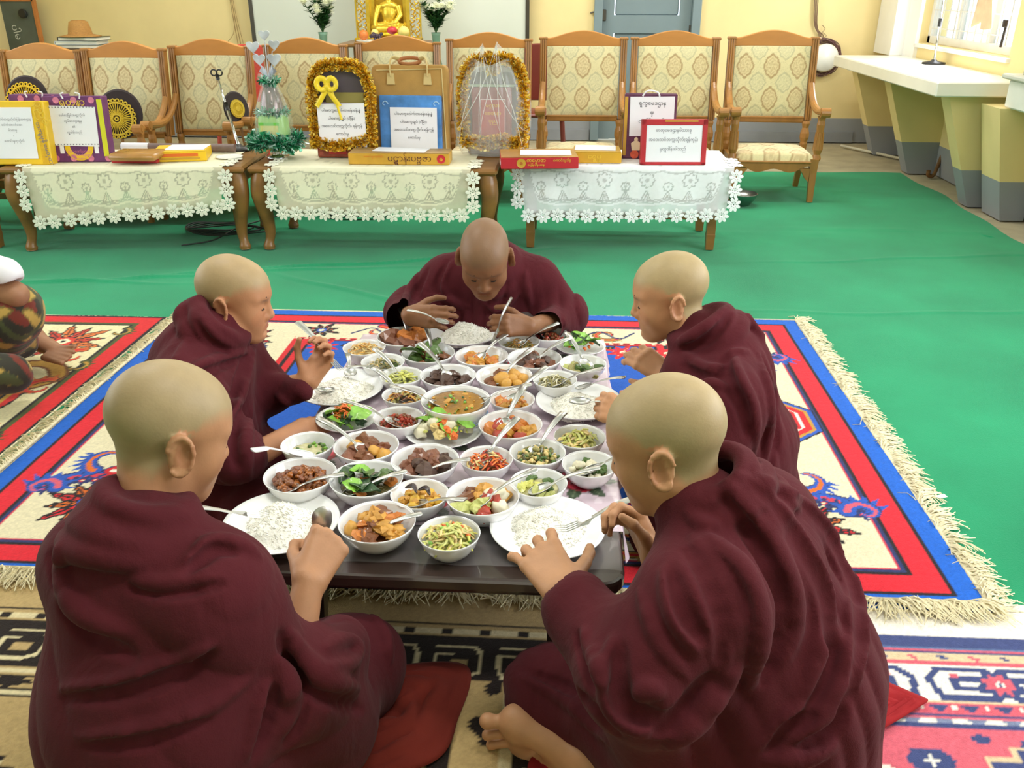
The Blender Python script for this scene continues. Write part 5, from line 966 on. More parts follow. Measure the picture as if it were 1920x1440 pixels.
# ------------------------------------------------------------------ the meal: bowls, plates, spoons, food
M_china = mat('white_china', (240, 241, 242), .12, var=.015, scale=6, coat=.4)
M_rim = mat('grey_blue_rim_line', (120, 130, 138), .25, var=.05)
M_spoon = mat('stainless_steel', (196, 196, 194), .3, .9, var=.05, scale=20)
def bowl_meshes():
    prof = [(0, .045), (.42, .045), (.46, 0), (.50, 0), (.52, .06), (.70, .20), (.88, .50), (.97, .80), (1.0, .90), (.985, .915), (.955, .80), (.86, .52), (.68, .25), (.45, .12), (0, .10)]
    b = MB().lathe(prof, 40).mesh('bowl_body'); r = MB().lathe([(.972, .86), (.978, .873), (.982, .886), (.973, .875)], 40).mesh('rim_line')
    for me, m in ((b, M_china), (r, M_rim)): me.materials.append(m); me.polygons.foreach_set('use_smooth', np.ones(len(me.polygons), bool))
    return b, r
BM, RM = bowl_meshes()
pp = [(0, .03), (.50, .03), (.54, 0), (.58, 0), (.60, .04), (.72, .09), (.90, .15), (1.0, .205), (.995, .22), (.90, .175), (.72, .115), (.62, .07), (0, .06)]
PM = MB().lathe(pp, 48).mesh('plate_body'); PM.materials.append(M_china); PM.polygons.foreach_set('use_smooth', np.ones(len(PM.polygons), bool))
PR = MB().lathe([(.955, .200), (.965, .2055), (.975, .210), (.965, .203)], 48).mesh('rim_line'); PR.materials.append(M_rim)
def put(me, name, parent, sc_): o = link(name, me, None, parent); o.scale = (sc_[0], sc_[0], sc_[1]); return o
def dish(px, py, wpx, kind, label):
    """a bowl or plate whose rim is seen centred at (px, py); returns its centre, radius and height"""
    h = {'bowl': .058, 'big': .085, 'plate': .026, 'rice': .032}[kind]; p = atz(px, py, TZ+h*.9); dep = (p-_C) @ _FW; rad = wpx/2*dep/FPX
    if kind == 'bowl': h = .040+rad*.27
    p = atz(px, py, TZ+h*(.9 if kind in ('bowl', 'big') else .2)); z0 = TZ+.0042
    nm = 'bowl' if kind in ('bowl', 'big') else 'plate'; r = empty(nm, (p[0], p[1], z0), RNG.uniform(0, 6), label, nm, 'white china bowls of dishes on the low table' if nm == 'bowl' else 'white china plates on the low table')
    if nm == 'bowl': put(BM, 'bowl_body', r, (rad, h)); put(RM, 'rim_line', r, (rad, h))
    else: put(PM, 'plate_body', r, (rad, h*4.6)); put(PR, 'rim_line', r, (rad, h*4.6))
    return np.array([p[0], p[1], z0]), rad, h
def irregular(seed, n=7, m=5, jit=.22):
    global RNG
    sv = RNG; RNG = np.random.default_rng(seed); me = MB().ball((0, 0, 0), 1., n, m, jit=jit).mesh('chunk'); RNG = sv; return me
_ch = {}
def chunk_mesh(m, k, jit=.22):
    jit = jit if m.name.endswith(('potato', 'corn')) else jit+.12
    key = (m.name, k, jit)
    if key not in _ch: me = irregular(k*13+len(m.name), 8, 6, jit); me.materials.append(m); me.polygons.foreach_set('use_smooth', np.full(len(me.polygons), m.name.endswith(('potato', 'corn', 'red', 'cauliflower')))); _ch[key] = me
    return _ch[key]
def fm(name, rgb, rough=.4, var=.3, scale=50, coat=.25): return mat('food_'+name, rgb, rough, var=var, scale=scale, coat=coat, bump=.3, bscale=120)
F = dict(brown=fm('brown_curry', (122, 70, 34)), dark=fm('dark_beef', (78, 50, 38)), oil=fm('curry_oil', (150, 84, 30), .15), orange=fm('orange_curry', (204, 122, 46)), potato=fm('potato', (212, 156, 62), .4, .15), red=fm('chilli_red', (170, 52, 28)), gold=fm('golden_fry', (206, 150, 60)), yellow=fm('yellow_corn', (224, 176, 52)), pale=fm('pale_noodle', (222, 196, 130)), cab=fm('pickled_cabbage', (206, 206, 104)), green=fm('cooked_greens', (74, 104, 42)), lime=fm('fresh_lettuce', (132, 186, 70)), dkgreen=fm('dark_broccoli', (42, 74, 40)), olive=fm('olive_sprouts', (150, 142, 82)), white=fm('white_cauliflower', (232, 226, 198), .5, .1), carrot=fm('carrot', (228, 112, 40)), soup=fm('yellow_soup', (150, 106, 30), .4, .45, 24, 0), gsoup=fm('green_brown_soup', (74, 66, 34), .08, .35, 22), csoup=fm('clear_soup', (186, 180, 130), .06, .15), meat=fm('stewed_meat', (128, 76, 52)), chilli=fm('dark_chilli', (46, 26, 28), .2), rice=mat('cooked_rice', (246, 244, 234), .5, var=.05, scale=90, bump=.25, bscale=180), stem=fm('pale_stem', (196, 200, 120)))
def rest_z(h, rad, q): return h*(.12+.80*np.clip(q, 0, 1)**2.2)
def sauce(r, rad, h, lv, m, name='sauce', mound=0.):
    n = 9; prof = [(rad*(.10+.80*lv**.55)*k/n, h*lv+mound*(1-(k/n)**2)) for k in range(n+1)]; prof.append((rad*.2, h*lv-.012)); prof = prof[::-1]
    MB().lathe(prof, 28).build(name, m, r, smooth=True)
def chunks(r, rad, h, lv, ms, n, sz, name, flat=.75, jit=.2, spread=.68, heap=.35, long=1.):
    """pieces large enough to pick apart: each an object of its own"""
    for k in range(n):
        a = k*2.399+RNG.uniform(-.4, .4); q = spread*math.sqrt((k+.5)/n); s_ = sz*RNG.uniform(.75, 1.2); z = h*lv+s_*.15+heap*sz*(1-(q/spread)**2)*1.6
        o = link(name, chunk_mesh(ms[k % len(ms)], k % 4, jit), None, r, (rad*q*math.cos(a), rad*q*math.sin(a), z), (RNG.uniform(-.5, .5), RNG.uniform(-.5, .5), RNG.uniform(0, 6))); o.scale = (s_*long, s_, s_*flat)
def bits(r, rad, h, lv, ms, n, sz, name, spread=.72, heap=.02):
    """pieces too small to pick apart, joined per colour"""
    for mi, m in enumerate(ms):
        b = MB()
        for k in range(n//len(ms)):
            a = RNG.uniform(0, 6.283); q = spread*math.sqrt(RNG.uniform(0, 1)); s_ = sz*RNG.uniform(.6, 1.3); b.ball((rad*q*math.cos(a), rad*q*math.sin(a), h*lv+heap*(1-(q/spread)**2)*RNG.uniform(.4, 1.05)), (s_*1.4, s_, s_*.8), 6, 4, R=rotm(RNG.uniform(-1, 1), RNG.uniform(-1, 1), RNG.uniform(0, 6)), jit=.2)
        o = b.build(name, m, r, smooth=True); o['kind'] = 'stuff'
def strands(r, rad, h, lv, ms, n, w, name, heap=.022, L=.03, spread=.7):
    for m in ms:
        b = MB()
        for k in range(n//len(ms)):
            a = RNG.uniform(0, 6.283); q = spread*math.sqrt(RNG.uniform(0, 1)); c = np.array([rad*q*math.cos(a), rad*q*math.sin(a), h*lv+heap*(1-(q/spread)**2)*RNG.uniform(.5, 1.1)]); t = RNG.uniform(0, 6.283); d = np.array([math.cos(t), math.sin(t), RNG.uniform(-.25, .35)]); e = np.array([-d[1], d[0], 0])*RNG.uniform(-.6, .6)
            b.tube([c-d*L*.5, c-d*L*.1+e*L*.3+(0, 0, .004), c+d*L*.25+e*L*.2, c+d*L*.5-e*L*.1-(0, 0, .004)], [w*.6, w, w, w*.5], 5, flat=(1.3, .6))
        o = b.build(name, m, r, smooth=True); o['kind'] = 'stuff'
def leaves(r, rad, h, lv, m, n, L, name='leaf', lift=.02):
    for k in range(n):
        a = k*2.4+RNG.uniform(-.3, .3); q = .62*math.sqrt((k+.5)/n); c = (rad*q*math.cos(a), rad*q*math.sin(a), h*lv+lift*RNG.uniform(.5, 1.2)); b = MB(); l = L*RNG.uniform(.8, 1.2)
        U_, V_ = np.meshgrid(np.linspace(0, 1, 7), np.linspace(-1, 1, 5), indexing='ij'); wd = .42*np.sin(U_**.8*math.pi)*(1+.12*np.sin(U_*20))+.01
        P = np.stack([l*(U_-.4), l*wd*V_, .16*l*np.sin(U_*3)+.10*l*V_**2+.03*l*np.sin(V_*5+U_*7)], -1).reshape(-1, 3); b.add(P, [tuple(f) for f in gridq(7, 5)]); b.build(name, m, r, smooth=True, loc=c, rot=(RNG.uniform(-.5, .5), RNG.uniform(-.5, .5), RNG.uniform(0, 6)))
def rice(r, rad, h, n, hh, off=(0, 0), sp=.68):
    nn = 40; a = np.linspace(0, 2*math.pi, 48, endpoint=False); P = []
    for k in range(nn//2+1):
        q = k/(nn/2); rr = rad*sp*q*(1+.10*np.sin(3*a+1)+.06*np.sin(5*a)); z = h*.30+hh*(1-q**1.7)*(1+.22*np.sin(rr*90+a*2)*q)+RNG.uniform(-.0015, .0015, 48)*(k > 0); P.append(np.stack([off[0]+rr*np.cos(a), off[1]+rr*np.sin(a), z+0*a], 1))
    me = npmesh('rice_heap', np.concatenate(P), gridq(nn//2+1, 48, wrapv=True)); link('rice_heap', me, F['rice'], r, smooth=True)
    b = MB()
    for k in range(n):
        t = RNG.uniform(0, 6.283); q = math.sqrt(RNG.uniform(0, 1))*1.06; rr = rad*sp*q*(1+.10*math.sin(3*t+1)+.06*math.sin(5*t)); z = h*.30+hh*max(0, 1-q**1.7)*(1+.22*math.sin(rr*90+t*2)*min(q, 1)); d = np.array([RNG.normal(), RNG.normal(), RNG.normal()*.5]); d /= np.linalg.norm(d); w = np.cross(d, (.3, .2, 1)); w /= np.linalg.norm(w); u_ = np.cross(d, w); c = np.array([off[0]+rr*math.cos(t), off[1]+rr*math.sin(t), z+RNG.uniform(0, .003)])
        b.add([c-d*.0042, c+w*.0012, c+u_*.0012, c-w*.0012, c-u_*.0012, c+d*.0042], [(0, 2, 1), (0, 3, 2), (0, 4, 3), (0, 1, 4), (5, 1, 2), (5, 2, 3), (5, 3, 4), (5, 4, 1)])
    o = b.build('rice_grains', F['rice'], r, smooth=True); o['kind'] = 'stuff'
def spoon_mesh(china=False, fork=False):
    t = np.linspace(0, 1, 15); b = MB()
    if not fork:
        n = 12; V = []; na = 9                                       # bowl of the spoon: a shallow oval shell
        for i in range(n+1):
            u = i/n; w = .023*(1-abs(2*u-1)**2.3)**.5*(1-.18*(u-.5)); dz = .0085*(1-abs(2*u-1)**2)
            for j in range(na): v = -1+2*j/(na-1); V.append((.062*u-.062, w*v, -dz*(1-v*v)))
        V = np.array(V); Q = gridq(n+1, na); b.add(V, [tuple(q[::-1]) for q in Q]); b.add(V-(0, 0, .0014), [tuple(q) for q in Q])
        b.tube([(-.062, 0, 0)] + [(-.031-.031*math.cos(a), .021*math.sin(a)*.98, 0) for a in np.linspace(0, 2*math.pi, 25)], .0012, 5, caps=False)
    else:
        b.add([(-.03, -.0105, -.003), (-.03, .0105, -.003), (-.012, .010, -.005), (0, .003, 0), (0, -.003, 0), (-.012, -.010, -.005)], [(0, 1, 2, 3, 4, 5), (5, 4, 3, 2, 1, 0)])
        for j in range(4): y = -.0085+j*.00567; b.tube([(-.028, y, -.003), (-.05, y*1.05, -.004), (-.066, y*1.05, .002)], [.0022, .002, .0008], 6, flat=(1, .5))
    L = .125 if not china else .08; b.tube([(-.003, 0, -.001), (.02, 0, .004), (.05, 0, .0075), (.085*L/.125, 0, .006), (L, 0, .001), (L+.003, 0, 0)], [.005, .0056, .008, .0105, .0128, .006], 8, flat=(1, .24)); return b.mesh('fork' if fork else 'spoon')
SPM = spoon_mesh(); SPM.materials.append(M_spoon); SPM.polygons.foreach_set('use_smooth', np.ones(len(SPM.polygons), bool))
SPC = spoon_mesh(True); SPC.materials.append(M_china); SPC.polygons.foreach_set('use_smooth', np.ones(len(SPC.polygons), bool))
FKM = spoon_mesh(fork=True); FKM.materials.append(M_spoon)
def cutlery(a, b_, label, me=None, roll=0., cat='spoon', fixed=None):
    """from the bowl tip a to the handle end b_ (both in space)"""
    me = me or SPM; a = np.array(a, float); b_ = np.array(b_, float); d = b_-a; L = np.linalg.norm(d); d /= L; tot = .19 if me is not SPC else .145
    side = np.cross((0, 0, 1), d); side /= np.linalg.norm(side); up = np.cross(d, side); Rm = np.stack([d, side, up], 1) @ rotm(roll, 0, 0); s_ = fixed or min(max(L/tot, .8), 1.25)
    o = link(cat, me, None); o.matrix_world = Matrix.Translation(a+d*.062*s_) @ Matrix(Rm.tolist()).to_4x4() @ Matrix.Scale(s_, 4); tag(o, label, cat, 'cutlery on the low table'); return o
def spoon_px(c, rad, h, hx, hy, label, inx=.0, iny=.0, hz=None, me=None, roll=0.):
    tip = np.array([c[0]+inx*rad, c[1]+iny*rad, c[2]+h*.66]); e = atz(hx, hy, hz or (TZ+h+.03)); v = e-tip; L = np.linalg.norm(v); L2 = min(max(L*1.05, .175), .225); return cutlery(tip, tip+v/L*L2, label, me, roll)
def food(name, c, label, cat): return empty(name, c, RNG.uniform(0, 6), label, cat, 'dishes of food on the low table')
f_ = F
D = [ # rim centre x, y, width, kind, bowl label, food name, food label, builder, spoon handle end (x, y) or None
 (757, 632, 100, 'bowl', 'white bowl of large orange meat pieces at the far left of the table', 'meat_curry', 'large orange and brown meat pieces in the far left bowl', lambda r, R, h: (sauce(r, R, h, .55, f_['brown']), chunks(r, R, h, .55, [f_['orange'], f_['brown'], f_['meat']], 8, R*.36, 'meat_piece')), (757, 597)),
 (683, 653, 80, 'bowl', 'small white bowl of pale yellow noodles at the left table edge', 'noodle_salad', 'pale yellow noodles with prawn bits in the small left bowl', lambda r, R, h: (sauce(r, R, h, .6, f_['pale']), strands(r, R, h, .65, [f_['pale'], f_['gold']], 70, .0022, 'noodles')), None),
 (1030, 628, 72, 'bowl', 'small white bowl of red fried chilli relish at the far right', 'chilli_relish', 'red brown fried chilli relish in the far right bowl', lambda r, R, h: (sauce(r, R, h, .5, f_['red']), bits(r, R, h, .55, [f_['red'], f_['brown']], 90, .005, 'relish_bits')), (972, 578)),
 (973, 642, 78, 'bowl', 'small white bowl of olive shredded relish right of the far rice plate', 'shredded_relish', 'olive shredded relish in the bowl beside the far rice plate', lambda r, R, h: (sauce(r, R, h, .5, f_['olive']), strands(r, R, h, .55, [f_['olive'], f_['gold']], 80, .0016, 'shreds')), (1020, 620)),
 (803, 663, 100, 'bowl', 'white bowl of green vegetables with meat in front of the far rice plate', 'greens_with_meat', 'green leaves and brown meat in the bowl before the far rice plate', lambda r, R, h: (sauce(r, R, h, .5, f_['gsoup']), chunks(r, R, h, .5, [f_['brown'], f_['green']], 7, R*.25, 'meat_piece'), leaves(r, R, h, .6, f_['lime'], 3, R*.6), leaves(r, R, h, .6, f_['green'], 4, R*.75)), (803, 628)),
 (903, 668, 100, 'bowl', 'white bowl of golden fried pieces under a dark upright spoon', 'golden_fry', 'golden brown fried pieces in the bowl with a dark spoon', lambda r, R, h: (sauce(r, R, h, .5, f_['oil']), chunks(r, R, h, .5, [f_['gold'], f_['orange']], 15, R*.19, 'fried_piece')), (940, 636)),
 (1002, 673, 102, 'bowl', 'white bowl of dark dry beef towards the far right', 'dry_beef', 'dark dry beef pieces in the far right bowl with a spoon', lambda r, R, h: (sauce(r, R, h, .4, f_['dark']), chunks(r, R, h, .48, [f_['dark'], f_['meat']], 12, R*.24, 'beef_piece', heap=.5)), (1050, 645)),
 (1088, 660, 96, 'plate', 'white plate of leafy raw vegetables at the far right table corner', 'raw_vegetables', 'fresh green leaves with carrot bits at the far right corner', lambda r, R, h: (leaves(r, R, h, .7, f_['lime'], 6, R*.8), leaves(r, R, h, .9, f_['dkgreen'], 6, R*.6), bits(r, R, h, 1.0, [f_['carrot']], 14, .006, 'carrot_bits')), None),
 (1093, 683, 88, 'bowl', 'white bowl of pale green beans at the far right table edge', 'green_beans', 'pale green bean pods in the bowl at the right table edge', lambda r, R, h: (sauce(r, R, h, .5, f_['green']), chunks(r, R, h, .55, [f_['green'], f_['stem'], f_['olive']], 12, R*.17, 'bean', long=2.0)), (1075, 645)),
 (718, 680, 82, 'bowl', 'small white bowl of ginger noodles below the pale noodle bowl', 'ginger_salad', 'pale ginger shreds with green herbs in the left bowl', lambda r, R, h: (sauce(r, R, h, .5, f_['olive']), strands(r, R, h, .6, [f_['pale'], f_['olive'], f_['green']], 90, .0017, 'shreds')), (672, 690)),
 (753, 706, 82, 'bowl', 'small white bowl of yellow green cabbage right of the left rice plate', 'cabbage_pickle', 'yellow green cabbage pickle in the bowl by the left rice plate', lambda r, R, h: (sauce(r, R, h, .5, f_['cab']), strands(r, R, h, .6, [f_['cab'], f_['stem']], 70, .003, 'cabbage_shreds')), (716, 668)),
 (840, 705, 105, 'bowl', 'white bowl of very dark sliced beef behind the soup bowl', 'sliced_beef', 'very dark sliced beef in the bowl behind the soup', lambda r, R, h: (sauce(r, R, h, .4, f_['dark']), chunks(r, R, h, .5, [f_['dark']], 11, R*.27, 'beef_piece', flat=.6, heap=.5)), (817, 677)),
 (945, 706, 107, 'bowl', 'white bowl of golden potato curry behind and right of the soup bowl', 'potato_curry', 'golden potato pieces in curry behind the soup bowl', lambda r, R, h: (sauce(r, R, h, .5, f_['oil']), chunks(r, R, h, .52, [f_['potato'], f_['potato'], f_['brown']], 10, R*.27, 'potato_piece', .8, .1)), (978, 672)),
 (1040, 713, 84, 'bowl', 'small white bowl of pale bean sprouts at the right table edge', 'bean_sprouts', 'pale bean sprouts with herbs in the right edge bowl', lambda r, R, h: (sauce(r, R, h, .5, f_['olive']), strands(r, R, h, .6, [f_['olive'], f_['white'], f_['olive']], 110, .0017, 'sprouts')), (1095, 702)),
 (758, 742, 84, 'bowl', 'white bowl of mixed brown fry left of the soup bowl', 'mixed_fry', 'mixed brown fry with onion left of the soup bowl', lambda r, R, h: (sauce(r, R, h, .5, f_['brown']), strands(r, R, h, .6, [f_['gold'], f_['olive'], f_['brown']], 70, .0028, 'fried_shreds')), (712, 700)),
 (855, 752, 132, 'big', 'largest white bowl with blue pattern, full of yellow soup, mid table', 'vegetable_soup', 'yellow brown soup with herbs in the largest bowl', lambda r, R, h: (sauce(r, R, h, .80, f_['soup']), bits(r, R, h, .80, [f_['green'], f_['lime'], f_['gold']], 33, .0042, 'herbs', heap=.002, spread=.8), chunks(r, R, h, .75, [f_['potato']], 3, R*.14, 'potato_piece', .5, heap=0)), None),
 (960, 750, 86, 'bowl', 'white bowl of orange curry shreds right of the soup bowl', 'pumpkin_fry', 'orange golden shreds in the bowl right of the soup', lambda r, R, h: (sauce(r, R, h, .5, f_['orange']), chunks(r, R, h, .55, [f_['gold'], f_['orange']], 13, R*.2, 'fried_piece')), (992, 718)),
 (747, 785, 95, 'bowl', 'white bowl of dark red dried chilli flakes left of the table middle', 'chilli_flakes', 'dark red fried chilli flakes in the bowl near the raw vegetables', lambda r, R, h: (sauce(r, R, h, .5, f_['red']), bits(r, R, h, .58, [f_['red'], f_['brown']], 140, .0045, 'flakes')), (685, 768)),
 (652, 797, 118, 'plate', 'oval white plate of carrot, lettuce and broccoli at left table edge', 'raw_vegetables', 'shredded carrot, lettuce and dark broccoli on the left plate', lambda r, R, h: (leaves(r, R, h, .6, f_['lime'], 7, R*.85), strands(r, R*.6, h, 1.3, [f_['carrot']], 46, .0022, 'carrot_shreds', heap=.025), chunks(r, R, h, .9, [f_['dkgreen']], 6, R*.2, 'broccoli_floret', jit=.35, spread=.75)), None),
 (957, 797, 120, 'bowl', 'white bowl of red orange chicken right of the table middle', 'tomato_chicken', 'red orange chicken pieces in sauce right of the table middle', lambda r, R, h: (sauce(r, R, h, .5, f_['oil']), chunks(r, R, h, .55, [f_['orange'], f_['red'], f_['gold']], 14, R*.23, 'chicken_piece')), (968, 752)),
 (1087, 820, 98, 'bowl', 'white bowl of yellow cabbage slaw in front of the right rice plate', 'cabbage_slaw', 'yellow green cabbage slaw before the right rice plate', lambda r, R, h: (sauce(r, R, h, .5, f_['cab']), strands(r, R, h, .62, [f_['cab'], f_['stem'], f_['pale']], 80, .0034, 'cabbage_shreds')), None),
 (577, 835, 100, 'bowl', 'white bowl of thin herb soup at the left table edge', 'herb_soup', 'thin pale herb soup at the left table edge', lambda r, R, h: (sauce(r, R, h, .55, f_['csoup']), bits(r, R, h, .55, [f_['lime'], f_['green']], 30, .005, 'herbs', heap=.003)), (515, 847)),
 (687, 837, 122, 'bowl', 'white bowl of brown pork and potato wedges left of the salad plate', 'pork_and_potato', 'brown pork cubes and potato wedges left of the salad plate', lambda r, R, h: (sauce(r, R, h, .45, f_['brown']), chunks(r, R, h, .52, [f_['brown'], f_['meat'], f_['potato'], f_['brown']], 12, R*.27, 'meat_piece', .75, .16)), (632, 808)),
 (832, 820, 150, 'plate', 'white oval plate of mixed salad in front of the soup bowl', 'mixed_salad', 'mixed salad of carrot, cauliflower and lettuce before the soup bowl', lambda r, R, h: (leaves(r, R, h, .8, f_['lime'], 6, R*.5, lift=.03), chunks(r, R, h, 1.0, [f_['white'], f_['carrot'], f_['pale'], f_['white']], 22, R*.14, 'salad_piece', spread=.66, heap=1.1), bits(r, R, h, 1.1, [f_['carrot'], f_['cab']], 40, .005, 'salad_bits', heap=.03)), None),
 (797, 864, 128, 'bowl', 'white bowl of large brown stewed meat pieces, spoon lying along its front', 'stewed_meat', 'large brown stewed meat pieces in the middle front bowl', lambda r, R, h: (sauce(r, R, h, .42, f_['brown']), chunks(r, R, h, .5, [f_['meat'], f_['dark'], f_['meat']], 11, R*.28, 'meat_piece', .8, .18, heap=.45)), 'L'),
 (912, 862, 100, 'bowl', 'white bowl of red and orange papaya salad right of the stewed meat', 'papaya_salad', 'red and orange shredded papaya salad', lambda r, R, h: (sauce(r, R, h, .5, f_['oil']), strands(r, R, h, .6, [f_['carrot'], f_['red'], f_['pale']], 90, .0024, 'shreds', heap=.028)), (942, 818)),
 (1008, 849, 106, 'bowl', 'white bowl of minced greens and sprouts right of the papaya salad', 'minced_sprouts', 'minced brown sprouts and greens right of the papaya salad', lambda r, R, h: (sauce(r, R, h, .5, f_['olive']), bits(r, R, h, .6, [f_['olive'], f_['pale'], f_['green']], 120, .005, 'minced_bits', heap=.024)), (1035, 803)),
 (1105, 872, 104, 'bowl', 'white bowl of white and green fish salad at the right table edge', 'fish_salad', 'white and green chopped fish salad at the right table edge', lambda r, R, h: (sauce(r, R, h, .5, f_['olive']), chunks(r, R, h, .55, [f_['white'], f_['white'], f_['green']], 16, R*.17, 'fish_piece')), (1152, 862)),
 (563, 892, 135, 'bowl', 'white bowl of shredded brown curry at the near left of the table', 'shredded_curry', 'shredded reddish brown curry in the near left bowl', lambda r, R, h: (sauce(r, R, h, .58, f_['oil']), bits(r, R, h, .6, [f_['brown'], f_['oil'], f_['meat']], 130, .008, 'curry_shreds', heap=.022)), 'L'),
 (687, 899, 137, 'bowl', 'white bowl of dark green leaf soup at the near left of the table', 'leaf_soup', 'dark green leaf soup with leaves on top', lambda r, R, h: (sauce(r, R, h, .62, f_['gsoup']), leaves(r, R, h, .62, f_['lime'], 2, R*.6), leaves(r, R, h, .62, f_['dkgreen'], 5, R*.65, lift=.012), leaves(r, R, h, .62, f_['green'], 4, R*.5, lift=.015), chunks(r, R, h, .6, [f_['orange']], 3, R*.15, 'bamboo_piece', long=1.8, heap=.1)), 'R'),
 (787, 928, 110, 'bowl', 'white bowl of yellow corn topped with two dark dried chillies', 'corn_fry', 'yellow corn fry topped with dark dried chillies', lambda r, R, h: (sauce(r, R, h, .5, f_['yellow']), chunks(r, R, h, .52, [f_['yellow'], f_['gold']], 22, R*.15, 'corn_piece', heap=.8), [MB().tube(spline([(x0, y0, h*.8+.012), (x0+.02, y0+.01, h*.8+.024), (x0+.045, y0+.005, h*.8+.02)], 8), [.002, .004, .0055, .006, .006, .005, .004, .002], 8).build('dried_chilli', f_['chilli'], r, smooth=True) for x0, y0 in ((-.005, .0), (-.03, -.02))]), (838, 940)),
 (905, 932, 138, 'bowl', 'white bowl of glossy red sweet and sour meat near the front', 'sweet_sour_meat', 'glossy red sweet and sour meat with pale onion', lambda r, R, h: (sauce(r, R, h, .5, f_['oil']), chunks(r, R, h, .56, [f_['red'], f_['gold'], f_['stem'], f_['white'], f_['brown']], 18, R*.22, 'meat_piece', long=1.3)), (962, 905)),
 (1010, 907, 108, 'bowl', 'white bowl of clear pickle broth under a large ladle spoon', 'pickle_broth', 'clear green pickle broth in the bowl left of the printed rose', lambda r, R, h: (sauce(r, R, h, .6, f_['csoup']), chunks(r, R, h, .6, [f_['cab'], f_['stem'], f_['green']], 9, R*.15, 'pickle_piece', long=1.6, heap=.15)), (1085, 890)),
 (707, 980, 145, 'bowl', 'largest front bowl, white, with brown cauliflower curry', 'cauliflower_curry', 'golden brown cauliflower curry in the largest front bowl', lambda r, R, h: (sauce(r, R, h, .5, f_['brown']), chunks(r, R, h, .56, [f_['gold'], f_['brown'], f_['orange'], f_['potato']], 22, R*.19, 'cauliflower_piece', jit=.3, heap=.8)), 'R'),
 (842, 1002, 118, 'bowl', 'white bowl of green and yellow slaw at the front table edge', 'onion_slaw', 'pale green and yellow slaw in the bowl at the front edge', lambda r, R, h: (sauce(r, R, h, .5, f_['cab']), strands(r, R, h, .64, [f_['cab'], f_['stem'], f_['pale']], 120, .003, 'slaw_shreds', heap=.028, spread=.74), bits(r, R, h, .75, [f_['carrot'], f_['lime']], 16, .004, 'slaw_bits', heap=.022)), None)]
for i, (px, py, wp, kind, bl, fn, flab, build, sp) in enumerate(D):
    c, rad, h = dish(px, py, wp, kind, bl); r = food(fn, c, flab, 'food'); build(r, rad, h)
    lab = 'steel spoon standing in the bowl of %s' % fn.replace('_', ' ')
    if sp in ('L', 'R'):
        s_ = 1 if sp == 'R' else -1; lab = 'steel spoon lying inside the bowl of %s' % fn.replace('_', ' ')
        a = np.array([c[0]-.55*rad*s_*-1*-1, c[1]-.55*rad, c[2]+h*.62]) if sp == 'R' else np.array([c[0]-.45*rad, c[1]-.62*rad, c[2]+h*.66])
        cutlery(a, a+np.array([.16, .03 if sp == 'L' else .07, .035]), lab, fixed=.72 if rad < .07 else .82)
    elif sp:
        cs = fn == 'herb_soup'; spoon_px(c, rad, h, sp[0], sp[1], 'white china spoon resting in the thin herb soup' if cs else lab, inx=(-.35 if sp[0] > px else .3), iny=-.35, me=SPC if cs else None)
    if fn == 'vegetable_soup':
        spoon_px(c, rad, h, 992, 722, 'steel spoon leaning out of the soup bowl to the right', .3, .1); spoon_px(c, rad, h, 770, 738, 'steel spoon leaning out of the soup bowl to the left', -.3, .0)
        b = MB()
        for k in range(26):
            a = k*math.pi/13; b.tube([(rad*.905*math.cos(a+t*.06)*(.94+.06*math.sin(t)), rad*.905*math.sin(a+t*.06)*(.94+.06*math.sin(t)), h*(.34+.05*t)) for t in range(4)], .0022, 5)
        br = [o for o in COL.objects if o.name.startswith('bowl') and o.get('label') == bl][0]; b.build('blue_pattern', mat('pale_blue_glaze', (150, 176, 210), .2), br, smooth=True)
RP = [(530, 997, 220, 'large white plate of rice before the near left person', 'cooked_rice', 'white rice heap on the near left plate', .052, (.0, .0)), (1026, 1007, 220, 'large white plate of rice before the near right person', 'cooked_rice', 'white rice under the hand on the near right plate', .036, (.0, .02)),
      (637, 740, 170, 'white plate of rice on the left side with two spoons', 'cooked_rice', 'white rice heap on the left side plate', .036, (.01, .0)), (1085, 767, 166, 'white plate of rice on the right side by the soup', 'cooked_rice', 'white rice heap on the right side plate', .038, (.0, -.01)), (868, 636, 142, 'white plate with the tallest rice heap at the far end', 'cooked_rice', 'tall white rice heap on the far plate', .052, (.012, -.01))]
RPc = []
for (px, py, wp, pl_, nm, lb, hh, off) in RP:
    c, rad, h = dish(px, py, wp, 'rice', pl_); r = empty(nm, c, 0, lb, 'rice', 'helpings of rice'); rice(r, rad, h, 1000, hh, off); RPc.append((c, rad))
c, rad = RPc[2]; cutlery(c+(.0, -.045, .04), atz(538, 728, .345), 'steel spoon lying on the left rice plate, handle to the robe'); cutlery(c+(.03, .03, .05), atz(655, 682, .36), 'steel spoon standing in the rice of the left plate')
c, rad = RPc[3]; cutlery(c+(-.01, .03, .055), atz(1150, 712, .40), 'steel spoon standing in the rice of the right plate')
c, rad = RPc[4]; MB()
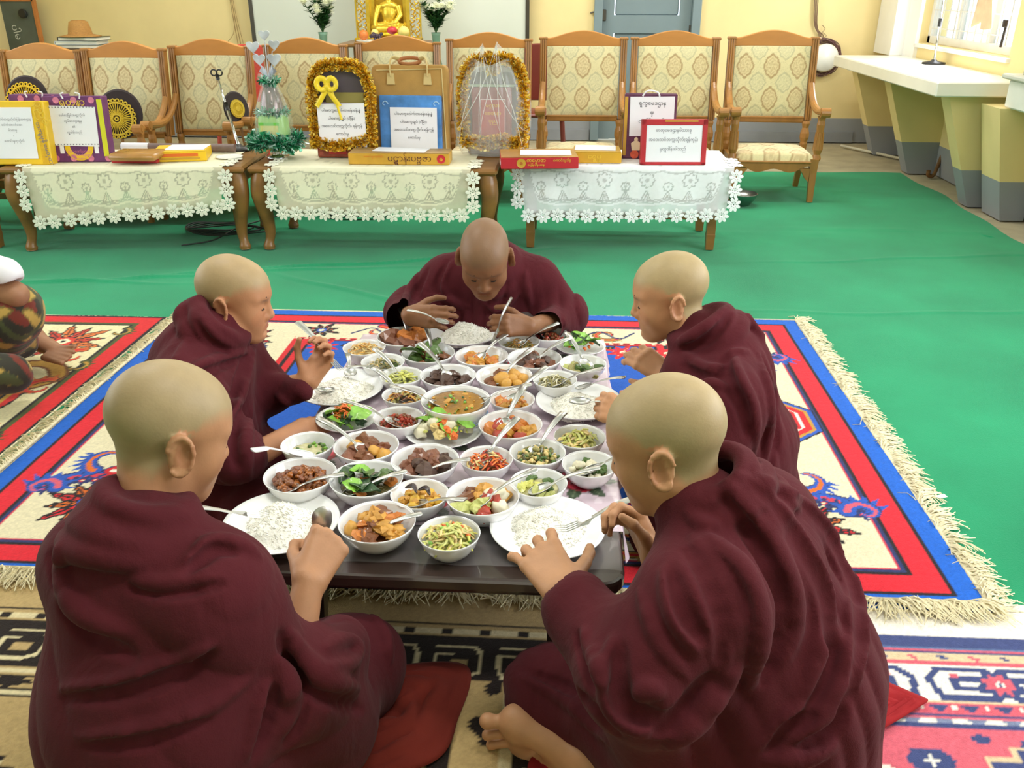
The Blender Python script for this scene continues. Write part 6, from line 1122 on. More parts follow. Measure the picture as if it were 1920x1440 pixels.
# ------------------------------------------------------------------ people: bodies and robes grown as one smooth surface from a distance field
def _n(v): v = np.asarray(v, float); return v/np.linalg.norm(v)
def surface_nets(D, lo, h):
    S = D < 0; nx, ny, nz = D.shape
    c = np.zeros((nx-1, ny-1, nz-1), np.uint8)
    for i in (0, 1):
        for j in (0, 1):
            for k in (0, 1): c += S[i:nx-1+i, j:ny-1+j, k:nz-1+k]
    act = (c > 0) & (c < 8); idx = np.full(act.shape, -1, np.int32); I = np.argwhere(act); idx[act] = np.arange(len(I))
    P = np.zeros((len(I), 3), np.float32); W_ = np.zeros(len(I), np.float32); off = [(i, j, k) for i in (0, 1) for j in (0, 1) for k in (0, 1)]
    val = {o: D[I[:, 0]+o[0], I[:, 1]+o[1], I[:, 2]+o[2]] for o in off}
    for a in off:
        for ax in range(3):
            if a[ax] == 0:
                b = list(a); b[ax] = 1; b = tuple(b); da, db = val[a], val[b]; m = (da < 0) != (db < 0); t = np.where(m, da/(da-db+1e-12), 0)
                for q in range(3): P[:, q] += np.where(m, (a[q] + (t if q == ax else 0)), 0)
                W_ += m
    P = (P/W_[:, None] + I)*h + lo; Q = []
    for ax in range(3):
        sl0 = [slice(1, -1)]*3; sl0[ax] = slice(0, -1); sl1 = [slice(1, -1)]*3; sl1[ax] = slice(1, None)
        A, B = S[tuple(sl0)], S[tuple(sl1)]; m = A != B; E = np.argwhere(m); fl = A[m]; E[:, [q for q in range(3) if q != ax]] += 1
        u, v = [q for q in range(3) if q != ax]; e = np.eye(3, dtype=int)
        g = lambda p: idx[p[:, 0], p[:, 1], p[:, 2]]
        q0, q1, q2, q3 = g(E-e[u]-e[v]), g(E-e[v]), g(E), g(E-e[u]); F_ = np.stack([q0, q1, q2, q3], 1)
        if ax == 1: fl = ~fl
        F_[~fl] = F_[~fl][:, ::-1]; Q.append(F_)
    return P, np.concatenate(Q)
class Field:
    def __init__(s, lo, hi, h):
        s.lo = np.asarray(lo, float); s.h = h; s.n = np.ceil((np.asarray(hi)-s.lo)/h).astype(int)+1; s.D = np.full(s.n, .25, np.float32)
        s.ax = [np.float32(s.lo[i])+np.arange(s.n[i], dtype=np.float32)*np.float32(h) for i in range(3)]
    def win(s, a, b):
        i0 = np.clip(np.floor((np.asarray(a)-s.lo)/s.h).astype(int), 0, s.n-1); i1 = np.clip(np.ceil((np.asarray(b)-s.lo)/s.h).astype(int)+1, 1, s.n); w = tuple(slice(p, q) for p, q in zip(i0, i1))
        return w, s.ax[0][w[0]][:, None, None], s.ax[1][w[1]][None, :, None], s.ax[2][w[2]][None, None, :]
    def mix(s, w, d, k, neg=False):
        O = s.D[w]
        if neg: d = -d; h = np.maximum(k-np.abs(O-d), 0); s.D[w] = np.maximum(O, d)+h*h/(4*k)
        else: h = np.maximum(k-np.abs(O-d), 0); s.D[w] = np.minimum(O, d)-h*h/(4*k)
    def cone(s, a, b, ra, rb, k=.02, n=None, f=1., neg=False):
        """tapered limb from a to b; n, f: flattened f times across direction n"""
        a = np.asarray(a, float); b = np.asarray(b, float); R = max(ra, rb)+k+.02
        w, X, Y, Z = s.win(np.minimum(a, b)-R, np.maximum(a, b)+R); d = b-a; L = d @ d+1e-12
        t = np.clip(((X-a[0])*d[0]+(Y-a[1])*d[1]+(Z-a[2])*d[2])/L, 0, 1).astype(np.float32); vx, vy, vz = X-a[0]-t*d[0], Y-a[1]-t*d[1], Z-a[2]-t*d[2]; q = vx*vx+vy*vy+vz*vz
        if n is not None: m = vx*n[0]+vy*n[1]+vz*n[2]; q = q+(f*f-1)*m*m
        dd = np.sqrt(q)-(ra+(rb-ra)*t)
        if n is not None: dd = dd*(.5+.5/f)
        s.mix(w, dd.astype(np.float32), k, neg)
    def ell(s, c, r, R=None, k=.02, neg=False):
        c = np.asarray(c, float); r = np.asarray(r, float); m = r.max()+k+.02; w, X, Y, Z = s.win(c-m, c+m); R = np.eye(3) if R is None else R
        x, y, z = X-c[0], Y-c[1], Z-c[2]; p = [(x*R[0, i]+y*R[1, i]+z*R[2, i]) for i in range(3)]
        k0 = np.sqrt(sum((p[i]/r[i])**2 for i in range(3))); k1 = np.sqrt(sum((p[i]/r[i]**2)**2 for i in range(3))); s.mix(w, (k0*(k0-1)/(k1+1e-6)).astype(np.float32), k, neg)
    def ring(s, c, n, R, r, k=.02, sq=None, fx=1.):
        c = np.asarray(c, float); n = _n(n); m = R*max(1, fx)+r+k+.02; w, X, Y, Z = s.win(c-m, c+m); x, y, z = X-c[0], Y-c[1], Z-c[2]; h = x*n[0]+y*n[1]+z*n[2]; px, py, pz = x-h*n[0], y-h*n[1], z-h*n[2]
        if sq is not None: t = px*sq[0]+py*sq[1]+pz*sq[2]; g = t*(1-1/fx); px, py, pz = px-g*sq[0], py-g*sq[1], pz-g*sq[2]
        q = np.sqrt(px*px+py*py+pz*pz); s.mix(w, (np.sqrt((q-R)**2+h*h)-r).astype(np.float32), k)
    def sample(s, p):
        g = (p-s.lo)/s.h; i = np.clip(np.floor(g).astype(int), 0, s.n-2); f = np.clip(g-i, 0, 1); r = 0
        for a in (0, 1):
            for b in (0, 1):
                for c in (0, 1): r = r + s.D[i[..., 0]+a, i[..., 1]+b, i[..., 2]+c]*((f[..., 0] if a else 1-f[..., 0])*(f[..., 1] if b else 1-f[..., 1])*(f[..., 2] if c else 1-f[..., 2]))
        return r
    def hit(s, px, py):
        """where the line of sight through a measured image point meets the cloth"""
        d = _n(ray(px, py)); t = np.arange(.8, 3.6, .004); P = _C+d*t[:, None]; ins = np.all((P > s.lo) & (P < s.lo+(s.n-2)*s.h), 1)
        if not ins.any(): return None
        P = P[ins]; v = s.sample(P); m = np.argmax(v < 0)
        return P[m] if v[m] < 0 else None
    def folds(s, lines, amp=1.):
        for r, pts in lines:
            H = [s.hit(*p) for p in spline(pts, max(5, len(pts)*4))]; H = [p for p in H if p is not None]
            if len(H) < 2: continue
            R = abs(r)*amp*1.4; m = len(H)
            for i in range(m-1):
                if np.linalg.norm(H[i+1]-H[i]) > .12: continue
                e0, e1 = [R*(.35+.65*math.sin(math.pi*min(1, max(0, (j+.6)/m)))) for j in (i, i+1)]
                v = _n(_C-H[i]); o = v*(-.12*R if r > 0 else .22*R)
                s.cone(H[i]+o, H[i+1]+o, e0, e1, R*.55, neg=r < 0)
    def waves(s, amp, sc_, seed):
        """slow ripples of loose cloth"""
        rg = np.random.default_rng(seed); near = np.abs(s.D) < .03; I = np.argwhere(near); P = I*s.h+s.lo; d = 0
        for _ in range(5): k = rg.normal(0, 1, 3)*sc_*(1, 1, .6); d = d+np.sin(P @ k+rg.uniform(0, 6)+1.3*np.sin(P @ (k[[1, 2, 0]]*.7)))
        s.D[near] += (amp*d/2.2).astype(np.float32)
    def pleats(s, a, b, side, n, amp, lo, hi, warp=.35, seed=0):
        """creases running from a to b, n of them across the direction side"""
        near = np.abs(s.D) < .025; I = np.argwhere(near); P = I*s.h+s.lo; a = np.asarray(a, float); d = np.asarray(b, float)-a; L = np.linalg.norm(d); d /= L; sd = np.asarray(side, float); sd = _n(sd-d*(sd @ d)); q = P-a; t = q @ d/L; u = q @ sd
        ph = u*n*2*math.pi/.4+warp*3*np.sin(t*4.1+u*9+seed)+warp*2*np.sin(t*9.7-u*15+seed*2); m = np.clip((t-lo)/.18, 0, 1)*np.clip((hi-t)/.18, 0, 1); w = np.abs(np.sin(ph/2))**.7*(.6+.4*np.sin(u*23+t*7+seed))
        s.D[near] += (amp*m*(.55-w)).astype(np.float32)
    def mesh(s, name, col=None): P, Q = surface_nets(s.D, s.lo.astype(np.float32), s.h); return npmesh(name, P, Q), P
def head_frame(f, roll=0.):
    y = _n(f); x = _n(np.cross(y, (0, 0, 1))); z = np.cross(x, y); c, s_ = math.cos(roll), math.sin(roll); return np.stack([x*c+z*s_, y, z*c-x*s_], 1)
def add_head(F, c, R, neck_to, sc_=1., nose=1.):
    L = lambda *p: c+R @ (np.array(p)*sc_); E = lambda p, r, k, neg=False, RR=None: F.ell(L(*p), np.array(r)*sc_, R if RR is None else R @ RR, k, neg); Cn = lambda p, q, a, b, k, neg=False: F.cone(L(*p), L(*q), a*sc_, b*sc_, k, neg=neg)
    E((0, -.014, .032), (.0745, .094, .083), .02); E((0, .034, .02), (.064, .056, .068), .03); E((0, .034, -.045), (.055, .050, .070), .03)
    for s in (-1, 1): Cn((s*.046, -.004, -.055), (s*.018, .062, -.098), .021, .018, .03); E((s*.038, .052, -.036), (.024, .024, .028), .035); Cn((s*.014, .081, .020), (s*.044, .066, .019), .0085, .007, .018)
    E((0, .072, -.098), (.020, .018, .017), .02)
    for s in (-1, 1): E((s*.031, .098, -.001), (.015, .016, .008), .014, True); E((s*.031, .0705, -.003), (.0155, .0135, .0125), .006)
    Cn((0, .083, .006), (0, .1005*nose, -.031), .0070, .0105, .012); E((0, .096*nose, -.035), (.0135, .0115, .0095), .008)
    for s in (-1, 1): E((s*.013, .091, -.038), (.0075, .010, .0075), .006)
    E((0, .075, -.066), (.027, .016, .024), .024); Cn((-.017, .0865, -.0605), (.017, .0865, -.0605), .0052, .0052, .006); Cn((-.014, .0865, -.0715), (.014, .0865, -.0715), .0065, .0065, .006); Cn((-.017, .0925, -.0662), (.017, .0925, -.0662), .0020, .0020, .004, True); E((0, .092, -.083), (.014, .008, .005), .010, True)
    F.cone(L(0, -.022, -.05), neck_to, .0465*sc_, .053*sc_, .03)
    for s in (-1, 1):
        RR = rotm(0, 0, s*-.38) @ rotm(.18, 0, 0); E((s*.078, -.012, -.014), (.0075, .0195, .0325), .006, RR=RR)
        A = [L(*(np.array((s*.080, -.012, -.014)) + RR @ np.array((s*.004, .019*math.cos(t), .031*math.sin(t))))) for t in np.linspace(-2.2, 2.9, 14)[::-1]]
        for i in range(13): F.cone(A[i], A[i+1], .0042*sc_, .0042*sc_, .004)
        E((s*.0865, -.008, -.012), (.005, .009, .017), .006, True, RR); E((s*.079, -.004, -.040), (.006, .008, .009), .005)
def add_hand(F, wrist, knuck, back, side, curl=(40, 45, 30), spread=.08, thumb=(.45, -.25), sc_=1., curls=None, tcurl=.35):
    """palm, four fingers of unequal length bent at three joints, thumb leaving the side of the palm"""
    w = np.asarray(wrist, float); X = _n(np.asarray(knuck, float)-w); Z = np.asarray(back, float); Z = _n(Z-X*(Z @ X)); Y = np.cross(Z, X)*(1 if side == 'R' else -1)
    G = lambda x, y, z: w+(X*x+Y*y+Z*z)*sc_
    ys = (.0275, .0090, -.0095, -.0265); ml = (.086, .089, .085, .078); FL = ((.040, .024, .019), (.044, .028, .020), (.040, .026, .019), (.032, .019, .017)); rr = (.0092, .0095, .009, .008)
    for i in range(4): F.cone(G(.006, ys[i]*.62, 0), G(ml[i]*.98, ys[i], .001), .0145*sc_, .0112*sc_, .014)
    F.cone(G(.018, .014, -.007), G(.06, .020, -.006), .015*sc_, .012*sc_, .014)
    for i in range(4):
        cs = np.radians(curls[i] if curls else curl); p = G(ml[i], ys[i], 0); a = 0; yaw = spread*(1.5-i); F.ell(p+Z*.002, np.array((.0105, .0105, .010))*sc_, None, .006)
        for j in range(3):
            a += cs[j]; d = _n((X*math.cos(yaw)+Y*math.sin(yaw))*math.cos(a)-Z*math.sin(a)); q = p+d*FL[i][j]*sc_; r0, r1 = rr[i]*(1-.10*j)*sc_, rr[i]*(.92-.10*j)*sc_; F.cone(p, q, r0, r1, .004 if j else .007); F.ell(q, np.full(3, r1*1.06), None, .003) if j < 2 else None; p = q
    p = G(.020, .026, -.010); d = _n(X*.62+Y*(.5+thumb[0])+Z*thumb[1]); q = p+d*.040*sc_; F.cone(p, q, .0140*sc_, .0108*sc_, .012); d2 = _n(d+X*.35-Y*.3*tcurl-Z*.25); q2 = q+d2*.031*sc_; F.cone(q, q2, .0102*sc_, .0095*sc_, .004); d3 = _n(d2+X*.3-Y*tcurl-Z*.2); F.cone(q2, q2+d3*.025*sc_, .0098*sc_, .0078*sc_, .004)
    return G
def add_arm(F, sh, el, wr, r=(.046, .040, .034, .0265), k=.02): F.cone(sh, el, r[0], r[1], k); F.cone(el, wr, r[2]*1.08, r[3], k)
M_skin = mat('skin', (190, 150, 120), .5, vcol=True, var=.05, scale=40, bump=.04, bscale=220, spec=.35)
def robe_mat(name, c): return mat(name, c, .9, var=.10, scale=9, bump=.15, bscale=420, spec=.1, sheen=.04)
def _wrinkle(m):
    nt = m.node_tree; N = nt.nodes; b = N['Principled BSDF']; old = b.inputs['Normal'].links[0].from_node; tc = [n for n in N if n.type == 'TEX_COORD'][0]
    mp = N.new('ShaderNodeMapping'); mp.inputs['Scale'].default_value = (1, 1, .55); nz = N.new('ShaderNodeTexNoise'); nz.inputs['Scale'].default_value = 13; nz.inputs['Detail'].default_value = 3; nz.inputs['Roughness'].default_value = .45; nz.inputs['Distortion'].default_value = 1.1
    nt.links.new(tc.outputs['Object'], mp.inputs[0]); nt.links.new(mp.outputs[0], nz.inputs['Vector']); bp = N.new('ShaderNodeBump'); bp.inputs['Strength'].default_value = .3; bp.inputs['Distance'].default_value = .022
    nt.links.new(nz.outputs['Fac'], bp.inputs['Height']); nt.links.new(bp.outputs[0], old.inputs['Normal']); return m
M_robe = robe_mat('maroon_robe_cotton', (78, 29, 36)); _wrinkle(M_robe); M_red = robe_mat('red_robe_cotton', (150, 36, 40)); M_brn = robe_mat('rust_robe_cotton', (104, 38, 30))
M_brow = mat('dark_eyebrow_hair', (44, 32, 28), .8, var=.2, scale=200); M_lash = mat('dark_lash', (34, 24, 22), .7); M_nail = mat('nail', (206, 164, 146), .35)
def skin_colours(P, c, R, sc_, skin, scalp, lip):
    col = np.tile(lin(skin), (len(P), 1)); q = ((P-c) @ R)/sc_; x, y, z = q.T; ss = lambda a, b, v: np.clip((v-a)/(b-a), 0, 1)
    line = .052+.0*x-.5*np.clip(.045-y, 0, .03)-np.clip(.015-y, 0, .05)*1.9; m = ss(-.012, .012, z-line)*ss(-.16, -.12, z)*(np.linalg.norm(q, axis=1) < .15); m *= 1-((np.abs(x) > .074) & (z < .025) & (y < .03) & (z > -.06) & (y > -.045)); col = col*(1-m[:, None])+lin(scalp)*m[:, None]
    f = (y > .07) & (np.abs(x) < .026) & (z < -.056) & (z > -.08); g = f*np.exp(-((z+.066)/.0085)**2)*np.exp(-(x/.021)**4); col = col*(1-.75*g[:, None])+lin(lip)*.75*g[:, None]
    g = ((np.abs(x) > .078) & (np.abs(z+.012) < .02) & (np.abs(y+.008) < .013))*.35; col = col*(1-g[:, None])+lin(np.array(skin)*(.75, .55, .5))*g[:, None]
    g = (np.hypot(np.abs(x)-.04, z+.035) < .025)*(y > .05)*.2; col = col*(1-g[:, None])+lin(np.array(skin)*(1., .82, .78))*g[:, None]
    for s in (-1, 1): g = .55*np.exp(-(((x-s*.031)/.017)**2+((z-.0165)/.0045)**2))*(y > .055); col = col*(1-g[:, None])+lin((60, 44, 38))*g[:, None]
    return col
def face_parts(r, c, R, sc_):
    L = lambda *p: c+R @ (np.array(p)*sc_)
    for s in (-1, 1):
        MB().tube([L(s*.014, .0905, .0195), L(s*.025, .0885, .0245), L(s*.037, .081, .0245), L(s*.047, .069, .0195)], [.0024, .0038, .0034, .0014], 6).build('eyebrow', M_brow, r, smooth=True)
        MB().tube([L(s*.0175, .0815, -.0075), L(s*.025, .0865, -.0105), L(s*.034, .0855, -.0105), L(s*.0445, .0765, -.006)], [.001, .0021, .0021, .001], 6).build('eyelashes', M_lash, r, smooth=True)
def person(label, hp, hf, skin, scalp, build, robe, blo, bhi, rlo, rhi, roll=0., sc_=1., hb=.0038, hr=.006, base=(0, 0, 0)):
    r = empty('person', base, 0, label, 'person', 'people in maroon robes eating round the low table' if 'maroon' in label else None); inv = Matrix.Translation(-Vector(base)); R = head_frame(hf, roll); hp = np.asarray(hp, float)
    F = Field(blo, bhi, hb); build(F, hp, R); me, P = F.mesh('body'); setcol(me, skin_colours(P, hp, R, sc_, skin, scalp, np.array(skin)*(.86, .62, .60))); me.transform(inv); link('body', me, M_skin, r, smooth=True); n0 = len(COL.objects); face_parts(r, hp, R, sc_)
    bd = [o for o in r.children if o.name.startswith('body')][0]
    for o in list(r.children):
        if o.name.startswith('eye'): o.data.transform(inv); o.parent = bd
    G = Field(rlo, rhi, hr); robe(G); me, P = G.mesh('robe'); me.transform(inv); link('robe', me, M_robe, r, smooth=True); return r
J = atd
V3 = lambda *p: np.array(p, float)
def collar(G, c, n, R=.075, r=.024, side=None, k=.006, cnt=3, dn=.022, gr=.010):
    n = _n(n); c = np.asarray(c, float)
    for i in range(cnt):
        t = _n(n+RNG.uniform(-.16, .16, 3)); G.ring(c-n*dn*i, t, R+gr*i, r*(1+.08*i), k if i else .02)
def spread_cloth(name, parent, outline, m, z0, hgt, seed, base, sharp=False):
    """loose cloth lying on the floor: a filled outline with its own thickness and creases"""
    P = np.asarray(outline, float); c = P.mean(0); n = 64; S = spline(P, n, closed=True) if not sharp else np.stack([np.interp(np.linspace(0, len(P), n, endpoint=False), np.arange(len(P)+1), np.r_[P[:, i], P[0, i]]) for i in (0, 1)], 1); rg = np.random.default_rng(seed); rings = np.linspace(0, 1, 16); V = []
    for q in rings:
        xy = c+(S-c)*q; k = xy @ rg.normal(0, 22, 2); k2 = xy @ rg.normal(0, 30, 2); zz = z0+hgt*(1-q**3)*(.55+.45*np.sin(k+2*np.sin(k2)))*(1 if q < 1 else 0)+.004; V.append(np.stack([xy[:, 0], xy[:, 1], zz], 1))
    o = link(name, npmesh(name, np.concatenate(V)-np.asarray(base), gridq(16, n, wrapv=True)), m, parent, smooth=True); q = o.modifiers.new('t', 'SOLIDIFY'); q.thickness = .004; return o
# ---- near left person, seen from behind
def body_A(F, hp, R):
    nk = V3(-.645, 1.145, .60); add_head(F, hp, R, nk); F.cone(V3(-.66, 1.05, .14), V3(-.655, 1.12, .48), .13, .15, .04, V3(.3, .95, 0), 1.35); F.cone(V3(-.75, 1.17, .53), V3(-.53, 1.10, .53), .055, .055, .04); F.cone(nk, V3(-.655, 1.12, .5), .055, .09, .03)
    rs, re, rw = V3(-.52, 1.09, .53), J(543, 1285, 1.505), J(578, 1092, 1.565); add_arm(F, rs, re, rw); add_hand(F, rw, J(624, 1004, 1.625), J(690, 1010, 1.2)-J(600, 1040, 1.6), 'R', (62, 78, 42), .02, (-.1, -.62), 1.06, tcurl=.9)
    ls, le, lw = V3(-.75, 1.17, .53), V3(-.80, 1.29, .36), V3(-.785, 1.44, .355); add_arm(F, ls, le, lw); add_hand(F, lw, V3(-.76, 1.53, .36), V3(-.4, 0, .9), 'L', (50, 60, 40), .03, (.1, -.4), .98)
    F.cone(V3(-.66, 1.05, .12), V3(-.42, 1.40, .11), .085, .06, .04); F.cone(V3(-.66, 1.05, .12), V3(-.80, 1.36, .10), .085, .06, .04); F.cone(V3(-.42, 1.40, .10), V3(-.66, 1.28, .06), .055, .045, .03); F.cone(V3(-.80, 1.36, .09), V3(-.56, 1.22, .06), .055, .045, .03)
def robe_A(G):
    nf = _n(V3(.25, .97, 0))
    G.cone(V3(-.645, 1.03, .08), V3(-.645, 1.06, .30), .205, .195, .06, nf, 1.2); G.cone(V3(-.645, 1.06, .30), V3(-.645, 1.11, .47), .195, .175, .06, nf, 1.35)
    G.cone(V3(-.752, 1.165, .535), V3(-.53, 1.085, .535), .072, .08, .05); G.cone(V3(-.645, 1.125, .54), V3(-.64, 1.13, .61), .10, .078, .05)
    G.cone(V3(-.757, 1.17, .52), V3(-.805, 1.28, .36), .078, .078, .05); G.cone(V3(-.805, 1.28, .36), V3(-.785, 1.39, .355), .075, .06, .05)
    G.cone(V3(-.53, 1.09, .52), J(528, 1258, 1.47), .092, .076, .06); G.cone(J(528, 1258, 1.47), J(548, 1240, 1.51), .066, .054, .03); G.cone(J(549, 1250, 1.495), J(572, 1130, 1.55), .043, .043, .006, neg=True)
    G.cone(V3(-.62, 1.08, .13), V3(-.415, 1.41, .115), .16, .105, .07); G.cone(V3(-.68, 1.08, .13), V3(-.80, 1.36, .10), .16, .10, .07); G.cone(V3(-.42, 1.40, .09), V3(-.72, 1.34, .08), .095, .09, .06)
    G.cone(J(560, 1290, 1.5), V3(-.44, 1.22, .14), .085, .12, .06); G.cone(J(640, 1210, 1.66), J(560, 1270, 1.5), .055, .06, .05)
    collar(G, V3(-.638, 1.14, .668), (.25, .30, .92), .062, .0165, cnt=5, dn=.020, gr=.007); G.waves(.0035, 24, 1); G.pleats((-.80, 1.12, .56), (-.40, 1.05, .12), (.5, -.2, .8), 5, .0075, .05, 1.1, .35, 1)
    G.folds([(-.012, [(94, 1040), (110, 1110), (135, 1160), (180, 1200), (250, 1230)]), (.013, [(110, 1030), (130, 1110), (170, 1155), (240, 1185)]), (-.009, [(240, 1100), (300, 1108), (360, 1102), (420, 1096)]), (.009, [(250, 1085), (310, 1092), (400, 1083)]),
        (.010, [(345, 1060), (375, 1035), (402, 1018), (450, 1022), (485, 1045)]), (-.008, [(350, 1072), (380, 1048), (405, 1031), (445, 1036)]), (-.013, [(528, 1190), (545, 1235), (575, 1275), (630, 1310), (680, 1330)]), (.013, [(545, 1190), (570, 1240), (610, 1270), (670, 1290)]), (-.012, [(535, 1230), (560, 1290), (555, 1350), (540, 1400)]), (.014, [(520, 1240), (540, 1300), (530, 1370)]),
        (.011, [(610, 1215), (640, 1200), (665, 1215), (655, 1245), (620, 1250)]), (.010, [(120, 1290), (220, 1280), (330, 1240), (400, 1205)]), (-.010, [(120, 1310), (230, 1300), (340, 1260), (400, 1225)]), (.010, [(150, 1380), (260, 1370), (380, 1330), (470, 1270)]), (-.009, [(160, 1400), (270, 1392), (390, 1352)]), (.009, [(460, 1420), (480, 1340), (500, 1280)]), (-.010, [(480, 1420), (500, 1350), (515, 1290)]), (.010, [(640, 1130), (690, 1150), (720, 1190), (730, 1240)])])
A = person('near left person in maroon robe seen from behind, holding a spoon over a rice plate', J(318, 806, 1.42), (.70, .68, -.42), (178, 130, 96), (158, 138, 104), body_A, robe_A, (-.98, .86, .0), (-.28, 1.66, .92), (-1.06, .76, .006), (-.24, 1.56, .74), hb=.0043, hr=.0054, base=(-.66, 1.05, .0))
spread_cloth('robe_hem', A, [atz(560, 1310)[:2], atz(700, 1270)[:2], atz(872, 1262)[:2], atz(860, 1360)[:2], atz(800, 1450)[:2], atz(560, 1480)[:2]], M_brn, .016, .030, 4, (-.66, 1.05, 0))
# ---- near right person, leaning over the plate
def body_B(F, hp, R):
    nk = V3(.235, 1.25, .60); add_head(F, hp, R, nk); F.cone(V3(.42, 1.22, .14), V3(.33, 1.23, .46), .13, .14, .04, V3(-.8, .6, 0), 1.35); F.cone(nk, V3(.30, 1.24, .5), .055, .09, .03); ls, rs = V3(.22, 1.11, .53), V3(.36, 1.35, .53); F.cone(ls, rs, .055, .055, .04)
    le, lw = J(1205, 1280, 1.33), J(1056, 1108, 1.50); add_arm(F, ls, le, lw); add_hand(F, lw, J(1005, 1030, 1.585), J(1040, 1000, 1.1)-J(1030, 1080, 1.55), 'L', (22, 38, 28), .16, (.25, -.35), 1.13, curls=((20, 42, 30), (26, 36, 26), (24, 34, 26), (8, 26, 20)), tcurl=.1)
    re, rw = V3(.27, 1.52, .30), J(1228, 1050, 1.69); add_arm(F, rs, re, rw); add_hand(F, rw, J(1182, 955, 1.72), V3(.75, .55, .2), 'R', (48, 62, 40), .06, (.15, -.35), 1.02, tcurl=.5)
    F.cone(V3(.42, 1.22, .12), V3(.02, 1.36, .11), .085, .06, .04); F.cone(V3(.42, 1.22, .12), V3(.30, 1.50, .10), .085, .06, .04)
    toes = [(914, 1352, 1.715), (914, 1378, 1.735), (921, 1396, 1.75), (932, 1412, 1.765), (947, 1430, 1.78)]; hl = J(1105, 1432, 1.66); ball = [J(968, 1354, 1.715), J(984, 1420, 1.775)]
    F.cone(ball[0], hl, .028, .034, .03); F.cone(ball[1], hl, .024, .036, .03); F.cone(ball[0], ball[1], .028, .022, .03); F.cone(hl, V3(.22, 1.26, .08), .034, .045, .03)
    for i, t in enumerate(toes):
        p = J(*t); q = ball[0]+(ball[1]-ball[0])*(i/4); F.cone(q, p, .013, (.0135, .0095, .0090, .0088, .0085)[i], .006); F.ell(p, np.full(3, (.0165, .0115, .0108, .0102, .0098)[i]), None, .004)
def robe_B(G):
    nf = _n(V3(-.8, .6, 0))
    G.cone(V3(.405, 1.20, .08), V3(.395, 1.21, .28), .205, .20, .06, nf, 1.15); G.cone(V3(.395, 1.21, .28), V3(.32, 1.23, .46), .20, .17, .06, nf, 1.3); G.cone(V3(.22, 1.10, .535), V3(.37, 1.36, .535), .080, .082, .06); G.cone(V3(.28, 1.24, .54), V3(.235, 1.25, .62), .10, .072, .05)
    G.cone(V3(.22, 1.11, .52), J(1210, 1268, 1.34), .095, .085, .06); G.cone(J(1205, 1275, 1.34), J(1085, 1150, 1.47), .075, .052, .05); G.cone(J(1130, 1210, 1.45), J(1078, 1130, 1.49), .05, .048, .03); G.cone(J(1096, 1158, 1.475), J(1045, 1090, 1.515), .041, .043, .006, neg=True)
    G.cone(V3(.37, 1.36, .52), V3(.285, 1.50, .33), .085, .075, .05); G.cone(V3(.285, 1.50, .33), J(1262, 1100, 1.68), .065, .05, .05)
    G.cone(V3(.36, 1.22, .12), V3(.0, 1.365, .105), .165, .085, .07); G.cone(V3(.38, 1.22, .12), V3(.30, 1.50, .11), .16, .11, .07); G.cone(V3(.0, 1.37, .09), V3(.18, 1.27, .07), .08, .09, .06); G.cone(J(1215, 1285, 1.38), V3(.22, 1.20, .14), .085, .12, .06); G.cone(J(1120, 1345, 1.64), J(1215, 1440, 1.56), .05, .07, .05)
    collar(G, V3(.243, 1.262, .672), (-.56, -.02, .82), .062, .016, cnt=5, dn=.020, gr=.007); G.waves(.003, 22, 2); G.pleats((.25, 1.25, .62), (.48, 1.12, .10), (.75, .4, .35), 8, .0095, .1, 1.05, .16, 2)
    G.folds([(.015, [(1384, 895), (1440, 945), (1486, 1008), (1530, 1090), (1543, 1160), (1535, 1230), (1505, 1310)]), (-.013, [(1405, 900), (1470, 960), (1515, 1030), (1556, 1110), (1568, 1190), (1555, 1270), (1515, 1340)]), (.015, [(1425, 900), (1490, 940), (1548, 1005), (1590, 1100), (1602, 1180), (1590, 1260), (1550, 1330), (1497, 1383)]), (-.011, [(1500, 935), (1560, 1000), (1610, 1100), (1622, 1190), (1610, 1280), (1570, 1350)]),
        (.013, [(1363, 905), (1400, 955), (1445, 1020), (1480, 1100), (1488, 1170), (1470, 1240)]), (-.011, [(1350, 930), (1395, 985), (1440, 1060), (1462, 1130), (1455, 1210), (1430, 1280)]), (.014, [(1322, 1008), (1360, 1040), (1394, 1080), (1418, 1150), (1420, 1220), (1400, 1290)]), (-.012, [(1312, 1030), (1350, 1070), (1380, 1120), (1392, 1190), (1380, 1270)]),
        (.011, [(1245, 1070), (1258, 1120), (1275, 1170), (1306, 1219)]), (-.010, [(1258, 1065), (1275, 1120), (1295, 1165), (1322, 1205)]), (.012, [(1150, 1200), (1140, 1260), (1150, 1320), (1190, 1360), (1260, 1375)]), (-.012, [(1165, 1215), (1158, 1270), (1170, 1318), (1210, 1345), (1270, 1350)]), (.010, [(1195, 1305), (1215, 1290), (1240, 1300)]), (-.012, [(1330, 1270), (1290, 1330), (1230, 1385)]), (.013, [(1345, 1280), (1310, 1345), (1250, 1400)]), (-.010, [(1080, 1190), (1100, 1240), (1110, 1290)]), (.010, [(1095, 1185), (1118, 1235), (1130, 1290)]), (.009, [(1290, 960), (1320, 985), (1345, 985)]), (.009, [(1420, 1400), (1470, 1350), (1500, 1320)]), (-.009, [(1440, 1410), (1490, 1360), (1530, 1340)]), (.012, [(1300, 1010), (1345, 1075), (1375, 1160), (1372, 1250), (1345, 1330)]), (-.010, [(1288, 1030), (1330, 1095), (1355, 1170), (1350, 1250)]), (.011, [(1560, 1400), (1500, 1420), (1440, 1425)]), (-.010, [(1600, 1300), (1560, 1370), (1500, 1405)]), (.009, [(1200, 1110), (1222, 1170), (1250, 1225), (1290, 1270)]), (.010, [(980, 1270), (1060, 1310), (1140, 1390)]), (-.009, [(1000, 1262), (1080, 1300), (1160, 1380)])])
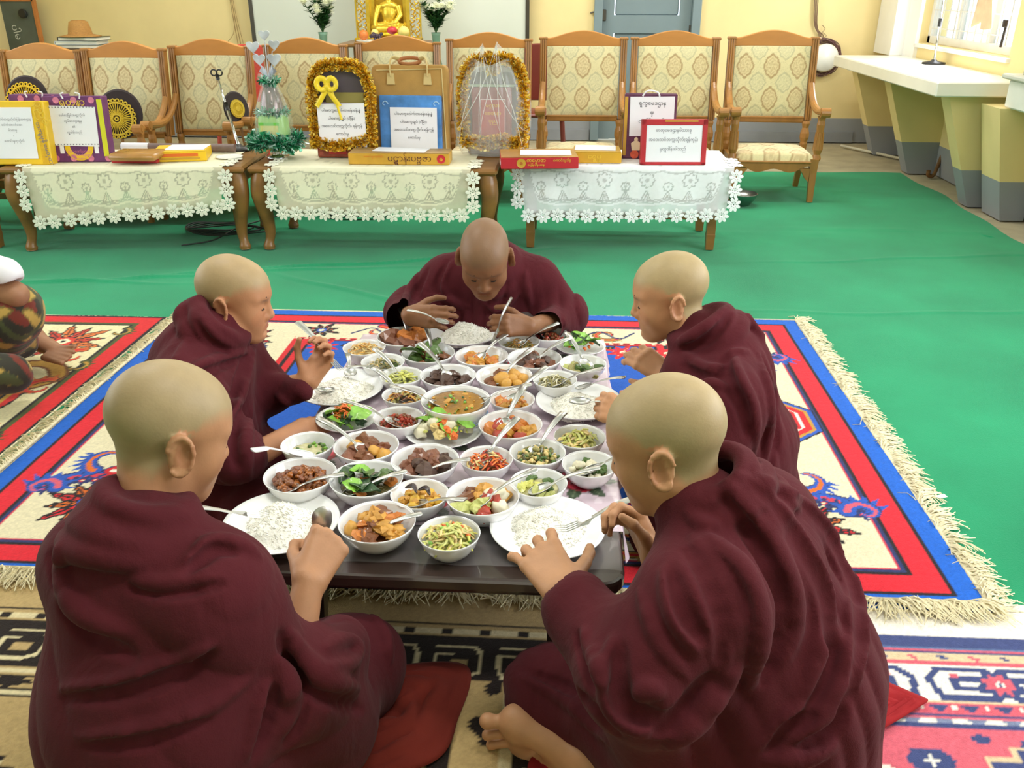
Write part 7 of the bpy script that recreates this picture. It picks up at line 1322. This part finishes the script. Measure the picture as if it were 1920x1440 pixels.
B = person('near right person in maroon robe leaning over rice, bare foot showing, fork in hand', J(1250, 828, 1.44), (-.93, .37, -.40), (184, 136, 100), (164, 144, 108), body_B, robe_B, (-.16, .92, .0), (.64, 1.74, .92), (-.16, .92, .006), (.68, 1.66, .74), hb=.0043, hr=.0054, base=(.36, 1.22, .0))
spread_cloth('robe_hem', B, [atz(1540, 1290)[:2], atz(1650, 1290)[:2], atz(1738, 1328)[:2], atz(1690, 1358)[:2], atz(1600, 1410)[:2], atz(1520, 1390)[:2]], M_red, .016, .016, 6, (.36, 1.22, 0), True)
spread_cloth('robe_hem', B, [atz(1010, 1425)[:2], atz(1100, 1415)[:2], atz(1190, 1440)[:2], atz(1140, 1480)[:2], atz(1000, 1470)[:2]], M_red, .016, .012, 7, (.36, 1.22, 0))
# ---- left side person in profile
def body_C(F, hp, R):
    nk = V3(-.885, 2.10, .56); add_head(F, hp, R, nk, .97); F.cone(V3(-1.0, 2.12, .14), V3(-.94, 2.09, .44), .12, .13, .04, V3(1, 0, 0), 1.35); F.cone(nk, V3(-.93, 2.09, .47), .052, .08, .03); rs, ls = V3(-.92, 1.95, .48), V3(-.92, 2.24, .48); F.cone(rs, ls, .052, .052, .04)
    re, rw = J(455, 868, 2.22), J(566, 803, 2.36); add_arm(F, rs, re, rw); add_hand(F, rw, rw+V3(.07, .05, -.02), V3(0, -.4, .9), 'R', (40, 50, 30), .04, (.2, -.3), .95)
    le, lw = V3(-.83, 2.24, .34), J(577, 716, 2.46); add_arm(F, ls, le, lw); add_hand(F, lw, J(606, 672, 2.47), V3(.5, .85, .1), 'L', (40, 60, 40), .05, (.2, -.4), .98, tcurl=.5)
    for y in (1.96, 2.28): F.cone(V3(-1.0, 2.12, .12), V3(-.76, y, .10), .08, .055, .04)
def robe_C(G):
    nf = V3(1, 0, 0)
    G.cone(V3(-1.0, 2.12, .08), V3(-1.0, 2.12, .28), .19, .185, .06, nf, 1.1); G.cone(V3(-1.0, 2.12, .28), V3(-.95, 2.09, .45), .185, .165, .06, nf, 1.25); G.cone(V3(-.93, 1.945, .485), V3(-.93, 2.24, .485), .078, .078, .06); G.cone(V3(-.93, 2.10, .50), V3(-.89, 2.10, .57), .095, .07, .05)
    G.cone(V3(-.92, 1.94, .46), J(435, 850, 2.2), .088, .075, .06); G.cone(J(435, 850, 2.2), J(480, 850, 2.26), .066, .05, .04); G.cone(V3(-.93, 2.25, .46), V3(-.83, 2.24, .34), .08, .066, .05); G.cone(V3(-.83, 2.24, .34), J(566, 732, 2.447), .060, .034, .03); G.cone(J(465, 858, 2.24), J(545, 812, 2.34), .040, .040, .006, neg=True)
    for y in (1.95, 2.27): G.cone(V3(-.98, 2.12, .12), V3(-.775, y, .105), .15, .085, .07)
    G.cone(V3(-.78, 1.96, .09), V3(-.78, 2.27, .09), .08, .08, .06); collar(G, V3(-.875, 2.095, .605), (.80, .02, .62), .066, .021, cnt=3, dn=.022, gr=.008); G.waves(.003, 22, 3); G.pleats((-.85, 2.1, .60), (-1.02, 1.95, .12), (.7, -.5, .3), 7, .009, .1, 1.1, .25, 3)
    G.folds([(.011, [(479, 640), (462, 700), (448, 745), (430, 790), (425, 830)]), (-.009, [(468, 645), (450, 700), (436, 745), (418, 785)]), (.011, [(470, 655), (420, 670), (370, 690), (320, 720)]), (-.009, [(460, 670), (410, 690), (360, 712), (320, 740)]), (.009, [(375, 590), (400, 625), (440, 650)]), (-.008, [(368, 605), (392, 640), (430, 662)]), (.010, [(350, 640), (330, 680), (300, 720)]), (-.010, [(455, 760), (440, 820), (445, 880)]), (.011, [(470, 770), (462, 830), (465, 900)]), (.009, [(520, 740), (545, 760), (560, 780)])])
Cp = person('left side person in maroon robe in profile, holding up a fork', J(440, 556, 2.32), (1, .06, -.20), (180, 128, 94), (166, 142, 106), body_C, robe_C, (-1.18, 1.80, .0), (-.50, 2.44, .84), (-1.22, 1.78, .006), (-.50, 2.42, .70), sc_=.97, base=(-1.0, 2.12, .014))
# ---- right side person in profile
def body_D(F, hp, R):
    nk = V3(.355, 2.125, .575); add_head(F, hp, R, nk, .97); F.cone(V3(.50, 2.1, .14), V3(.43, 2.1, .44), .12, .13, .04, V3(1, 0, 0), 1.35); F.cone(nk, V3(.42, 2.1, .47), .052, .08, .03); ls, rs = V3(.40, 1.96, .49), V3(.40, 2.25, .49); F.cone(rs, ls, .052, .052, .04)
    le, lw = V3(.33, 1.86, .31), J(1192, 788, 2.10); add_arm(F, ls, le, lw); add_hand(F, lw, J(1148, 768, 2.13), J(1150, 700, 1.6)-J(1150, 780, 2.1), 'L', (42, 52, 32), .03, (.05, -.5), .98)
    re, rw = V3(.36, 2.28, .33), J(1252, 702, 2.37); add_arm(F, rs, re, rw); add_hand(F, rw, J(1200, 668, 2.40), J(1220, 600, 1.9)-J(1220, 690, 2.38), 'R', (30, 34, 22), .05, (.1, -.5), .98)
    for y in (1.95, 2.28): F.cone(V3(.50, 2.10, .12), V3(.26, y, .10), .08, .055, .04)
def robe_D(G):
    nf = V3(1, 0, 0)
    G.cone(V3(.475, 2.1, .08), V3(.475, 2.1, .28), .172, .168, .06, nf, 1.1); G.cone(V3(.475, 2.1, .28), V3(.43, 2.1, .46), .168, .152, .06, nf, 1.25); G.cone(V3(.415, 1.955, .495), V3(.415, 2.25, .495), .076, .078, .06); G.cone(V3(.43, 2.11, .50), V3(.36, 2.125, .58), .095, .068, .05)
    G.cone(V3(.405, 1.95, .47), V3(.345, 1.86, .31), .090, .080, .06); G.cone(V3(.345, 1.86, .31), V3(.24, 1.90, .37), .066, .046, .04); G.cone(V3(.41, 2.26, .47), V3(.36, 2.28, .34), .08, .066, .05); G.cone(V3(.36, 2.28, .34), J(1275, 705, 2.36), .06, .045, .04); G.cone(J(1282, 706, 2.355), J(1230, 700, 2.375), .037, .037, .006, neg=True); G.cone(V3(.33, 2.06, .50), V3(.36, 2.2, .38), .07, .09, .05)
    for y in (1.95, 2.27): G.cone(V3(.48, 2.1, .12), V3(.28, y, .105), .15, .085, .07)
    collar(G, V3(.352, 2.115, .612), (-.66, .02, .76), .066, .021, cnt=3, dn=.025, gr=.008); G.waves(.003, 22, 4); G.pleats((.35, 2.1, .62), (.55, 1.95, .12), (.7, .5, .3), 8, .010, .1, 1.1, .22, 4)
    G.folds([(.012, [(1362, 577), (1330, 610), (1300, 630), (1275, 640)]), (-.010, [(1372, 590), (1340, 625), (1310, 646), (1280, 655)]), (.012, [(1400, 660), (1372, 668), (1385, 710), (1408, 760), (1415, 810), (1408, 860)]), (-.012, [(1385, 655), (1358, 672), (1368, 720), (1392, 765), (1400, 815)]), (.011, [(1420, 665), (1438, 730), (1442, 800), (1430, 870)]), (-.010, [(1432, 670), (1455, 740), (1458, 810), (1445, 880)]), (.010, [(1285, 665), (1320, 690), (1360, 690)]), (-.009, [(1280, 685), (1320, 708), (1355, 706)]), (.010, [(1300, 740), (1330, 720), (1365, 730)]), (.009, [(1365, 560), (1400, 590), (1430, 640)])])
Dp = person('right side person in maroon robe in profile, looking at the food with a raised hand', J(1256, 552, 2.27), (-1, .04, -.24), (190, 140, 104), (166, 146, 108), body_D, robe_D, (.02, 1.80, .0), (.68, 2.46, .84), (.02, 1.76, .006), (.74, 2.42, .70), sc_=.97, base=(.5, 2.1, .014))
spread_cloth('robe_hem', Dp, [(.55, 1.95), (.66, 1.86), (.64, 1.70), (.5, 1.66), (.42, 1.8)], M_red, .018, .02, 8, (.5, 2.1, .014))
# ---- far person at the head of the table
def body_E(F, hp, R):
    nk = V3(-.235, 2.86, .53); add_head(F, hp, R, nk, .97); F.cone(V3(-.25, 3.02, .14), V3(-.24, 2.94, .42), .12, .13, .04, V3(0, 1, 0), 1.35); F.cone(nk, V3(-.24, 2.92, .46), .052, .08, .03); rs, ls = V3(-.39, 2.91, .46), V3(-.09, 2.91, .46); F.cone(rs, ls, .052, .052, .04)
    re, rw = V3(-.52, 2.86, .36), J(768, 592, 2.80); add_arm(F, rs, re, rw); add_hand(F, rw, J(812, 594, 2.76), J(800, 560, 2.3)-J(800, 590, 2.8), 'R', (28, 40, 30), .05, (.15, -.4), 1.0)
    le, lw = V3(.02, 2.88, .35), J(992, 612, 2.80); add_arm(F, ls, le, lw); add_hand(F, lw, J(952, 610, 2.76), J(945, 570, 2.3)-J(945, 610, 2.8), 'L', (45, 55, 35), .03, (.1, -.4), .98)
    for x in (-.48, -.02): F.cone(V3(-.25, 3.02, .12), V3(x, 2.92, .10), .08, .055, .04)
def robe_E(G):
    nf = V3(0, 1, 0)
    G.cone(V3(-.25, 3.02, .08), V3(-.25, 3.0, .28), .18, .18, .06, nf, 1.1); G.cone(V3(-.25, 3.0, .28), V3(-.24, 2.94, .44), .18, .165, .06, nf, 1.25); G.cone(V3(-.395, 2.91, .465), V3(-.09, 2.91, .465), .078, .078, .06); G.cone(V3(-.24, 2.91, .49), V3(-.235, 2.87, .54), .10, .075, .05)
    G.cone(V3(-.40, 2.91, .45), V3(-.53, 2.85, .37), .08, .075, .06); G.cone(V3(-.53, 2.85, .37), J(752, 600, 2.84), .07, .05, .05); G.cone(V3(-.08, 2.91, .45), V3(.02, 2.87, .36), .078, .07, .06); G.cone(V3(.02, 2.87, .36), J(1005, 615, 2.82), .062, .045, .05); G.cone(V3(-.42, 2.90, .30), V3(-.06, 2.90, .30), .10, .10, .07)
    for x in (-.48, -.02): G.cone(V3(-.25, 3.0, .12), V3(x, 2.93, .10), .14, .08, .07)
    collar(G, V3(-.235, 2.87, .545), (0, -.55, .83), .070, .022, cnt=3, dn=.022, gr=.012); G.waves(.0028, 22, 5); G.pleats((-.24, 2.85, .56), (-.25, 2.85, .15), (1, 0, 0), 8, .012, .1, 1.1, .5, 5)
    G.folds([(.010, [(850, 490), (830, 530), (845, 560), (880, 575)]), (-.009, [(838, 490), (818, 535), (830, 570)]), (.010, [(790, 500), (770, 540), (750, 580)]), (-.009, [(802, 505), (782, 545), (765, 585)]), (.009, [(900, 560), (920, 580), (950, 570), (975, 545)]), (-.008, [(905, 575), (925, 592), (955, 583)]), (.009, [(985, 510), (990, 550), (1000, 590)]), (.009, [(800, 555), (840, 560), (870, 580)])])
Ep = person('far person in maroon robe bending his shaved head over the tall rice heap', J(909, 482, 2.66), (0.02, -1, -.72), (132, 90, 62), (126, 96, 72), body_E, robe_E, (-.72, 2.40, .0), (.22, 3.22, .86), (-.70, 2.70, .006), (.16, 3.22, .68), sc_=.97, base=(-.25, 3.0, .014))
# ---- cutlery in hands
cutlery(J(603, 950, 1.67), J(606, 1075, 1.70), 'steel spoon in the hand of the near left person', fixed=.85, roll=2.6)
cutlery(J(500, 962, 1.80), J(372, 958, 1.74), 'steel fork lying on the near left rice plate, handle towards the robe', FKM, cat='fork', fixed=1.15)
cutlery(J(1046, 992, 1.72), J(1196, 938, 1.70), 'shiny steel fork in the raised hand of the near right person', FKM, cat='fork', fixed=1.2)
cutlery(J(640, 692, 2.45), J(586, 634, 2.47), 'dark steel fork held up by the left side person', FKM, cat='fork', fixed=1.0)
cutlery(J(842, 606, 2.72), J(786, 588, 2.74), 'steel spoon in the hand of the far person', fixed=.75)
cutlery(J(1068, 748, 2.2), J(1180, 762, 2.12), 'steel spoon in the fingers of the right side person', fixed=.95)
cutlery(J(922, 640, 2.75), J(935, 612, 2.74), 'dark fork handle in the left hand of the far person', FKM, cat='fork', fixed=.8)
# ---- visitor cut off by the left edge of the photo
def body_F(F, hp, R):
    add_head(F, hp, R, V3(-2.42, 2.95, .62)); F.cone(V3(-2.52, 3.05, .14), V3(-2.46, 2.98, .50), .12, .14, .04, V3(1, 0, 0), 1.35); F.cone(V3(-2.42, 2.95, .62), V3(-2.46, 2.98, .5), .05, .09, .03); rs, ls = V3(-2.36, 2.86, .52), V3(-2.46, 3.14, .52); F.cone(rs, ls, .055, .055, .04)
    el = J(28, 552, 3.12); F.cone(rs, el, .05, .043, .02); F.cone(el, V3(-2.22, 2.90, .42), .042, .032, .02); add_hand(F, V3(-2.22, 2.90, .42), V3(-2.31, 2.90, .42), V3(0, -.4, .9), 'R', (40, 45, 30)); add_arm(F, ls, V3(-2.3, 3.25, .36), V3(-2.25, 3.1, .38)); add_hand(F, V3(-2.25, 3.1, .38), V3(-2.25, 3.02, .38), V3(.4, 0, .9), 'L')
    hl, bl = J(62, 632, 3.50), J(105, 655, 3.46); F.cone(V3(-2.3, 3.15, .14), hl, .045, .038, .03); F.cone(hl, bl, .036, .028, .03, V3(0, 0, 1), 1.2); F.cone(hl-V3(0, 0, .02), bl-V3(0, 0, .015), .03, .024, .02)
    for i, (x, y) in enumerate(((140, 650), (138, 660), (132, 668), (124, 675), (116, 681))): F.cone(bl+V3(-.006*i, -.012*i, -.004*i), J(x, y, 3.43-.012*i), .014, .009, .006)
def robe_F(G):
    el = J(28, 552, 3.12); G.cone(V3(-2.52, 3.05, .08), V3(-2.52, 3.05, .22), .17, .15, .06); G.cone(V3(-2.50, 3.05, .14), J(20, 585, 3.2), .13, .10, .06); G.cone(J(20, 585, 3.2), J(38, 640, 3.38), .095, .062, .06); G.cone(J(5, 600, 3.2), V3(-2.25, 3.02, .07), .09, .09, .06); G.cone(J(-20, 700, 3.05), J(20, 700, 3.1), .075, .07, .05); G.waves(.003, 24, 9)
Fp = person('visitor at the left edge in white short sleeves and patterned wrap, bare foot forward', V3(-2.40, 2.93, .78), (.9, -.3, -.3), (156, 112, 84), (40, 32, 28), body_F, robe_F, (-2.75, 2.60, .0), (-1.70, 3.60, .96), (-2.75, 2.40, .006), (-1.66, 3.5, .5), base=(-2.5, 3.05, .014), hb=.0062, hr=.008)
rb = [o for o in Fp.children if o.name.startswith('robe')][0]; rb.name = 'wrap_skirt'; P = np.zeros(len(rb.data.vertices)*3); rb.data.vertices.foreach_get('co', P); P = P.reshape(-1, 3)
f1 = np.sin(P[:, 0]*31+2*np.sin(P[:, 2]*27))*np.sin(P[:, 2]*34+P[:, 1]*20+2*np.sin(P[:, 1]*31)); f2 = np.sin(P[:, 0]*47+P[:, 2]*29+3*np.sin(P[:, 1]*21)); col = np.tile(lin((40, 38, 26)), (len(P), 1)); col[f1 > .25] = lin((108, 92, 40)); col[f1 > .55] = lin((176, 146, 70)); col[(f2 > .7) & (f1 < .25)] = lin((110, 40, 26)); col[(f2 < -.8)] = lin((64, 70, 34))
m = P[:, 2] < .115; col[m] = lin((34, 34, 34)); setcol(rb.data, col); rb.data.materials.clear(); rb.data.materials.append(mat('printed_wrap_cotton', (120, 100, 60), .85, vcol=True, var=.08, sheen=.15))
G = Field((-2.75, 2.62, .25), (-1.75, 3.40, .76), .007); el = J(28, 552, 3.12); G.cone(V3(-2.50, 3.04, .28), V3(-2.46, 2.98, .50), .165, .17, .05, V3(1, 0, 0), 1.25); G.cone(V3(-2.36, 2.86, .53), V3(-2.46, 3.14, .53), .07, .07, .05); q = V3(-2.36, 2.86, .56); G.cone(q, J(8, 514, 3.10), .078, .062, .04); G.cone(J(-10, 576, 3.11), J(44, 566, 3.12), .085, .085, .006, neg=True); G.cone(V3(-2.46, 3.14, .52), V3(-2.36, 3.2, .42), .075, .07, .04); G.waves(.003, 24, 11)
me, _ = G.mesh('shirt'); me.transform(Matrix.Translation((2.5, -3.05, -.014))); link('shirt', me, mat('white_shirt_cotton', (226, 226, 232), .85, var=.04, sheen=.15), Fp, smooth=True)
# ------------------------------------------------------------------ print belongs to the sheet it is printed on
for t in [o for o in COL.objects if o.type == 'EMPTY' and o.get('category')]:
    sh_ = [c for c in t.children if c.name.startswith('paper_sheet')]
    for c in list(t.children):
        if c.name.split('.')[0] in ('lettering', 'dotted_border'):
            for s in sh_:
                hw, hh = max(abs(v.co.x) for v in s.data.vertices), max(abs(v.co.z) for v in s.data.vertices)
                q = c.location if c.name.startswith('lettering') else s.location
                if hh > .01 and abs(q.x-s.location.x) < hw*.6 and abs(q.z-s.location.z) < hh:
                    c.parent = s; c.matrix_parent_inverse = s.matrix_basis.inverted(); break
